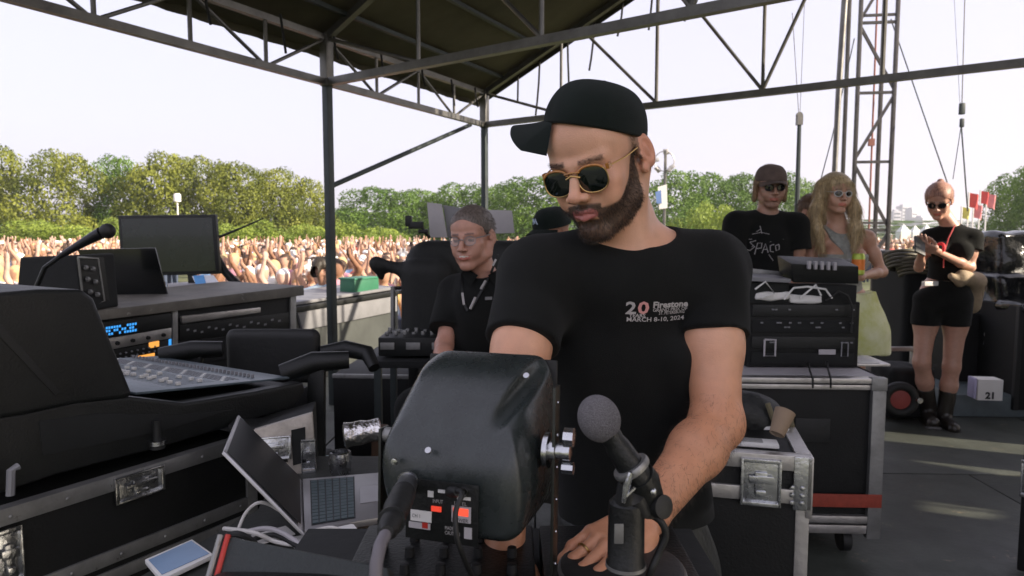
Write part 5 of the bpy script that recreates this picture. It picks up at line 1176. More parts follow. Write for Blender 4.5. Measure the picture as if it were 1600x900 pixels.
# racks behind, with the computer table on top
PR = WZ(133, 495, .95)
rk = thing('equipment_rack', 'low double rack with grey lid, blue display and amber lights behind the console', 'rack', (PR.x, PR.y, 0), SY)
q = lambda pix, off, th, name, m, par=rk, bev=.002, P=PR: add_panel(MB(), pix, P, off, th).build(name, m, par, bev, world=True)
q([(60, 508), (462, 459), (462, 640), (60, 800)], 0, .75, 'body', M['case_black'])
q([(50, 497), (470, 446), (470, 461), (50, 512)], .03, .80, 'lid', mat('scuffed_grey_lid', (.13, .12, .10), .6, 0, .35, 6, .1, scratch=((.32, .30, .27), 14, .6)))
q([(268, 485), (276, 484), (276, 640), (268, 642)], .012, .02, 'rack_rail', M['alu_dull']); q([(452, 462), (461, 461), (461, 600), (452, 602)], .012, .02, 'rack_rail', M['alu_dull'])
d_ = q([(134, 508), (266, 489), (266, 511), (137, 532)], .010, .02, 'display_unit', M['black'])
s_ = q([(137, 534), (266, 512), (266, 528), (140, 552)], .012, .02, 'patch_unit', M['alu']); 
for k in range(5): MB().lathe([(.011, 0), (.009, .012), (.0001, .013)], WP(157 + 24 * k, 540 - 4.2 * k, PR, exn) + exn * .012, exn, 12).build('knob', M['black'], s_, world=True)
mb = MB(); random.seed(3)
for k in range(17):
    u = 143 + k * 4.1
    for r0 in range(3):
        if random.random() < .75: add_panel(mb, [(u, 514 + 5 * r0 - k * .62), (u + 2.9, 513.5 + 5 * r0 - k * .62), (u + 2.9, 517 + 5 * r0 - k * .62), (u, 517.5 + 5 * r0 - k * .62)], PR, .0115, .001)
mb.build('display_segment', M['blue_led'], d_, world=True)
k_ = q([(140, 554), (266, 530), (266, 552), (150, 578)], .008, .02, 'effects_unit', M['black']); mb = MB()
for k in range(22): MB().lathe([(.005, 0), (.004, .008), (.0001, .009)], WP(150 + (k % 11) * 9, 560 - (k % 11) * 1.9 + 7 * (k // 11), PR, exn) + exn * .009, exn, 8).build('knob', M['grey'], k_, world=True)
q([(231, 535), (247, 532), (247, 541), (231, 544)], .011, .003, 'amber_display', M['orange_led'], k_); q([(213, 556), (240, 551), (240, 562), (213, 567)], .011, .003, 'amber_display', M['orange_led'], k_)
q([(262, 530), (266, 529), (266, 548), (262, 549)], .011, .003, 'blue_edge_light', M['blue_led'], k_)
q([(280, 494), (404, 480), (404, 488), (283, 505)], .02, .03, 'drawer_front', M['alu']); q([(280, 508), (450, 488), (450, 512), (280, 532)], .008, .02, 'amplifier', M['black']); q([(280, 535), (450, 514), (450, 548), (280, 570)], .009, .02, 'amplifier', M['black_matte'])
mb = MB()
for k in range(14): add_panel(mb, [(290 + k * 11, 514 - k * 1.3 + (k % 3) * 3), (294 + k * 11, 513 - k * 1.3 + (k % 3) * 3), (294 + k * 11, 516 - k * 1.3 + (k % 3) * 3), (290 + k * 11, 517 - k * 1.3 + (k % 3) * 3)], PR, .010, .001)
mb.build('indicator', M['grey'], rk, world=True)
# things on that table (z = .96)
TZ = WP(133, 496, PR, exn).z + .012; TZ = .962
def onz(u, v, z=TZ): return WZ(u, v, z)
mo = thing('monitor', 'flat dark monitor standing upright on the rack lid before the trees', 'monitor', onz(300, 447))
Ym = mo.location.y
mb = MB().prism([W(184, 337, Ym), W(336, 335, Ym), W(343, 428, Ym), W(190, 432, Ym)], (0, .045, 0)); mb.build('casing', M['black'], mo, .006, world=True)
MB().prism([W(189, 342, Ym - .002), W(331, 340, Ym - .002), W(337, 423, Ym - .002), W(195, 426, Ym - .002)], (0, .001, 0)).build('screen', mat('dark_glossy_screen', (.012, .02, .018), .12, 0, .2, 3, spec=.5, coat=.2), mo, world=True)
MB().box(W(262, 381, Ym - .0045), (.012, .003, .27)).build('screen_reflection_bar', M['black'], mo, world=True) if False else None
mb = MB().beam(W(300, 425, Ym + .04), W(302, 447, Ym + .04), .06, .03).box(W(300, 447, Ym + .03) , (.26, .17, .014)); mb.build('stand', M['black'], mo, .004, world=True)
ar = thing('boom_arm', 'thin black boom arm rising beside the flat monitor', 'boom arm', W(350, 440, Ym + .1)); MB().tube([W(372, 446, Ym + .1), W(352, 425, Ym + .1), W(340, 400, Ym + .1), W(338, 371, Ym + .1)], [.035, .03, .018, .012], 10).build('upright', M['black'], ar, world=True)
MB().tube([W(336, 373, Ym + .1), W(375, 357, Ym + .12), W(412, 341, Ym + .14)], [.012, .008, .005], 8).build('boom', M['black'], ar, world=True)
lp = thing('laptop', 'open black laptop on the rack lid, its screen overlapping the flat monitor', 'laptop', onz(215, 468)); Yl_ = lp.location.y
MB().prism([W(120, 390, Yl_ - .03), W(242, 387, Yl_ - .03), W(262, 462, Yl_ + .02), W(160, 466, Yl_ + .02)], (0, .012, 0)).build('screen', mat('dark_laptop_screen', (.006, .007, .007), .2, coat=.3), lp, .003, world=True)
MB().prism([W(160, 468, Yl_), W(262, 463, Yl_), onz(270, 470), onz(170, 478)], (0, 0, .014)).build('base', M['black'], lp, .002, world=True)
MB().prism([onz(262, 447, TZ), onz(312, 443, TZ), onz(322, 461, TZ), onz(268, 466, TZ)], (0, 0, .02)).build('bumper', M['lgrey'], None).name = 'document_box'
tag(bpy.data.objects['document_box'], 'flat light grey box lying under the papers beside the laptop', 'box')
for i, (uv, c, lab) in enumerate(((((300, 432), (333, 430), (345, 446), (308, 448)), (.75, .76, .8), 'white printed sheet leaning at the foot of the flat monitor'), (((302, 431), (318, 430), (322, 444), (306, 446)), (.12, .35, .7), 'blue leaflet lying on the white sheet'))):
    Yp = onz(320, 450).y; o = MB().prism([W(u, v, Yp + .1 - .1 * ((v - 430) / 18) - .004 * i) for u, v in uv], (0, .002, .002)).build('paper', mat('paper_sheet', c, .7, 0, .1, 30)); tag(o, lab, 'paper')
t = thing('computer_mouse', 'dark computer mouse on the rack lid in front of the laptop', 'mouse', onz(284, 462)); MB().ball((0, 0, .014), .034, 14, sc3=(1.5, 1, .55)).build('shell', M['black'], t); MB().box((.02, -.01, .03), (.02, .02, .006)).build('wheel', M['chrome'], t, .002)
pb = onz(95, 492); sp = thing('speaker', 'small black monitor speaker with its connector panel, left of the laptop', 'speaker', pb, R(-20)); Yb = pb.y
mb = MB().prism([W(30, 402, Yb), W(120, 398, Yb - .02), W(128, 488, Yb - .04), W(22, 492, Yb)], (0.03, .26, 0)); mb.build('cabinet', M['black_matte'], sp, .014, world=True, seg=3)
bp = lambda pix, off, name, m, bev=.002: MB().prism([W(u, v, Yb - .05 - off + (u - 120) * .004) for u, v in pix], (0.006, .03, 0)).build(name, m, sp, bev, world=True)
bp([(118, 399), (155, 402), (165, 474), (130, 486)], 0, 'connector_panel', M['black'])
mb = MB(); mb.tube([W(122, 402, Yb - .055), W(153, 404, Yb + .08), W(163, 470, Yb + .12), W(132, 484, Yb - .01), W(122, 402, Yb - .055)], .005, 6)
for u, v in ((135, 418), (146, 420), (138, 436), (150, 440), (142, 456), (153, 460)): mb.lathe([(.012, 0), (.012, .01), (.006, .012), (.0001, .006)], W(u, v, Yb - .06 + (u - 120) * .004), (0, -1, 0), 12)
mb.build('connectors', M['alu_dull'], sp, world=True)
tb = thing('talkback_microphone', 'handheld microphone with black foam head on a gooseneck above the small speaker', 'microphone', W(60, 440, 2.6)); Yk = 2.6
MB().tube([W(96, 399, Yk), W(125, 382, Yk), W(150, 368, Yk), W(158, 364, Yk)], [.011, .016, .021, .023], 14).build('body', mat('satin_black_metal', (.03, .03, .035), .3, .6), tb, world=True)
MB().ball(W(168, 361, Yk), .029, 16).build('foam_head', M['rubber'], tb, world=True); MB().tube([W(96, 399, Yk), W(70, 418, Yk), W(52, 460, Yk), W(48, 500, Yk + .05)], .009, 8).build('gooseneck', M['black'], tb, world=True)
# chair
ch = thing('office_chair', 'black office chair with two armrests between console and racks', 'chair', (W(430, 600, 2.45).x, 2.45, 0), R(12)); Yc = 2.45
Q = Shape(); c = W_(428, 556, Yc + .12); Q.box(c, (.175, .03, .10), .03, .02); Q.ell(c + V(0, .22, -.02), (.30, .20, .3), .03, 's'); c2 = c
Q2 = Shape(); Q2.box(c, (.178, .028, .104), .03, .02); sdf_obj('backrest', Q2, [(c - .24, c + .24, .008)], M['rubber'], ch, dispf=disp(.001, 60, 2))
Q = Shape(); cs_ = V(c[0], Yc - .12, .50); Q.box(cs_, (.24, .24, .045), .04, .02); sdf_obj('seat', Q, [(cs_ - .3, cs_ + .3, .01)], M['rubber'], ch)
MB().beam(V(c[0], Yc + .13, .50), V(c[0], Yc + .16, c[2]), .07, .02).build('back_support', M['black'], ch, .004, world=True)
for (a, b, cc_, lo) in (((250, 556), (300, 547), (348, 545), (300, 610)), ((440, 584), (490, 566), (545, 562), (495, 740))):
    Ya = Yc - (.0 if a[0] < 300 else .30)
    MB().tube([W(*a, Ya - .03), W(*b, Ya), W(*cc_, Ya + .03)], [.030, .034, .028], 12).build('armrest', M['black'], ch, world=True); MB().beam(W(b[0] + 5, b[1] + 6, Ya), W(lo[0], lo[1], Ya), .055, .03).build('armrest_post', M['black'], ch, .008, world=True)
MB().tube([W(502, 552, Yc + .1), W(540, 545, Yc + .12), W(574, 552, Yc + .1), W(585, 575, Yc + .05)], [.028, .033, .03, .022], 12).build('armrest', M['black'], ch, world=True)
MB().tube([(c[0], Yc - .1, .06), (c[0], Yc - .1, .48)], .03, 12).build('column', M['black'], ch, world=True)
for k in range(5):
    a = R(72 * k + 10); e = Vector((c[0] + .28 * math.cos(a), Yc - .1 + .28 * math.sin(a), .06)); o = MB().beam((c[0], Yc - .1, .09), e, .04, .03).build('base_arm', M['black'], ch, .006, world=True); MB().lathe([(.03, -.02), (.03, .02)], e - Vector((0, 0, .03)), (1, 0, 0), 12).build('caster', M['rubber'], o, world=True)
t = thing('rectangle', 'pale blue folder lying on the chair seat', 'rectangle', (cs_[0] + .14, Yc - .2, .55)); t2 = MB().box((0, 0, .005), (.22, .3, .012)).build('cover', mat('pale_blue_surface', (.25, .34, .38), .5), t, .002)  # thin pale blue rectangle laid on the seat
# grey trunk beyond the near pole with green box
PE = WZ(460, 487, .60); tr = thing('storage_chest', 'long grey chest with pale sloped lid beyond the near tent pole', 'chest', (PE.x, PE.y, GZ), SY); qe = lambda pix, off, th, name, m, bev=.004: add_panel(MB(), pix, PE, off, th).build(name, m, tr, bev, world=True)
qe([(455, 488), (622, 460), (622, 640), (455, 690)], 0, .8, 'body', mat('grey_green_board', (.055, .06, .055), .6, 0, .2, 4, .1)); qe([(452, 480), (628, 452), (628, 458), (452, 488)], .06, .9, 'lid_edge', M['black'])
qe([(462, 488), (618, 462), (618, 486), (470, 516)], .03, .03, 'pale_band', M['grey'])
a_ = [WP(u, v, PE, exn) for u, v in ((456, 480), (622, 453))]; MB().prism([a_[0] + ZU * .012, a_[1] + ZU * .012, a_[1] - exn * .8 + ZU * .012, a_[0] - exn * .8 + ZU * .012], (0, 0, .03)).build('lid', M['grey'], tr, .003, world=True)
gb = WP(578, 457, PE, exn) - exn * .15; gt = thing('green_box', 'dark green plastic box standing on the long grey chest', 'box', gb, SY); MB().box((0, 0, .075), (.22, .38, .15)).build('body', mat('green_plastic', (.03, .15, .08), .5), gt, .01); MB().box((0, 0, .155), (.24, .40, .02)).build('lid', mat('green_plastic_lid', (.04, .20, .11), .45), gt, .005)
for i, (u0, u1, vt, Y_, lab_) in enumerate(((520, 640, 585, 3.7, 'black road case low on the deck behind the office chair'), (300, 420, 640, 3.0, 'black road case half hidden under the racks behind the console'), (560, 690, 560, 4.6, 'wider black road case under the covered desk\'s left end'))):
    a, b = W(u0, vt, Y_), W(u1, vt, Y_); t = thing('road_case', lab_, 'road case', (a.x, Y_, 0), R(-4)); MB().bb((0, 0, .06), (b.x - a.x, .5, a.z)).build('body', M['case_black'], t, .006)
    for z in (.07, a.z - .02): MB().bb((-.003, -.004, z), (b.x - a.x + .003, .015, z + .022)).build('edge', M['alu_dull'], t, .002)
# shrouded desk with boards, behind the seated man
Ys = 3.35; sh_c = W_(765, 450, Ys + .25); shr = thing('covered_console', 'big desk under a soft black cover behind the seated man', 'covered desk', (sh_c[0], sh_c[1], 0))
Q = Shape(); Q.box(W_(768, 445, Ys + .28), (.42, .26, .235), .10, .03); Q.box(W_(672, 470, Ys + .1), (.13, .2, .22), .08, .06); Q.cap(W_(640, 424, Ys), W_(588, 412, Ys - .02), .035, .03, .04); Q.cap(W_(588, 412, Ys - .02), W_(596, 432, Ys), .028, .02, .03)
sdf_obj('cover', Q, [(sh_c - V(.85, .55, .42), sh_c + V(.65, .45, .42), .012)], mat('black_soft_cover', (.012, .013, .012), .75, 0, .3, 6, .3, 40), shr, dispf=disp(.008, 22, 8, 7))
for s in (-1, 1): MB().box((sh_c[0] + s * .38, sh_c[1] + .05, .56), (.05, .5, 1.12)).build('leg', M['black_matte'], shr, .004, world=True)
for i, (uv, m_, lab) in enumerate(((((667, 316), (690, 319), (699, 371), (672, 371)), M['lgrey'], 'narrow pale board tilted at the left end of the covered desk'), (((692, 320), (726, 326), (722, 371), (700, 371)), M['grey'], 'mid grey board leaning beside the narrow pale one'), (((742, 327), (800, 329), (804, 364), (745, 366)), M['lgrey'], 'wide pale board standing behind the seated man\'s head'))):
    o = MB().prism([W(u, v, Ys + .12 + .03 * i) for u, v in uv], (0, .02, 0)).build('script_board', m_, None, .002); tag(o, lab, 'board', 'boards on the covered desk')
t = thing('clip_light', 'small black clip light at the end of the boards', 'lamp', W(650, 352, Ys)); MB().box((0, 0, 0), (.07, .05, .035)).box((-.035, 0, .02), (.03, .05, .055)).box((.035, 0, -.03), (.05, .02, .02)).build('head', M['black'], t, .006, world=False); MB().tube([(.03, .02, -.02), (.06, .05, -.06)], .008).build('clip', M['black'], t)
# stool and low gear table of the seated man
st_ = thing('stool', 'black round stool under the seated man', 'stool', (J_st[0], J_st[1], 0)); MB().lathe([(.001, J_st[2] - .17), (.17, J_st[2] - .17), (.19, J_st[2] - .14), (.17, J_st[2] - .10), (.001, J_st[2] - .09)], n=28).build('seat', M['rubber'], st_)
for k in range(4): a = R(45 + 90 * k); MB().beam((.12 * math.cos(a), .12 * math.sin(a), J_st[2] - .17), (.2 * math.cos(a), .2 * math.sin(a), 0), .03).build('leg', M['dark_steel'], st_)
if 1: pass
gt = thing('gear_table', 'small black table with a patch box beside the seated man', 'table', (W(650, 540, 3.0).x, 3.0, 0)); zt_ = W(650, 548, 3.0).z
MB().box(W(655, 556, 3.05), (.34, .42, .03)).build('top', M['black_matte'], gt, .003, world=True)
for a, b in ((-1, -1), (1, -1), (1, 1), (-1, 1)): p = W(655, 556, 3.05); MB().box((p.x + a * .15, p.y + b * .19, (p.z) / 2), (.03, .03, p.z - .02)).build('leg', M['dark_steel'], gt, .003, world=True)
pbx = thing('patch_box', 'low black patch box with small silver switches on the gear table', 'patch box', W(655, 548, 3.0)); MB().box((0, .02, .035), (.32, .26, .08)).build('body', M['black'], pbx, .005); mb = MB()
for k in range(16): MB().box((-.14 + .04 * (k % 8), -.02 + .08 * (k // 8), .082), (.014, .02, .010 + .008 * (k % 3))).build('switch', M['alu_dull'], pbx, .001)
for k in range(3): MB().box((-.12 + .11 * k, -.115, .04), (.06, .006, .03)).build('label_plate', M['alu_dull'], pbx, .001)
cbx = thing('steel_stand', 'thin bright upright frame beside the covered desk', 'stand', W(617, 600, 3.3)); MB().tube([W(614, 448, 3.3), W(614, 510, 3.3), W(616, 700, 3.3)], .012, 8).tube([W(614, 450, 3.3), W(626, 450, 3.4)], .01, 8).build('upright', M['alu_dull'], cbx, world=True)
# low table with open laptop, cables and tablet
LZ = .74
lt = thing('low_table', 'low dark table between flight case and loudspeaker, holding laptop and cables', 'table', (-.42, 1.6, 0)); MB().prism([WZ(60, 990, LZ - .002), WZ(402, 796, LZ - .002), WZ(452, 712, LZ - .002), WZ(660, 712, LZ - .002), WZ(660, 990, LZ - .002)], (0, 0, -.033)).build('top', mat('dark_worn_board', (.022, .024, .02), .6, 0, .4, 6, .2), lt, .004, world=True)
for a, b in ((-.5, 1.25), (-.12, 1.25), (-.42, 1.75), (-.2, 1.75)):
    MB().box((a, b, (LZ - .04) / 2), (.04, .04, LZ - .04)).build('leg', M['dark_steel'], lt, .003, world=True)
l2 = thing('laptop', 'silver laptop seen from its side, keyboard towards the loudspeaker and lid edge-on', 'laptop', WZ(480, 830, LZ + .01)); zl = LZ + .035
c00, c01, c11, c10 = WZ(476, 829, zl), WZ(473, 748, zl), WZ(606, 737, zl), WZ(606, 806, zl)
MB().prism([c00, c01, c11, c10], (0, 0, -.014)).build('base', mat('silver_shell', (.38, .37, .37), .38, .7, .06, 12), l2, .002, world=True)
bl_ = lambda a, b, h=0: (c00 * (1 - a) + c10 * a) * (1 - b) + (c01 * (1 - a) + c11 * a) * b + ZU * h
kb = MB().prism([bl_(.08, .06, .0005), bl_(.08, .94, .0005), bl_(.60, .94, .0005), bl_(.60, .06, .0005)], (0, 0, .0008)); kbo = kb.build('keyboard_well', mat('keyboard_black', (.015, .018, .02), .5), l2, world=True)
mb = MB()
for i in range(6):
    for j in range(14):
        a0, b0 = .095 + i * .084, .075 + j * .0615; mb.prism([bl_(a0, b0, .0013), bl_(a0, b0 + .050, .0013), bl_(a0 + .068, b0 + .050, .0013), bl_(a0 + .068, b0, .0013)], (0, 0, .0016))
mb.build('keys', mat('keycap', (.05, .075, .08), .45, 0, .2, 90), kbo, world=True)
MB().prism([bl_(.66, .32, .0005), bl_(.66, .68, .0005), bl_(.94, .68, .0005), bl_(.94, .32, .0005)], (0, 0, .0006)).build('trackpad', mat('trackpad_silver', (.30, .29, .29), .3, .4), l2, world=True)
tn = W(350, 705, c00.y + .03); tn2 = tn + (c01 - c00) * 1.0; tn2 = W(373, 648, tn.y + (c01 - c00).length * .95)
nl = (tn - c00).cross(c01 - c00).normalized(); 
MB().prism([c00 - ZU * .006, tn, tn2, c01 - ZU * .006], nl * .007).build('lid', mat('silver_lid_shell', (.42, .41, .41), .35, .7), l2, .0015, world=True)
s_in = (1 if nl.dot(Vector((1, 0, .3))) > 0 else -1); off = nl * (.0075 if s_in > 0 else -.0008)
f4 = lambda a, b: (c00 * (1 - a) + tn * a) * (1 - b) + (c01 * (1 - a) + tn2 * a) * b
MB().prism([f4(.05, .03) + off, f4(.97, .03) + off, f4(.97, .97) + off, f4(.05, .97) + off], nl * .0004 * s_in).build('screen', mat('off_laptop_screen', (.005, .006, .006), .35, spec=.25), l2, world=True)
sk = thing('small_flight_case', 'small case with wide scuffed aluminium frame and open latch behind the laptop lid', 'flight case', W(440, 740, 1.72)); Yk2 = 1.72; nk = Vector((.25, -1, .12)).normalized(); Pk = W(440, 700, Yk2)
frm = mat('bare_scuffed_alu', (.42, .38, .33), .45, .4, .25, 20, .15, 70, scratch=((.15, .13, .1), 30, .6)); MB().prism(*panel([(396, 672), (488, 645), (494, 736), (470, 743), (384, 722)], Pk, 0, .03, nk)).build('frame', frm, sk, .003, world=True)
MB().prism(*panel([(352, 668), (396, 672), (488, 645), (492, 740), (380, 724)], Pk, -.031, .22, nk)).build('body', M['case_black'], sk, .004, world=True)
MB().prism(*panel([(412, 692), (446, 682), (450, 722), (408, 716)], Pk, .003, .004, nk)).build('opening', M['black_matte'], sk, world=True); MB().prism(*panel([(455, 672), (477, 667), (478, 722), (458, 727)], Pk, .003, .004, nk)).build('opening', M['black_matte'], sk, world=True)
latch(sk, WP(428, 700, Pk, nk) + nk * .004, nk, nk.cross(Vector((1, .3, 0))).normalized() * -1 if nk.cross(Vector((1, .3, 0))).z < 0 else nk.cross(Vector((1, .3, 0))).normalized(), .085, .06)
latch(sk, WP(482, 712, Pk, nk) + nk * .004, nk, ZU, .035, .09, 'hinge')
t = thing('stage_light', 'crumpled bright silver can light on the floor cases beside the loudspeaker', 'lamp', W(565, 676, 2.05)); ax_l = Vector((1, .25, .1)).normalized()
mb = MB().lathe([(.001, -.055), (.030, -.055), (.040, -.050), (.036, -.03), (.038, 0), (.034, .02), (.037, .055), (.03, .06)], (0, 0, 0), ax_l, 22); mb.build('reflector_can', mat('crumpled_foil', (.78, .76, .74), .22, 1, .1, 25, .9, 45), t)
MB().tube([(.05, .02, -.02), (.09, .03, -.1), (.09, .05, -.4)], .012).build('stand', M['black'], t)
t = thing('metal_cup', 'small round silver cup on the low table behind the laptop', 'cup', WZ(532, 742, LZ)); MB().lathe([(.02, 0), (.026, .01), (.03, .04), (.027, .06), (.022, .062), (.02, .02), (.001, .02)], n=18).build('bowl', M['chrome'], t)
t = thing('wooden_post', 'short brown wooden post just left of the loudspeaker', 'post', W(592, 740, 2.2)); MB().beam(W(594, 665, 2.2), W(590, 800, 2.2), .045, .045).build('post', mat('brown_wood', (.06, .028, .014), .6, 0, .3, 8, .2), t, .004, world=True)
tbm = thing('tablet', 'pale blue tablet lying flat at the front corner of the low table', 'tablet', WZ(275, 870, LZ)); zz = LZ + .012
MB().prism([WZ(226, 874, zz), WZ(300, 842, zz), WZ(334, 866, zz), WZ(252, 905, zz)], (0, 0, -.009)).build('body', M['white'], tbm, .002, world=True)
MB().prism([WZ(232, 875, zz + .0006), WZ(299, 845, zz + .0006), WZ(327, 865, zz + .0006), WZ(253, 898, zz + .0006)], (0, 0, .0004)).build('screen', mat('pale_blue_glass', (.16, .27, .42), .25), tbm, world=True)
random.seed(11)
def cabl(n, pix, z0, r, m, lab, Y=None):
    pts = [WZ(u, v, z0 + dz) for u, v, dz in pix]; P_ = []
    for i in range(len(pts) - 1):
        a, b, c, d = pts[max(0, i - 1)], pts[i], pts[i + 1], pts[min(len(pts) - 1, i + 2)]
        for s in range(6):
            t_ = s / 6; P_.append(.5 * ((2 * b) + (c - a) * t_ + (2 * a - 5 * b + 4 * c - d) * t_ ** 2 + (3 * b - a - 3 * c + d) * t_ ** 3))
    P_.append(pts[-1]); o = MB().tube(P_, r, 8).build(n, m); return tag(o, lab, 'cable', 'cables heaped around the laptop')
wcb = mat('white_cable_sheath', (.62, .60, .56), .5)
cabl('power_cable', [(372, 828, .02), (385, 800, .05), (408, 785, .07), (440, 800, .04), (470, 830, .01), (500, 845, .01)], LZ, .0035, wcb, 'thin white cable arching in front of the laptop lid')
cabl('power_cable', [(350, 826, .01), (395, 832, .03), (430, 846, .01), (465, 850, .02), (505, 838, .03), (540, 852, .02), (560, 870, .01)], LZ, .0045, wcb, 'thicker white cable snaking along the front of the low table')
cabl('power_cable', [(360, 838, .01), (410, 826, .03), (440, 832, .03), (480, 855, .02), (530, 862, .01)], LZ, .005, M['lgrey'], 'grey cable crossing under the white ones')
cabl('power_cable', [(486, 830, .03), (520, 824, .06), (545, 838, .04), (548, 856, .01)], LZ, .003, wcb, 'short white lead plugged into the power adapter')
cabl('audio_cable', [(380, 850, .02), (430, 836, .02), (500, 868, .02), (570, 840, .02), (620, 830, .02)], LZ, .005, M['rubber'], 'black cable tangled among the white ones')
cabl('audio_cable', [(340, 846, .02), (370, 834, .05), (400, 852, .02), (380, 870, .01), (350, 860, .01)], LZ, .006, M['rubber'], 'loop of thick black cable beside the tablet')
t = thing('power_adapter', 'small white power adapter among the cables', 'adapter', WZ(538, 858, LZ), R(30)); MB().box((0, 0, .02), (.055, .055, .035)).build('body', M['white'], t, .006); MB().box((0, .04, .02), (.02, .03, .012)).build('plug', M['chrome'], t, .002)
for i, (u, v, a, lab) in enumerate(((495, 842, 20, 'folded white note under the keyboard edge'), (560, 826, -25, 'brownish crumpled receipt under the laptop'), (420, 838, 40, 'white cable tag near the lid hinge'))):
    o = MB().box(WZ(u, v, LZ + .004 + .002 * i), (.09, .05, .003), Matrix.Rotation(R(a), 3, 'Z')).build('paper_slip', (M['paper'], mat('brown_paper', (.35, .26, .18), .8), M['paper'])[i], None, .001); tag(o, lab, 'paper')
# front lid with red piping at the lower edge
rl = thing('controller_lid', 'black tilted lid with red piping in the near foreground', 'lid', W(450, 900, .62)); P4 = [W(348, 836, .66), W(606, 886, .62), W(620, 1010, .58), W(300, 1010, .60)]
nrm_ = (P4[1] - P4[0]).cross(P4[3] - P4[0]).normalized(); nrm_ = nrm_ if nrm_.y > 0 else -nrm_
MB().prism(P4, nrm_ * .022).build('panel', mat('fine_black_vinyl', (.012, .017, .016), .5, 0, .2, 12, .25, 300), rl, .004, world=True)
MB().tube([P4[0] - nrm_ * .001 + Vector((.006, 0, 0)), P4[3] - nrm_ * .001 + Vector((.006, 0, 0))], .0028, 8).build('red_piping', M['red'], rl, world=True); MB().tube([P4[0] + Vector((-.002, 0, 0)), P4[3] + Vector((-.003, 0, 0))], .003, 8).build('edge', M['alu_dull'], rl, world=True)
MB().box(W(465, 1005, .61), (.17, .05, .12)).build('foot', M['black'], rl, .01, world=True)
# black desk with mixer and decks, under the hand
dk = thing('dj_desk', 'black desk carrying the mixer and decks in front of the bearded man', 'desk', (0, .8, 0)); MB().box((-.02, .76, .868), (.62, .62, .03)).build('top', M['black_matte'], dk, .003, world=True)
for a in (-.3, .26):
    for b in (.48, 1.04): MB().box((a, b, .427), (.035, .035, .85)).build('leg', M['dark_steel'], dk, .003, world=True)
mxr = thing('dj_mixer', 'black mixer with grey knobs under the loudspeaker', 'mixer', (-.09, .80, .884)); MB().box((0, 0, .025), (.24, .34, .05)).build('body', M['black'], mxr, .005); mb = MB()
for i in range(5):
    for j in range(4): MB().lathe([(.007, 0), (.006, .012), (.0001, .013)], (-.09 + .045 * i, -.02 + .045 * j, .05), (0, 0, 1), 10).build('knob', M['rubber'], mxr)
mb = MB()
for i in range(4): MB().box((-.075 + .05 * i, -.10, .055), (.014, .026, .014)).build('fader', M['lgrey'], mxr, .002)
dkp = thing('media_player', 'black deck with round jog wheel under the man\'s hand', 'media player', (.14, .82, .884)); MB().box((0, 0, .02), (.20, .34, .04)).build('body', M['black'], dkp, .005); MB().lathe([(.078, 0), (.078, .012), (.072, .016), (.0001, .017)], (0, .02, .04), (0, 0, 1), 40).build('jog_wheel', M['rubber'], dkp); MB().lathe([(.080, 0), (.082, .006), (.080, .010)], (0, .02, .04), (0, 0, 1), 40).build('jog_ring', M['alu_dull'], dkp)
mb = MB(); 
for i in range(6): mb.box((-.08 + .03 * i, -.12, .043), (.018, .018, .006))
mb.build('button', M['grey'], dkp, .001)
# ---------------- personal monitor loudspeaker seen from behind ----------------
pm = thing('loudspeaker', 'rounded black loudspeaker seen from behind with thick plug and red lights, in the middle foreground', 'loudspeaker', W(728, 690, .86))
cL = W_(733, 688, .865); YW = R(-17); A = np.array(Matrix.Rotation(YW, 3, 'Z')); A = A @ np.array(Matrix.Rotation(R(-3), 3, 'X'))
Q = Shape(); Q.frame(A, cL)
Q.box((0, 0, .006), (.104, .088, .106), .012, .002)
Q.cut((0, -.088, .004), (0, -.66, .75), .05); Q.cut((0, .03, .112), (0, -.1, 1), .03)
Q.cut((-.103, 0, .02), (-.97, -.05, .24), .03); Q.cut((-.102, 0, -.03), (-.88, 0, -.47), .03); Q.cut((.102, 0, .01), (.96, -.1, .24), .025); Q.cut((.103, 0, -.06), (.9, 0, -.42), .02)
Q.cut((0, -.086, -.02), (0, -.99, -.12), .02); Q.cut((.094, -.075, 0), (.75, -.66, 0), .02); Q.cut((-.096, -.07, 0), (-.75, -.66, 0), .02)
Q.cap((.088, .055, .098), (.052, -.062, .040), .0135, .0125, .006, 's'); Q.cap((.088, .05, .104), (.05, -.07, .05), .0125, .012, .006, 's')
Q.box((-.001, -.092, -.064), (.048, .0060, .038), .004, .003, 's')
box_o = sdf_obj('cabinet', Q, [(cL - .165, cL + .165, .0023)], mat('moulded_black_plastic', (.024, .030, .029), .28, 0, .25, 25, .10, 700, spec=.6, rvar=.12, scratch=((.07, .075, .075), 38, .70)), pm)
LQ = lambda x, y, z: Vector(A @ V(x, y, z) + cL); AM = Matrix(A.tolist()); bx_n = Vector(A[:, 1]) * -1; rx = Vector(A[:, 0]); uz = Vector(A[:, 2])
MB().box(LQ(0, .089, -.002), (.19, .006, .20), AM).build('grille', M['rubber'], pm, .003, world=True)
pl = MB().box(LQ(-.001, -.0865, -.064), (.092, .002, .072), AM).build('connector_plate', M['black'], pm, .0005, world=True)
def lab(x0, z0, x1, z1, m, name='label', th=.001): return MB().box(LQ((x0 + x1) / 2, -.0880 - th / 2, (z0 + z1) / 2), (abs(x1 - x0), th, abs(z1 - z0)), AM).build(name, m, pl, world=True)
px = lambda u, v: ((u - 715) / 1067 * .775 + .0, -(v - 775) / 1067 * .775 - .062)
def labp(u0, v0, u1, v1, m, name='label', th=.001): a = px(u0, v0); b = px(u1, v1); return lab(a[0], a[1], b[0], b[1], m, name, th)
labp(660, 779, 697, 797, M['white']); labp(657, 799, 695, 809, M['lgrey']); labp(681, 798, 691, 807, M['red'], 'label', .0014)
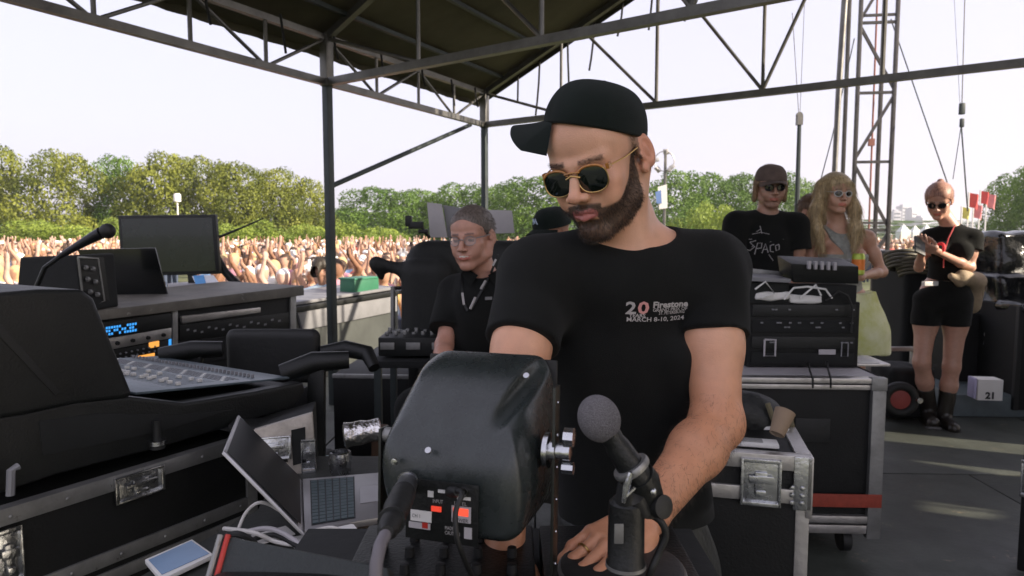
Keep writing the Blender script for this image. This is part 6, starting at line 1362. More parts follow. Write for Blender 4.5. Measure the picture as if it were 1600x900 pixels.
labp(697, 769, 714, 777, mat('lit_red_button', (.5, .03, .02), .4, emit=((1, .08, .04), .3)), 'button', .002)
labp(732, 764, 765, 790, M['lgrey']); labp(735, 767, 761, 779, mat('lit_red_display', (.6, .04, .02), .4, emit=((1, .1, .05), .5)), 'display', .0016)
labp(754, 797, 767, 815, M['lgrey']); labp(690, 745, 700, 755, M['white']); labp(708, 741, 720, 746, M['white']); labp(741, 748, 764, 753, M['white'])
for s, u, v, w_ in (('INPUT', 700, 762, 18), ('LEVEL', 737, 761, 22), ('POWER', 734, 788, 28), ('MADE IN', 722, 803, 22), ('CAUTION', 722, 811, 26), ('CH 1', 664, 790, 14)):
    a = px(u, v); lettering(s, .006, LQ(a[0], -.0905, a[1]), rx, uz, M['print_white'] if s not in ('CH 1', 'POWER') else M['black'], pl, width=w_ / 1067 * .775, name='lettering', lift=.0006)
mb = MB()
for (u, v, r) in ((655, 735, .0135), (752, 740, .006)): a = px(u, v); mb.lathe([(r, 0), (r, .004), (r * .8, .004), (r * .75, 0)], LQ(a[0], -.088, a[1]), bx_n, 20)
mb.build('socket', M['chrome'], pl, world=True)
mb = MB()
for (x, z) in ((-.085, .0), (.078, -.004), (-.07, .03), (.02, .005), (-.055, -.012), (.055, .075)): y = -.093 if z < .01 else -.088 + z * .9 - .006
for (x, y, z) in ((-.062, -.088, -.010), (-.02, -.084, .006), (.07, .02, .085)): MB().lathe([(.0045, 0), (.004, .002), (.0001, .0024)], LQ(x, y, z), (bx_n + uz * (.8 if z > 0 else 0)).normalized(), 12).build('screw', M['chrome'], pm, world=True)
mb = MB().lathe([(.022, 0), (.022, .006), (.014, .007), (.014, .014), (.011, .015), (.011, .032), (.0001, .033)], LQ(.104, -.01, .0), rx, 22); mb.build('swivel_bolt', M['chrome'], pm, world=True)
mb = MB().lathe([(.012, 0), (.012, .012), (.0001, .013)], LQ(.128, -.01, .018), rx, 8); mb.lathe([(.008, 0), (.008, .014), (.0001, .014)], LQ(.126, -.01, -.02), rx, 8); mb.build('wing_nut', M['chrome'], pm, world=True)
MB().lathe([(.010, 0), (.010, .012), (.0001, .013)], LQ(-.104, -.01, .0), -rx, 10).build('swivel_bolt', M['alu_dull'], pm, world=True)
YB = mat('painted_bracket_steel', (.03, .032, .026), .4, .4, .3, 30)
MB().box(LQ(.117, -.01, -.05), (.004, .024, .26), AM).box(LQ(0, -.01, -.18), (.238, .024, .004), AM).box(LQ(-.117, -.01, -.085), (.004, .024, .19), AM).build('bracket', YB, pm, .001, world=True)
MB().tube([LQ(0, -.01, -.178), LQ(0, .0, -.24)], .012, 12).build('mount', M['black'], pm, world=True); mb = MB()
for k in range(6): mb.lathe([(.0022, 0), (.0018, .0012), (.0001, .0014)], LQ(.1192, -.01, .06 - .04 * k), rx, 8)
mb.build('rivet', M['chrome'], pm, world=True)
xl = thing('cable_plug', 'thick black connector with grey cable plugged into the loudspeaker', 'plug', W(640, 770, .70)); a0 = LQ(px(655, 735)[0], -.089, px(655, 735)[1]); a1 = W(604, 832, .585)
dx_ = (a1 - a0).normalized(); Lx = (a1 - a0).length
MB().lathe([(.0118, 0), (.0118, Lx * .22), (.0128, Lx * .23), (.0128, Lx * .30)], a0 - dx_ * .003, dx_, 28).build('metal_shell', mat('gunmetal', (.16, .16, .17), .3, .8), xl, world=True)
MB().lathe([(.0135, Lx * .28), (.0135, Lx * .60), (.0125, Lx * .62), (.0125, Lx * .66), (.0108, Lx * .70), (.0098, Lx * .95), (.006, Lx), (.0001, Lx)], a0, dx_, 28).build('grip', M['rubber'], xl, world=True)
MB().lathe([(.0132, Lx * .80), (.0132, Lx * .82)], a0, dx_, 24).build('ring', M['black'], xl, world=True)
MB().tube([a1 - dx_ * .01, W(594, 852, .57), W(588, 880, .56), W(586, 930, .55), W(590, 1000, .56), W(620, 1060, .62)], .0058, 12).build('cable', mat('grey_cable', (.13, .12, .13), .5), xl, world=True)
c2 = MB(); P_ = []
pts = [LQ(px(730, 742)[0], -.089, px(730, 742)[1]), W(722, 770, .735), W(712, 800, .72), W(714, 840, .71), W(724, 870, .72), W(738, 900, .76), W(760, 930, .84)]
for i in range(len(pts) - 1):
    a, b, c, d = pts[max(0, i - 1)], pts[i], pts[i + 1], pts[min(len(pts) - 1, i + 2)]
    for s in range(6): t_ = s / 6; P_.append(.5 * ((2 * b) + (c - a) * t_ + (2 * a - 5 * b + 4 * c - d) * t_ ** 2 + (3 * b - a - 3 * c + d) * t_ ** 3))
c2.tube(P_, .0030, 10); o = c2.build('audio_cable', M['rubber']); tag(o, 'thin black cable hanging from the back of the loudspeaker', 'cable')
MB().lathe([(.0062, 0), (.0062, .018), (.004, .026)], pts[0], (pts[1] - pts[0]).normalized(), 16).build('plug', M['rubber'], o)
# ---------------- microphone on its stand ----------------
Yq = .735; mk_ = thing('microphone', 'microphone with round grey mesh head leaning left in front of the black t-shirt', 'microphone', W(990, 760, Yq)); hc_ = W(936, 654, Yq); ax_m = (W(985, 728, Yq) - hc_).normalized()
Q = Shape(); Q.ell(np.array(hc_), (.0232, .0212, .0268), .01, rot=np.array(Matrix.Rotation(R(-24), 3, 'Y'))); mesh_m = mat('grey_mesh_foam', (.19, .18, .19), .8, 0, .45, 700, .8, 800)
sdf_obj('mesh_head', Q, [(np.array(hc_) - .04, np.array(hc_) + .04, .0022)], mesh_m, mk_)
MB().lathe([(.013, .020), (.012, .030), (.0135, .036), (.0150, .058), (.0160, .070), (.0165, .085), (.014, .090)], hc_, ax_m, 24).build('neck', M['black'], mk_, world=True)
MB().lathe([(.0205, .062), (.0215, .064), (.0215, .068), (.0205, .070)], hc_, ax_m, 28).build('collar_ring', M['alu_dull'], mk_, world=True)
MB().tube([hc_ + ax_m * .075, W(1000, 752, Yq + .005), W(1008, 775, Yq + .01), W(1002, 800, Yq + .01)], [.020, .022, .021, .018], 18).build('body', M['black'], mk_, world=True)
ms = thing('microphone_stand', 'black stand with thick clutch holding the grey headed microphone', 'stand', (W(980, 850, Yq).x, Yq, .884)); B0 = W(979, 785, Yq); 
mb = MB().lathe([(.012, .008), (.0195, 0), (.0200, -.012), (.0205, -.066), (.0220, -.068), (.0220, -.074), (.018, -.076), (.008, -.08), (.008, -.17)], B0, (0, 0, 1), 28); mb.build('clutch', M['black'], ms, world=True)
MB().lathe([(.0226, -.069), (.0226, -.073)], B0, (0, 0, 1), 28).build('ring', M['alu_dull'], ms, world=True)
MB().tube([W(1003, 800, Yq), W(990, 775, Yq - .005), W(978, 762, Yq - .01), W(976, 790, Yq - .005)], [.013, .014, .011, .012], 12).build('swivel', M['rubber'], ms, world=True)
MB().tube([W(986, 738, Yq - .024), W(979, 760, Yq - .024), W(974, 785, Yq - .022)], [.003, .004, .0025], 8).tube([W(978, 775, Yq - .024), W(992, 762, Yq - .022)], .002, 6).build('clamp_lever', M['chrome'], ms, world=True)
MB().lathe([(.013, 0), (.013, .012), (.006, .014), (.0001, .014)], W(1026, 790, Yq), Vector((.5, -.8, .2)), 16).build('clamp_knob', M['rubber'], ms, world=True); MB().lathe([(.004, 0), (.003, .003), (.0001, .004)], W(1020, 768, Yq - .02), (0, -1, 0), 10).build('screw', M['chrome'], ms, world=True)
MB().box(W(967, 834, Yq - .022), (.010, .002, .022)).build('plate', M['alu_dull'], ms, .0005, world=True)
MB().lathe([(.085, -.002), (.085, .008), (.02, .014), (.012, .02)], (B0.x, Yq, .886), (0, 0, 1), 32).build('base', M['black'], ms, world=True)
P_ = []; pts = [W(1006, 800, Yq + .01), W(1030, 812, Yq), W(1040, 835, Yq), W(1030, 862, Yq), W(1014, 900, Yq), W(1006, 940, Yq + .05), W(1020, 985, Yq + .1)]
for i in range(len(pts) - 1):
    a, b, c, d = pts[max(0, i - 1)], pts[i], pts[i + 1], pts[min(len(pts) - 1, i + 2)]
    for s in range(6): t_ = s / 6; P_.append(.5 * ((2 * b) + (c - a) * t_ + (2 * a - 5 * b + 4 * c - d) * t_ ** 2 + (3 * b - a - 3 * c + d) * t_ ** 3))
o = MB().tube(P_, .0042, 10).build('audio_cable', M['rubber']); tag(o, 'black cable looping down behind the microphone stand', 'cable')
# ---------------- cases on the right ----------------
def case_box(t, w, d, h, z0, m_alu, e=.028, rail=None):
    MB().bb((-w + .004, .004, z0 + .003), (-.004, d - .004, z0 + h - .003)).build('body', M['case_black'], t, .003)
    for x in (-w, 0):
        for y in (0, d): MB().bb((x - (0 if x else 0) - (e if x == 0 else 0), y - (e if y else 0), z0), (x + (e if x else 0), y + (0 if y else e), z0 + h)).build('corner_edge', m_alu, t, .003)
c1 = WZ(1268, 716, .78); k1 = thing('flight_case', 'waist high flight case with silver edges and a big latch right behind the bearded man', 'flight case', (c1.x, c1.y, 0), R(-14))
case_box(k1, .62, .36, .68, .10, M['alu'], .034)
MB().bb((-.62, -.003, .742), (.003, .03, .783)).build('front_rail', M['alu'], k1, .003); MB().bb((-.62, .33, .745), (.003, .363, .783)).build('rear_rail', M['alu'], k1, .003)
MB().bb((-.035, .03, .745), (.003, .33, .784)).build('side_rail', M['alu'], k1, .003); MB().bb((-.035, -.001, .660), (.0035, .358, .70)).build('side_rail', M['alu'], k1, .003)
MB().bb((-.62, -.004, .655), (-.034, .02, .693)).build('mid_rail', M['alu'], k1, .003)
n_ = Vector((math.sin(R(-14)), -math.cos(R(-14)), 0)); r_ = Vector((math.cos(R(-14)), math.sin(R(-14)), 0))
latch(k1, WP(1188, 752, c1, -n_) + n_ * .008, n_, ZU, .100, .125)
mb = MB()
for z in (.70, .68, .66): 
    for x in (-.045, -.02): mb.lathe([(.007, 0), (.005, .004), (.0001, .005)], (x, -.006, z - .0), (0, -1, 0), 8)
mb.build('rivet', M['chrome'], k1)
MB().bb((-.042, -.005, .64), (.0045, .004, .782)).build('ball_corner', M['chrome'], k1, .003); MB().bb((-.01, -.005, .62), (.006, .06, .782)).build('ball_corner', M['alu'], k1, .003)
for i, (a, b, c, d) in enumerate(((-.21, .06, -.07, .115), (-.12, .24, -.02, .30))): tr_ = MB().bb((a, b, .779), (c, d, .790)).build('recessed_tray', M['white'], k1, .003); MB().bb((a + .012, b + .012, .7905), (c - .04, d - .012, .7925)).build('tray_opening', M['alu_dull'], tr_, .001)
for a, b in ((-.56, .06), (-.06, .06), (-.06, .30), (-.56, .30)): MB().lathe([(.045, -.015), (.045, .015)], (a, b, .05), (1, 0, 0), 18).box((a, b, .1), (.08, .08, .012)).build('caster', M['rubber'], k1, .002)
bag = thing('bag', 'crumpled black bag with olive straps lying on the waist high case', 'bag', WZ(1190, 690, .784)); Q = Shape(); b0 = W_(1178, 650, 2.05)
Q.ell(b0, (.085, .08, .07), .04); Q.ell(b0 + V(.04, .02, -.02), (.06, .07, .05), .03); Q.ell(b0 + V(-.05, .0, .02), (.06, .07, .055), .03)
sdf_obj('pouch', Q, [(b0 - .2, b0 + .2, .006)], mat('black_nylon', (.014, .015, .014), .6, 0, .4, 20, .5, 60), bag, dispf=disp(.010, 60, 3, 8)); MB().tube([b0 + V(.01, -.08, .06), b0 + V(.03, -.09, .0), b0 + V(.05, -.075, -.05)], .008, 6).tube([b0 + V(.08, -.06, .02), b0 + V(.10, -.05, -.05)], .012, 8).build('strap', mat('olive_webbing', (.14, .12, .07), .8), bag, world=True)
cupo = thing('paper_cup', 'brown paper cup tipped beside the black bag', 'cup', WZ(1213, 694, .79)); MB().lathe([(.020, 0), (.028, .07), (.026, .07), (.019, .004), (.0001, .004)], (0, 0, .027), Vector((.35, .3, .6)), 20).build('cup', mat('brown_card', (.28, .20, .13), .7), cupo)
whl = thing('hand_truck', 'small hand truck wheel with red hub in the shadow beside the waist high case', 'hand truck', W(1108, 862, 1.95)); cc_ = W(1108, 862, 1.95)
MB().torus(cc_, .045, .016, (0, 1, 0), 28, 8).build('tyre', M['rubber'], whl, world=True); MB().torus(cc_, .028, .007, (0, 1, 0), 24, 8).lathe([(.010, -.01), (.010, .01)], cc_, (0, 1, 0), 12).build('rim', M['red'], whl, world=True)
MB().tube([cc_ + Vector((0, .03, 0)), cc_ + Vector((-.12, .03, .02)), cc_ + Vector((-.12, .05, .4))], .010).build('frame', M['dark_steel'], whl, world=True)
# tall case behind
c2 = W(1385, 592, 2.72); zt2 = c2.z; k2 = thing('flight_case', 'taller open fronted case with aluminium frame and red strap, carrying the small rack', 'flight case', (c2.x, c2.y, 0), R(-3))
w2, dp = .80, .62
MB().bb((-w2, .02, .13), (-.004, dp, zt2 - .03)).build('body', M['case_black'], k2, .003)
MB().bb((-w2, -.002, zt2 - .022), (.0, .05, zt2 + .0)).build('top_rail', M['alu'], k2, .003); MB().bb((-w2, .004, zt2 - .048), (-.0, .05, zt2 - .028)).build('top_rail', M['alu'], k2, .002)
MB().bb((-w2, .05, zt2 - .03), (.0, dp, zt2 - .004)).build('top', M['lgrey'], k2, .002)
MB().bb((-.052, -.004, .10), (.002, .03, zt2 - .05)).build('front_post', M['alu_dull'], k2, .003); mb = MB(); rivets(mb, (.0035, .02, .3), (.0035, .02, zt2 - .06), Vector((1, 0, 0)), 9, .007); mb.build('rivet', M['alu'], k2)
MB().bb((.0, .03, .10), (.004, dp, zt2)).build('side_panel', M['case_black'], k2, .001); MB().bb((-.058, -.006, zt2 - .05), (.004, .03, zt2 + .003)).build('ball_corner', M['alu_dull'], k2, .003)
MB().bb((-w2, -.008, .235), (-.0, -.003, .29)).build('strap', mat('faded_red_webbing', (.28, .045, .025), .7, 0, .2, 40), k2, .001)
MB().bb((-w2, -.003, .165), (-.052, .03, .195)).bb((-w2, .0, .12), (-.052, .03, .155)).build('bottom_rail', M['alu'], k2, .002)
MB().box((-.28, .012, .55), (.14, .004, .10)).build('dish_handle', M['rubber'], k2, .003)
for a in (-.1, -.68):
    for b in (.1, .5): MB().lathe([(.05, -.018), (.05, .018)], (a, b, .055), (1, 0, 0), 18).box((a, b, .115), (.09, .09, .02)).build('caster', M['rubber'], k2, .002)
tray = thing('silver_tray', 'bare aluminium tray with paper at the corner of the tall case top', 'tray', W(1352, 570, 3.0), R(-3)); MB().bb((-.1, -.04, 0), (.09, .18, .012)).build('tray', M['alu'], tray, .002); MB().bb((-.09, -.03, .013), (.05, .12, .016)).build('paper', M['paper'], tray, .001)
# rack on top
Yr = 2.95; rkk = thing('amplifier_rack', 'small black amplifier rack on the tall case with pale handle cut-outs', 'rack', W(1340, 574, Yr), R(-2)); wr_ = 175 / 1067 * Yr; hr_ = W(1340, 474, Yr).z - W(1340, 576, Yr).z
MB().bb((-wr_, 0, 0), (0, .42, hr_)).build('body', M['case_black'], rkk, .006)
for i in range(4): MB().bb((-wr_ + .02, -.008, .014 + i * hr_ / 4.1), (-.02, .0, (i + .93) * hr_ / 4.1)).build('rack_unit', M['black'] if i % 2 else M['black_matte'], rkk, .002)
X = lambda u: (u - 1340) / 1067 * Yr; Zr = lambda v: (576 - v) / 1067 * Yr
def rim(u0, v0, u1, v1, m, r=.004): return MB().tube([(X(u0), -.012, Zr(v0)), (X(u1), -.012, Zr(v0)), (X(u1), -.012, Zr(v1)), (X(u0), -.012, Zr(v1)), (X(u0), -.012, Zr(v0))], r, 6).build('handle_rim', m, rkk)
rim(1192, 532, 1209, 558, M['lgrey'], .005); rim(1312, 536, 1322, 558, M['grey'], .003); MB().bb((X(1277), -.012, Zr(555)), (X(1303), -.007, Zr(547))).build('label', M['lgrey'], rkk); mb = MB()
random.seed(5)
for k in range(26): u = random.uniform(1185, 1332); v = random.choice((484, 505, 512, 536)); mb.box((X(u), -.011, Zr(v)), (.010, .006, .006))
mb.build('switch', M['grey'], rkk)
for (pix, m_, nm, lab_) in ((((1183, 445), (1215, 448), (1225, 466), (1175, 468)), M['paper'], 'paper_sheet', 'white crumpled sheet on the small rack beside the man\'s shoulder'), (((1218, 462), (1262, 452), (1285, 462), (1240, 470)), M['white'], 'adapter_bundle', 'white bundle of plugs on the small rack below the mixer')):
    Q = Shape(); cc = W_(np.mean([a for a, b in pix]), np.mean([b for a, b in pix]) + 4, Yr + .05); Q.box(cc, (.075, .06, .018), .01, .01); o = sdf_obj(nm, Q, [(cc - .13, cc + .13, .006)], m_, None, dispf=disp(.010, 90, 4, 7)); tag(o, lab_, 'paper' if m_ is M['paper'] else 'plugs')
rz0 = W(1340, 474, Yr).z
for i, pts in enumerate(([(1180, 452, 0), (1196, 440, .05), (1210, 458, .02), (1190, 466, 0)], [(1225, 468, 0), (1240, 450, .05), (1262, 448, .04), (1290, 452, .03), (1300, 466, 0)], [(1290, 470, 0), (1310, 455, .04), (1325, 462, .02), (1332, 480, -.03), (1330, 520, -.1)], [(1250, 466, 0), (1275, 445, .06), (1283, 462, .01)])):
    P_ = [W(u, v, Yr - .03) for u, v, _ in pts]; o = MB().tube(P_, .0045, 6).build('audio_cable', (M['white'], M['white'], M['rubber'], M['white'])[i]); tag(o, ('white cable hooked over the sheet on the small rack', 'white cable draped under the mixer', 'black cable falling down the front of the small rack', 'short white cable looping beside the plugs')[i], 'cable', 'cables on the small rack')
for i, (u0, u1) in enumerate(((1263, 1270), (1292, 1298))):
    o = MB().tube([W(u0, 566, 2.93), W(u0 + 2, 578, 2.71), W(u1, 592, 2.70), W(u1, 606, 2.71)], .004, 6).build('audio_cable', M['rubber']); tag(o, ('black lead crossing the top rail nearer the man', 'black lead crossing the top rail nearer the frame post')[i], 'cable', 'leads over the tall case rail')
mx2 = thing('mixer', 'flat black mixer with five white faders before the blonde woman', 'mixer', W(1288, 440, Yr)); z1_ = W(1288, 446, Yr).z; MB().prism([W(1236, 412, Yr - .02), W(1342, 416, Yr - .02), W(1342, 444, Yr), W(1240, 442, Yr)], (0, .16, .03)).build('body', M['black'], mx2, .006, world=True)
for k in range(5): MB().box(W(1264 + 10 * k, 414 + .5 * k, Yr - .03), (.012, .02, .035)).build('fader', M['lgrey'], mx2, .003, world=True)
MB().prism([W(1238, 405, Yr + .12), W(1330, 405, Yr + .12), W(1330, 409, Yr + .12), W(1238, 409, Yr + .12)], (0, .02, 0)).build('rear_edge', M['grey'], mx2, .001, world=True)
MB().bb(W(1240, 446, Yr) , W(1338, 474, Yr) + Vector((0, .14, 0))).build('riser', M['black_matte'], mx2, .003, world=True)
lp3 = thing('laptop', 'grey laptop lying half open on the small rack beside the man\'s shoulder', 'laptop', W(1200, 435, Yr)); MB().prism([W(1162, 432, Yr - .02), W(1236, 436, Yr - .02), W(1236, 442, Yr - .02), W(1164, 439, Yr - .02)], (0, .2, .01)).build('base', M['grey'], lp3, .002, world=True); MB().prism([W(1160, 418, Yr + .15), W(1234, 426, Yr + .15), W(1234, 432, Yr + .15), W(1160, 428, Yr + .15)], (0, .008, 0)).build('lid', M['alu_dull'], lp3, .002, world=True)
MB().bb(W(1166, 442, Yr), W(1232, 474, Yr) + Vector((0, .14, 0))).build('riser', M['black_matte'], lp3, .003, world=True)
# ---------------- behind, right ----------------
def drape(name, lab_, cat, c, hs, m, amp=.02, h=.02, extra=None, fr=14, r=.05):
    Q = Shape(); Q.box(c, hs, r, .03)
    if extra: extra(Q)
    t = thing(name, lab_, cat, (c[0], c[1], 0)); sdf_obj('cover', Q, [(np.asarray(c) - np.asarray(hs) - .15, np.asarray(c) + np.asarray(hs) + .15, h)], m, t, dispf=disp(amp, fr, 6, 9)); return t
plast = mat('shiny_black_plastic', (.012, .013, .014), .16, 0, .3, 8, .5, 25, spec=.7)
for i, (u0, u1, vt, vb, Y, lab_) in enumerate(((1388, 1462, 392, 600, 6.2, 'matte black stack behind the blonde woman, topped by coiled cable'), (1452, 1530, 380, 600, 6.3, 'black stack directly behind the woman with the phone'))):
    a, b = W_(u0, vt, Y), W_(u1, vb, Y); c = (a + b) / 2; c[2] = (a[2] + 0) / 2; drape('covered_stack', lab_, 'covered gear', c, (abs(b[0] - a[0]) / 2, .3, a[2] / 2), M['black_matte'], .008)
for i, (u0, u1, vt, vb, Y, lab_) in enumerate(((1530, 1640, 362, 440, 5.6, 'glossy black plastic sheeting bunched at the top of the far cases'), (1528, 1650, 425, 500, 5.5, 'second glossy plastic bundle lower down by the frame edge'))):
    a, b = W_(u0, vt, Y), W_(u1, vb, Y); c = (a + b) / 2; drape('plastic_sheeting', lab_, 'plastic sheet', c, (abs(b[0] - a[0]) / 2, .26, abs(a[2] - b[2]) / 2), plast, .035, .014, fr=22)
pB = W(1500, 620, 5.35); rc = thing('road_case', 'black road case stencilled with a white code behind the white sign', 'road case', (W(1552, 500, 5.4).x, 5.4, 0), R(-4)); a, b = W(1504, 490, 5.4), W(1640, 620, 5.4); hw = (b.x - a.x) / 2; MB().bb((-hw, 0, .08), (hw, .5, a.z)).build('body', M['case_black'], rc, .01)
for z in (.09, a.z - .02): MB().bb((-hw - .002, -.004, z - .012), (hw, .02, z + .012)).build('edge', M['alu_dull'] if z < .2 else M['rubber'], rc, .003)
o_ = rc.location
lettering('C-19', .11, W(1533, 529, 5.36) , (1, -.07, 0), (0, 0, 1), M['print_white'], rc, name='stencil', bold=.002, width=.12, lift=.03); lettering('AUDIO LTD', .05, W(1532, 538, 5.36), (1, -.07, 0), (0, 0, 1), M['grey'], rc, name='stencil', width=.14, lift=.03)
wsn = thing('number_box', 'white cardboard box with a big number on its side, on the grey step', 'box', WZ(1546, 626, .17), R(-8)); MB().bb((-.08, 0, 0), (.085, .12, .15)).build('box', M['paper'], wsn, .004); MB().bb((-.10, .01, .01), (-.083, .10, .155)).build('flap', mat('lilac_card', (.45, .42, .6), .7), wsn, .002)
lettering('21', .065, wm(wsn) @ Vector((-.03, -.002, .015)), (math.cos(R(-8)), math.sin(R(-8)), 0), (0, 0, 1), M['black'], wsn, name='number', bold=.003, lift=.002)
stp = thing('step', 'low grey ramp step behind the woman\'s boots at the frame edge', 'step', WZ(1580, 652, .0), R(-3)); a = WZ(1490, 678, 0); 
MB().bb((-.42, .0, .0), (.8, .62, .165)).build('deck', mat('blue_grey_step', (.10, .125, .13), .5, 0, .25, 6, .15), stp, .01)
cr_ = thing('road_case', 'plain black case cut by the frame edge beside the white number box', 'road case', (W(1630, 560, 4.9).x, 4.9, 0), R(-6)); MB().bb((-.18, 0, .06), (.5, .5, W(1600, 480, 4.9).z)).build('body', M['case_black'], cr_, .01); MB().bb((-.185, -.005, .06), (-.15, .03, W(1600, 480, 4.9).z + .003)).build('corner_edge', M['rubber'], cr_, .003); Q = Shape(); cc = W_(1618, 478, 5.05); Q.box(cc, (.2, .16, .04), .03, .01); sdf_obj('wrap', Q, [(cc - .28, cc + .28, .012)], plast, cr_, dispf=disp(.02, 30, 5, 7))
mach = thing('hand_cart', 'black hand cart with a red hubbed wheel at the woman\'s boots', 'hand cart', W(1406, 625, 4.7)); cw = W(1406, 624, 4.7)
MB().torus(cw, .095, .032, (.15, 1, 0), 36, 10).build('tyre', M['rubber'], mach, world=True); MB().lathe([(.075, -.012), (.075, .012), (.03, .018), (.0001, .018)], cw, (-.15, -1, 0), 28).build('rim', mat('dull_red_hub', (.30, .05, .04), .5), mach, world=True)
Q = Shape(); cc = W_(1408, 596, 5.0); Q.box(cc, (.17, .16, .13), .04, .02); Q.box(cc + V(-.02, -.02, -.16), (.15, .14, .08), .03, .03); sdf_obj('body', Q, [(cc - .32, cc + .32, .012)], M['black_matte'], mach, dispf=disp(.01, 40, 3, 6)); MB().lathe([(.02, 0), (.02, .02), (.0001, .022)], W(1435, 625, 4.65), (0, -1, 0), 12).build('hub_cap', M['chrome'], mach, world=True)
brd = thing('steel_deck_edge', 'bare aluminium bar on the floor beside the hand cart', 'bar', W(1400, 545, 5.2)); MB().beam(W(1352, 545, 5.0), W(1432, 545, 5.0), .04, .03).build('bar', M['alu'], brd, .003, world=True); 
for u in (1356, 1428): p = W(u, 548, 5.0); MB().box((p.x, p.y, p.z / 2), (.04, .04, p.z)).build('leg', M['alu_dull'], brd, .002, world=True)
cr2 = thing('flight_case', 'case at the right frame edge of which only a chrome latch shows', 'flight case', (W(1594, 800, 2.5).x, 2.5, 0), R(-40)); MB().bb((0, 0, .08), (.6, .4, .62)).build('body', M['case_black'], cr2, .006); latch(cr2, wm(cr2) @ Vector((.03, -.004, .44)), Vector((-.643, -.766, 0)), ZU, .07, .14)
# coiled cable on the stack
for i, (u, v, Y) in enumerate(((1410, 398, 6.0), (1428, 410, 5.95))):
    o = MB()
    for k in range(5): o.torus(W(u, v + 5 * k, Y), .14 - .008 * k, .014, (.1, .3, 1), 28, 6)
    o = o.build('cable_coil', mat('olive_cable', (.10, .09, .06), .6)); tag(o, ('olive cable coil on the stack behind the blonde woman', 'lower cable coil sliding towards the woman with the phone')[i], 'cable coil')
# added unseen blocks off to the right, breaking the sun into floor streaks
random.seed(9)
for i, (a, b, hgt) in enumerate(((-.6, 1.76, 1.95), (2.19, 2.56, 1.9), (2.94, 3.06, 1.95), (3.59, 4.6, 2.0))):
    t = thing('sun_blocker', 'added black sun blocker past the right frame edge, %s from the near end' % ('first', 'second', 'third', 'fourth')[i], 'sun blocker', (5.0, a, 0), 0, 'added sun blockers past the right frame edge')
    MB().bb((0, 0, .12), (.7, b - a, hgt)).build('body', M['case_black'], t, .01); mb = MB()
    for z in (.14, hgt / 2, hgt - .02): MB().bb((-.004, -.002, z), (.02, b - a + .002, z + .03)).build('edge', M['alu_dull'], t, .002)
# ---------------- crowd ----------------
random.seed(21); rg = np.random.default_rng(21)
def cmat(name, c): return mat(name, c, .8, 0, .15, 3)
cm = attrmat('crowd_figure', .7, 0, 0, var=.05, scale=3)
SKN = [(.48, .29, .21), (.36, .20, .13), (.56, .37, .29), (.24, .12, .07)]; SHT = [((.75, .73, .7), 'white top'), ((.62, .14, .10), 'red top'), ((.05, .05, .06), 'black top'), ((.60, .36, .25), 'peach top'), ((.25, .38, .62), 'blue top'), ((.66, .45, .16), 'mustard top'), ((.50, .24, .30), 'pink top')]; HRC = [((.05, .03, .02), 'dark hair'), ((.25, .14, .06), 'brown hair'), ((.5, .36, .18), 'fair hair'), ((.75, .73, .7), 'a white hat')]
def crowd_mesh(pose, shirt, hair, skin):
    S = Shape(); S.ell((0, 0, 1.58), (.085, .10, .125), .01); S.cap((0, 0, 1.46), (0, 0, 1.38), .055, .06, .02); S.cap((-.15, 0, 1.37), (.15, 0, 1.37), .06, .06, .03); S.cap((0, 0, 1.3), (0, 0, 1.0), .15, .14, .05, fl=((0, 1, 0), .7))
    arms = {0: [((-.19, 0, 1.36), (-.26, -.05, 1.12), (-.22, -.2, .95)), ((.19, 0, 1.36), (.26, -.05, 1.12), (.22, -.2, .95))], 1: [((-.19, 0, 1.38), (-.30, -.05, 1.62), (-.24, -.08, 1.88)), ((.19, 0, 1.36), (.26, -.05, 1.12), (.2, -.2, 1.0))], 2: [((-.19, 0, 1.38), (-.32, 0, 1.6), (-.2, -.1, 1.86)), ((.19, 0, 1.38), (.32, 0, 1.6), (.2, -.1, 1.84))], 3: [((-.19, 0, 1.36), (-.25, -.1, 1.15), (-.05, -.25, 1.25)), ((.19, 0, 1.38), (.28, -.12, 1.58), (.12, -.2, 1.78))], 4: [((-.19, 0, 1.38), (-.24, .02, 1.66), (-.04, 0, 1.76)), ((.19, 0, 1.38), (.24, .02, 1.66), (.04, 0, 1.76))]}[pose]
    for a, b, c in arms: S.cap(a, b, .055, .045, .02); S.cap(b, c, .042, .032, .02); S.ell(np.array(c) + V(0, 0, .05), (.035, .03, .06), .01)
    for s in (-1, 1): S.cap((s * .09, 0, .95), (s * .1, 0, .5), .09, .065, .03); S.cap((s * .1, 0, .5), (s * .1, 0, .05), .06, .045, .02)
    S.ell((0, .02, 1.62), (.10, .115, .115), .01)
    if hair[1] != 'a white hat' and pose in (1, 3, 4): S.cap((0, .06, 1.6), (0, .09, 1.38), .08, .05, .02)
    def cf(P):
        c = np.tile(V(*skin), (len(P), 1)); x, y, z = P.T
        b = (z < 1.44) & (z > .92) & (np.abs(x) < .20) & (z > .92); c[b] = V(*shirt[0]); c[(z <= .95) & (np.abs(x) < .21)] = V(.06, .08, .13)
        h = ((z > 1.60) | ((y > .02) & (z > 1.40))) & (np.abs(x) < .13) & ~((y < -.03) & (z < 1.66)); c[h] = V(*hair[0]); return c
    lo, hi, h = V(-.42, -.32, -.02), V(.42, .28, 2.02), .030
    v, f = surfnet(S.ev(lo, hi, h), lo, h); o = mesh_from('person', v, f, cm, None, cf(v)); return o
POSE = ['arms down', 'one arm raised', 'both arms raised', 'hand lifted near the face', 'hands clasped overhead']
protos = []
k = 0
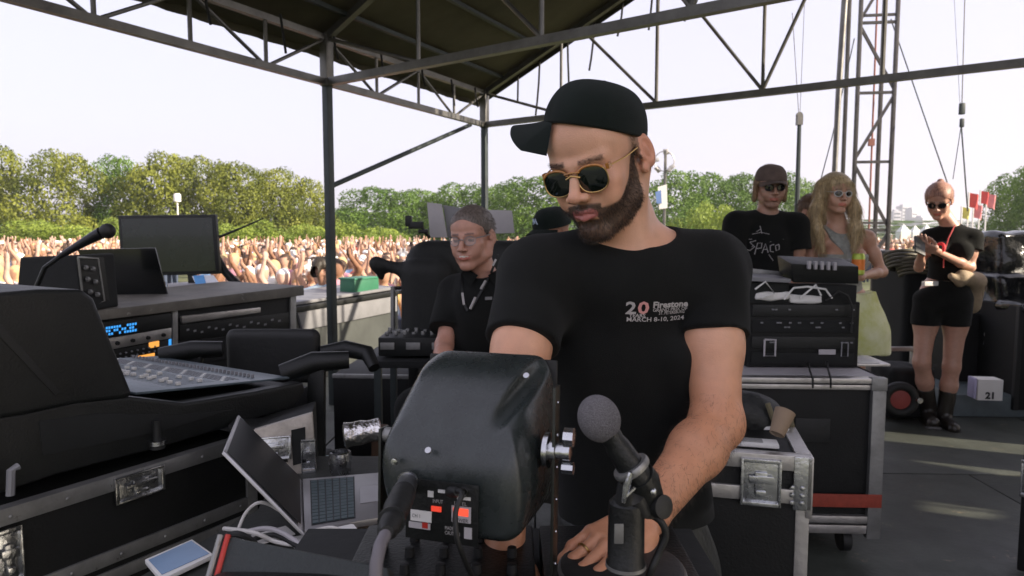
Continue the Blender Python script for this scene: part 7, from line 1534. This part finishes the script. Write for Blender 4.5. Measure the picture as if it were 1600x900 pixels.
for pose in range(5):
    for q in range(7):
        sh_ = SHT[(pose * 3 + q) % 7]; hr = HRC[(pose + q * 2 + q // 3) % 4]; sk = SKN[(pose + q) % 4 if (q % 3) else 0]; protos.append((crowd_mesh(pose, sh_, hr, sk), sh_[1], hr[1], POSE[pose]))
spots = []
def region(n, u0, u1, y0, y1):
    tr = 0; c = 0
    while c < n and tr < n * 60:
        tr += 1; Y = y0 + (y1 - y0) * random.random() ** 1.3; u = random.uniform(u0, u1); x = (u - 800) / 1067 * Y
        if all((x - a) ** 2 + (Y - b) ** 2 > (.36 + .008 * Y) ** 2 for a, b in spots): spots.append((x, Y)); c += 1
region(150, 330, 660, 9.5, 24); region(36, -10, 190, 10, 24); region(40, 1080, 1330, 14, 30); region(28, 1395, 1460, 14, 34); region(34, 1510, 1605, 12, 30)
used = set()
for i, (x, Y) in enumerate(spots):
    j = random.choices(range(len(protos)), weights=[(40, 14, 10, 24, 8)[q // 7] * (2.2 if protos[q][1] in ('white top', 'black top', 'blue top') else 1) for q in range(len(protos))])[0]; o, st__, hr, ps = protos[j]
    if j in used: o = o.copy(); COL.objects.link(o)
    used.add(j); where = 'left of the pole' if x < -2.6 * Y / 10 else ('before the covered desk' if x < 0 else 'past the far cases')
    o.location = (x, Y, GZ + (.25 * random.random() - .05 if Y < 14 else random.uniform(-.05, .25))); o.rotation_euler = (0, 0, R(random.uniform(-50, 50) + (0 if x < 0 else 10))); sc_ = random.uniform(.92, 1.06); o.scale = (sc_, sc_, sc_)
    tag(o, 'crowd member, %s, %s, %s, %s' % (st__, hr, ps, where), 'person', 'crowd: %s, %s, %s, %s' % (st__, hr, ps, where))
for j, p_ in enumerate(protos):
    if j not in used: bpy.data.objects.remove(p_[0])
# the far crowd as one mass
vs, fs, cs__ = [], [], []; base = [p_[0] for j, p_ in enumerate(protos) if j in used and (j < 14 or j % 3 == 0)]; b = 0
arr = []
for o in base:
    me = o.data; n = len(me.vertices); c = np.zeros(n * 3, np.float32); me.vertices.foreach_get('co', c); f = np.array([p.vertices for p in me.polygons]); cc = np.zeros(n * 4, np.float32); me.color_attributes['col'].data.foreach_get('color', cc); arr.append((c.reshape(-1, 3), f, cc.reshape(-1, 4)[:, :3]))
for (n, u0, u1, y0, y1) in ((520, -10, 700, 24, 46), (330, 1060, 1600, 30, 60), (320, -620, -10, 20, 46), (160, 700, 1060, 30, 55), (180, 1600, 2100, 26, 55)):
    for i in range(n):
        c, f, col = arr[random.randrange(len(arr))]; Y = random.uniform(y0, y1); x = (random.uniform(u0, u1) - 800) / 1067 * Y; a = random.uniform(-.9, .9); ca, sa_ = math.cos(a), math.sin(a)
        p = np.stack([c[:, 0] * ca - c[:, 1] * sa_ + x, c[:, 0] * sa_ + c[:, 1] * ca + Y, c[:, 2] + GZ + random.uniform(-.1, .25)], 1); vs.append(p); fs.append(f + b); cs__.append(col); b += len(c)
o = mesh_from('crowd', np.concatenate(vs), np.concatenate(fs), cm, None, np.concatenate(cs__)); tag(o, 'distant festival crowd packed across the meadow', 'crowd', None, 'stuff')
# ---------------- air ----------------
hz = bpy.data.materials.new('summer_haze'); hz.use_nodes = True; n = hz.node_tree; n.nodes.clear(); mo_ = n.nodes.new('ShaderNodeOutputMaterial'); pv = n.nodes.new('ShaderNodeVolumePrincipled')
pv.inputs['Color'].default_value = (.93, .93, .97, 1); pv.inputs['Density'].default_value = .00042; pv.inputs['Anisotropy'].default_value = .2; n.links.new(pv.outputs[0], mo_.inputs['Volume'])
hzo = MB().bb((-1790, -390, GZ - 1), (1790, 2990, 75)).build('haze', hz, None, smooth=False); tag(hzo, kind='stuff')
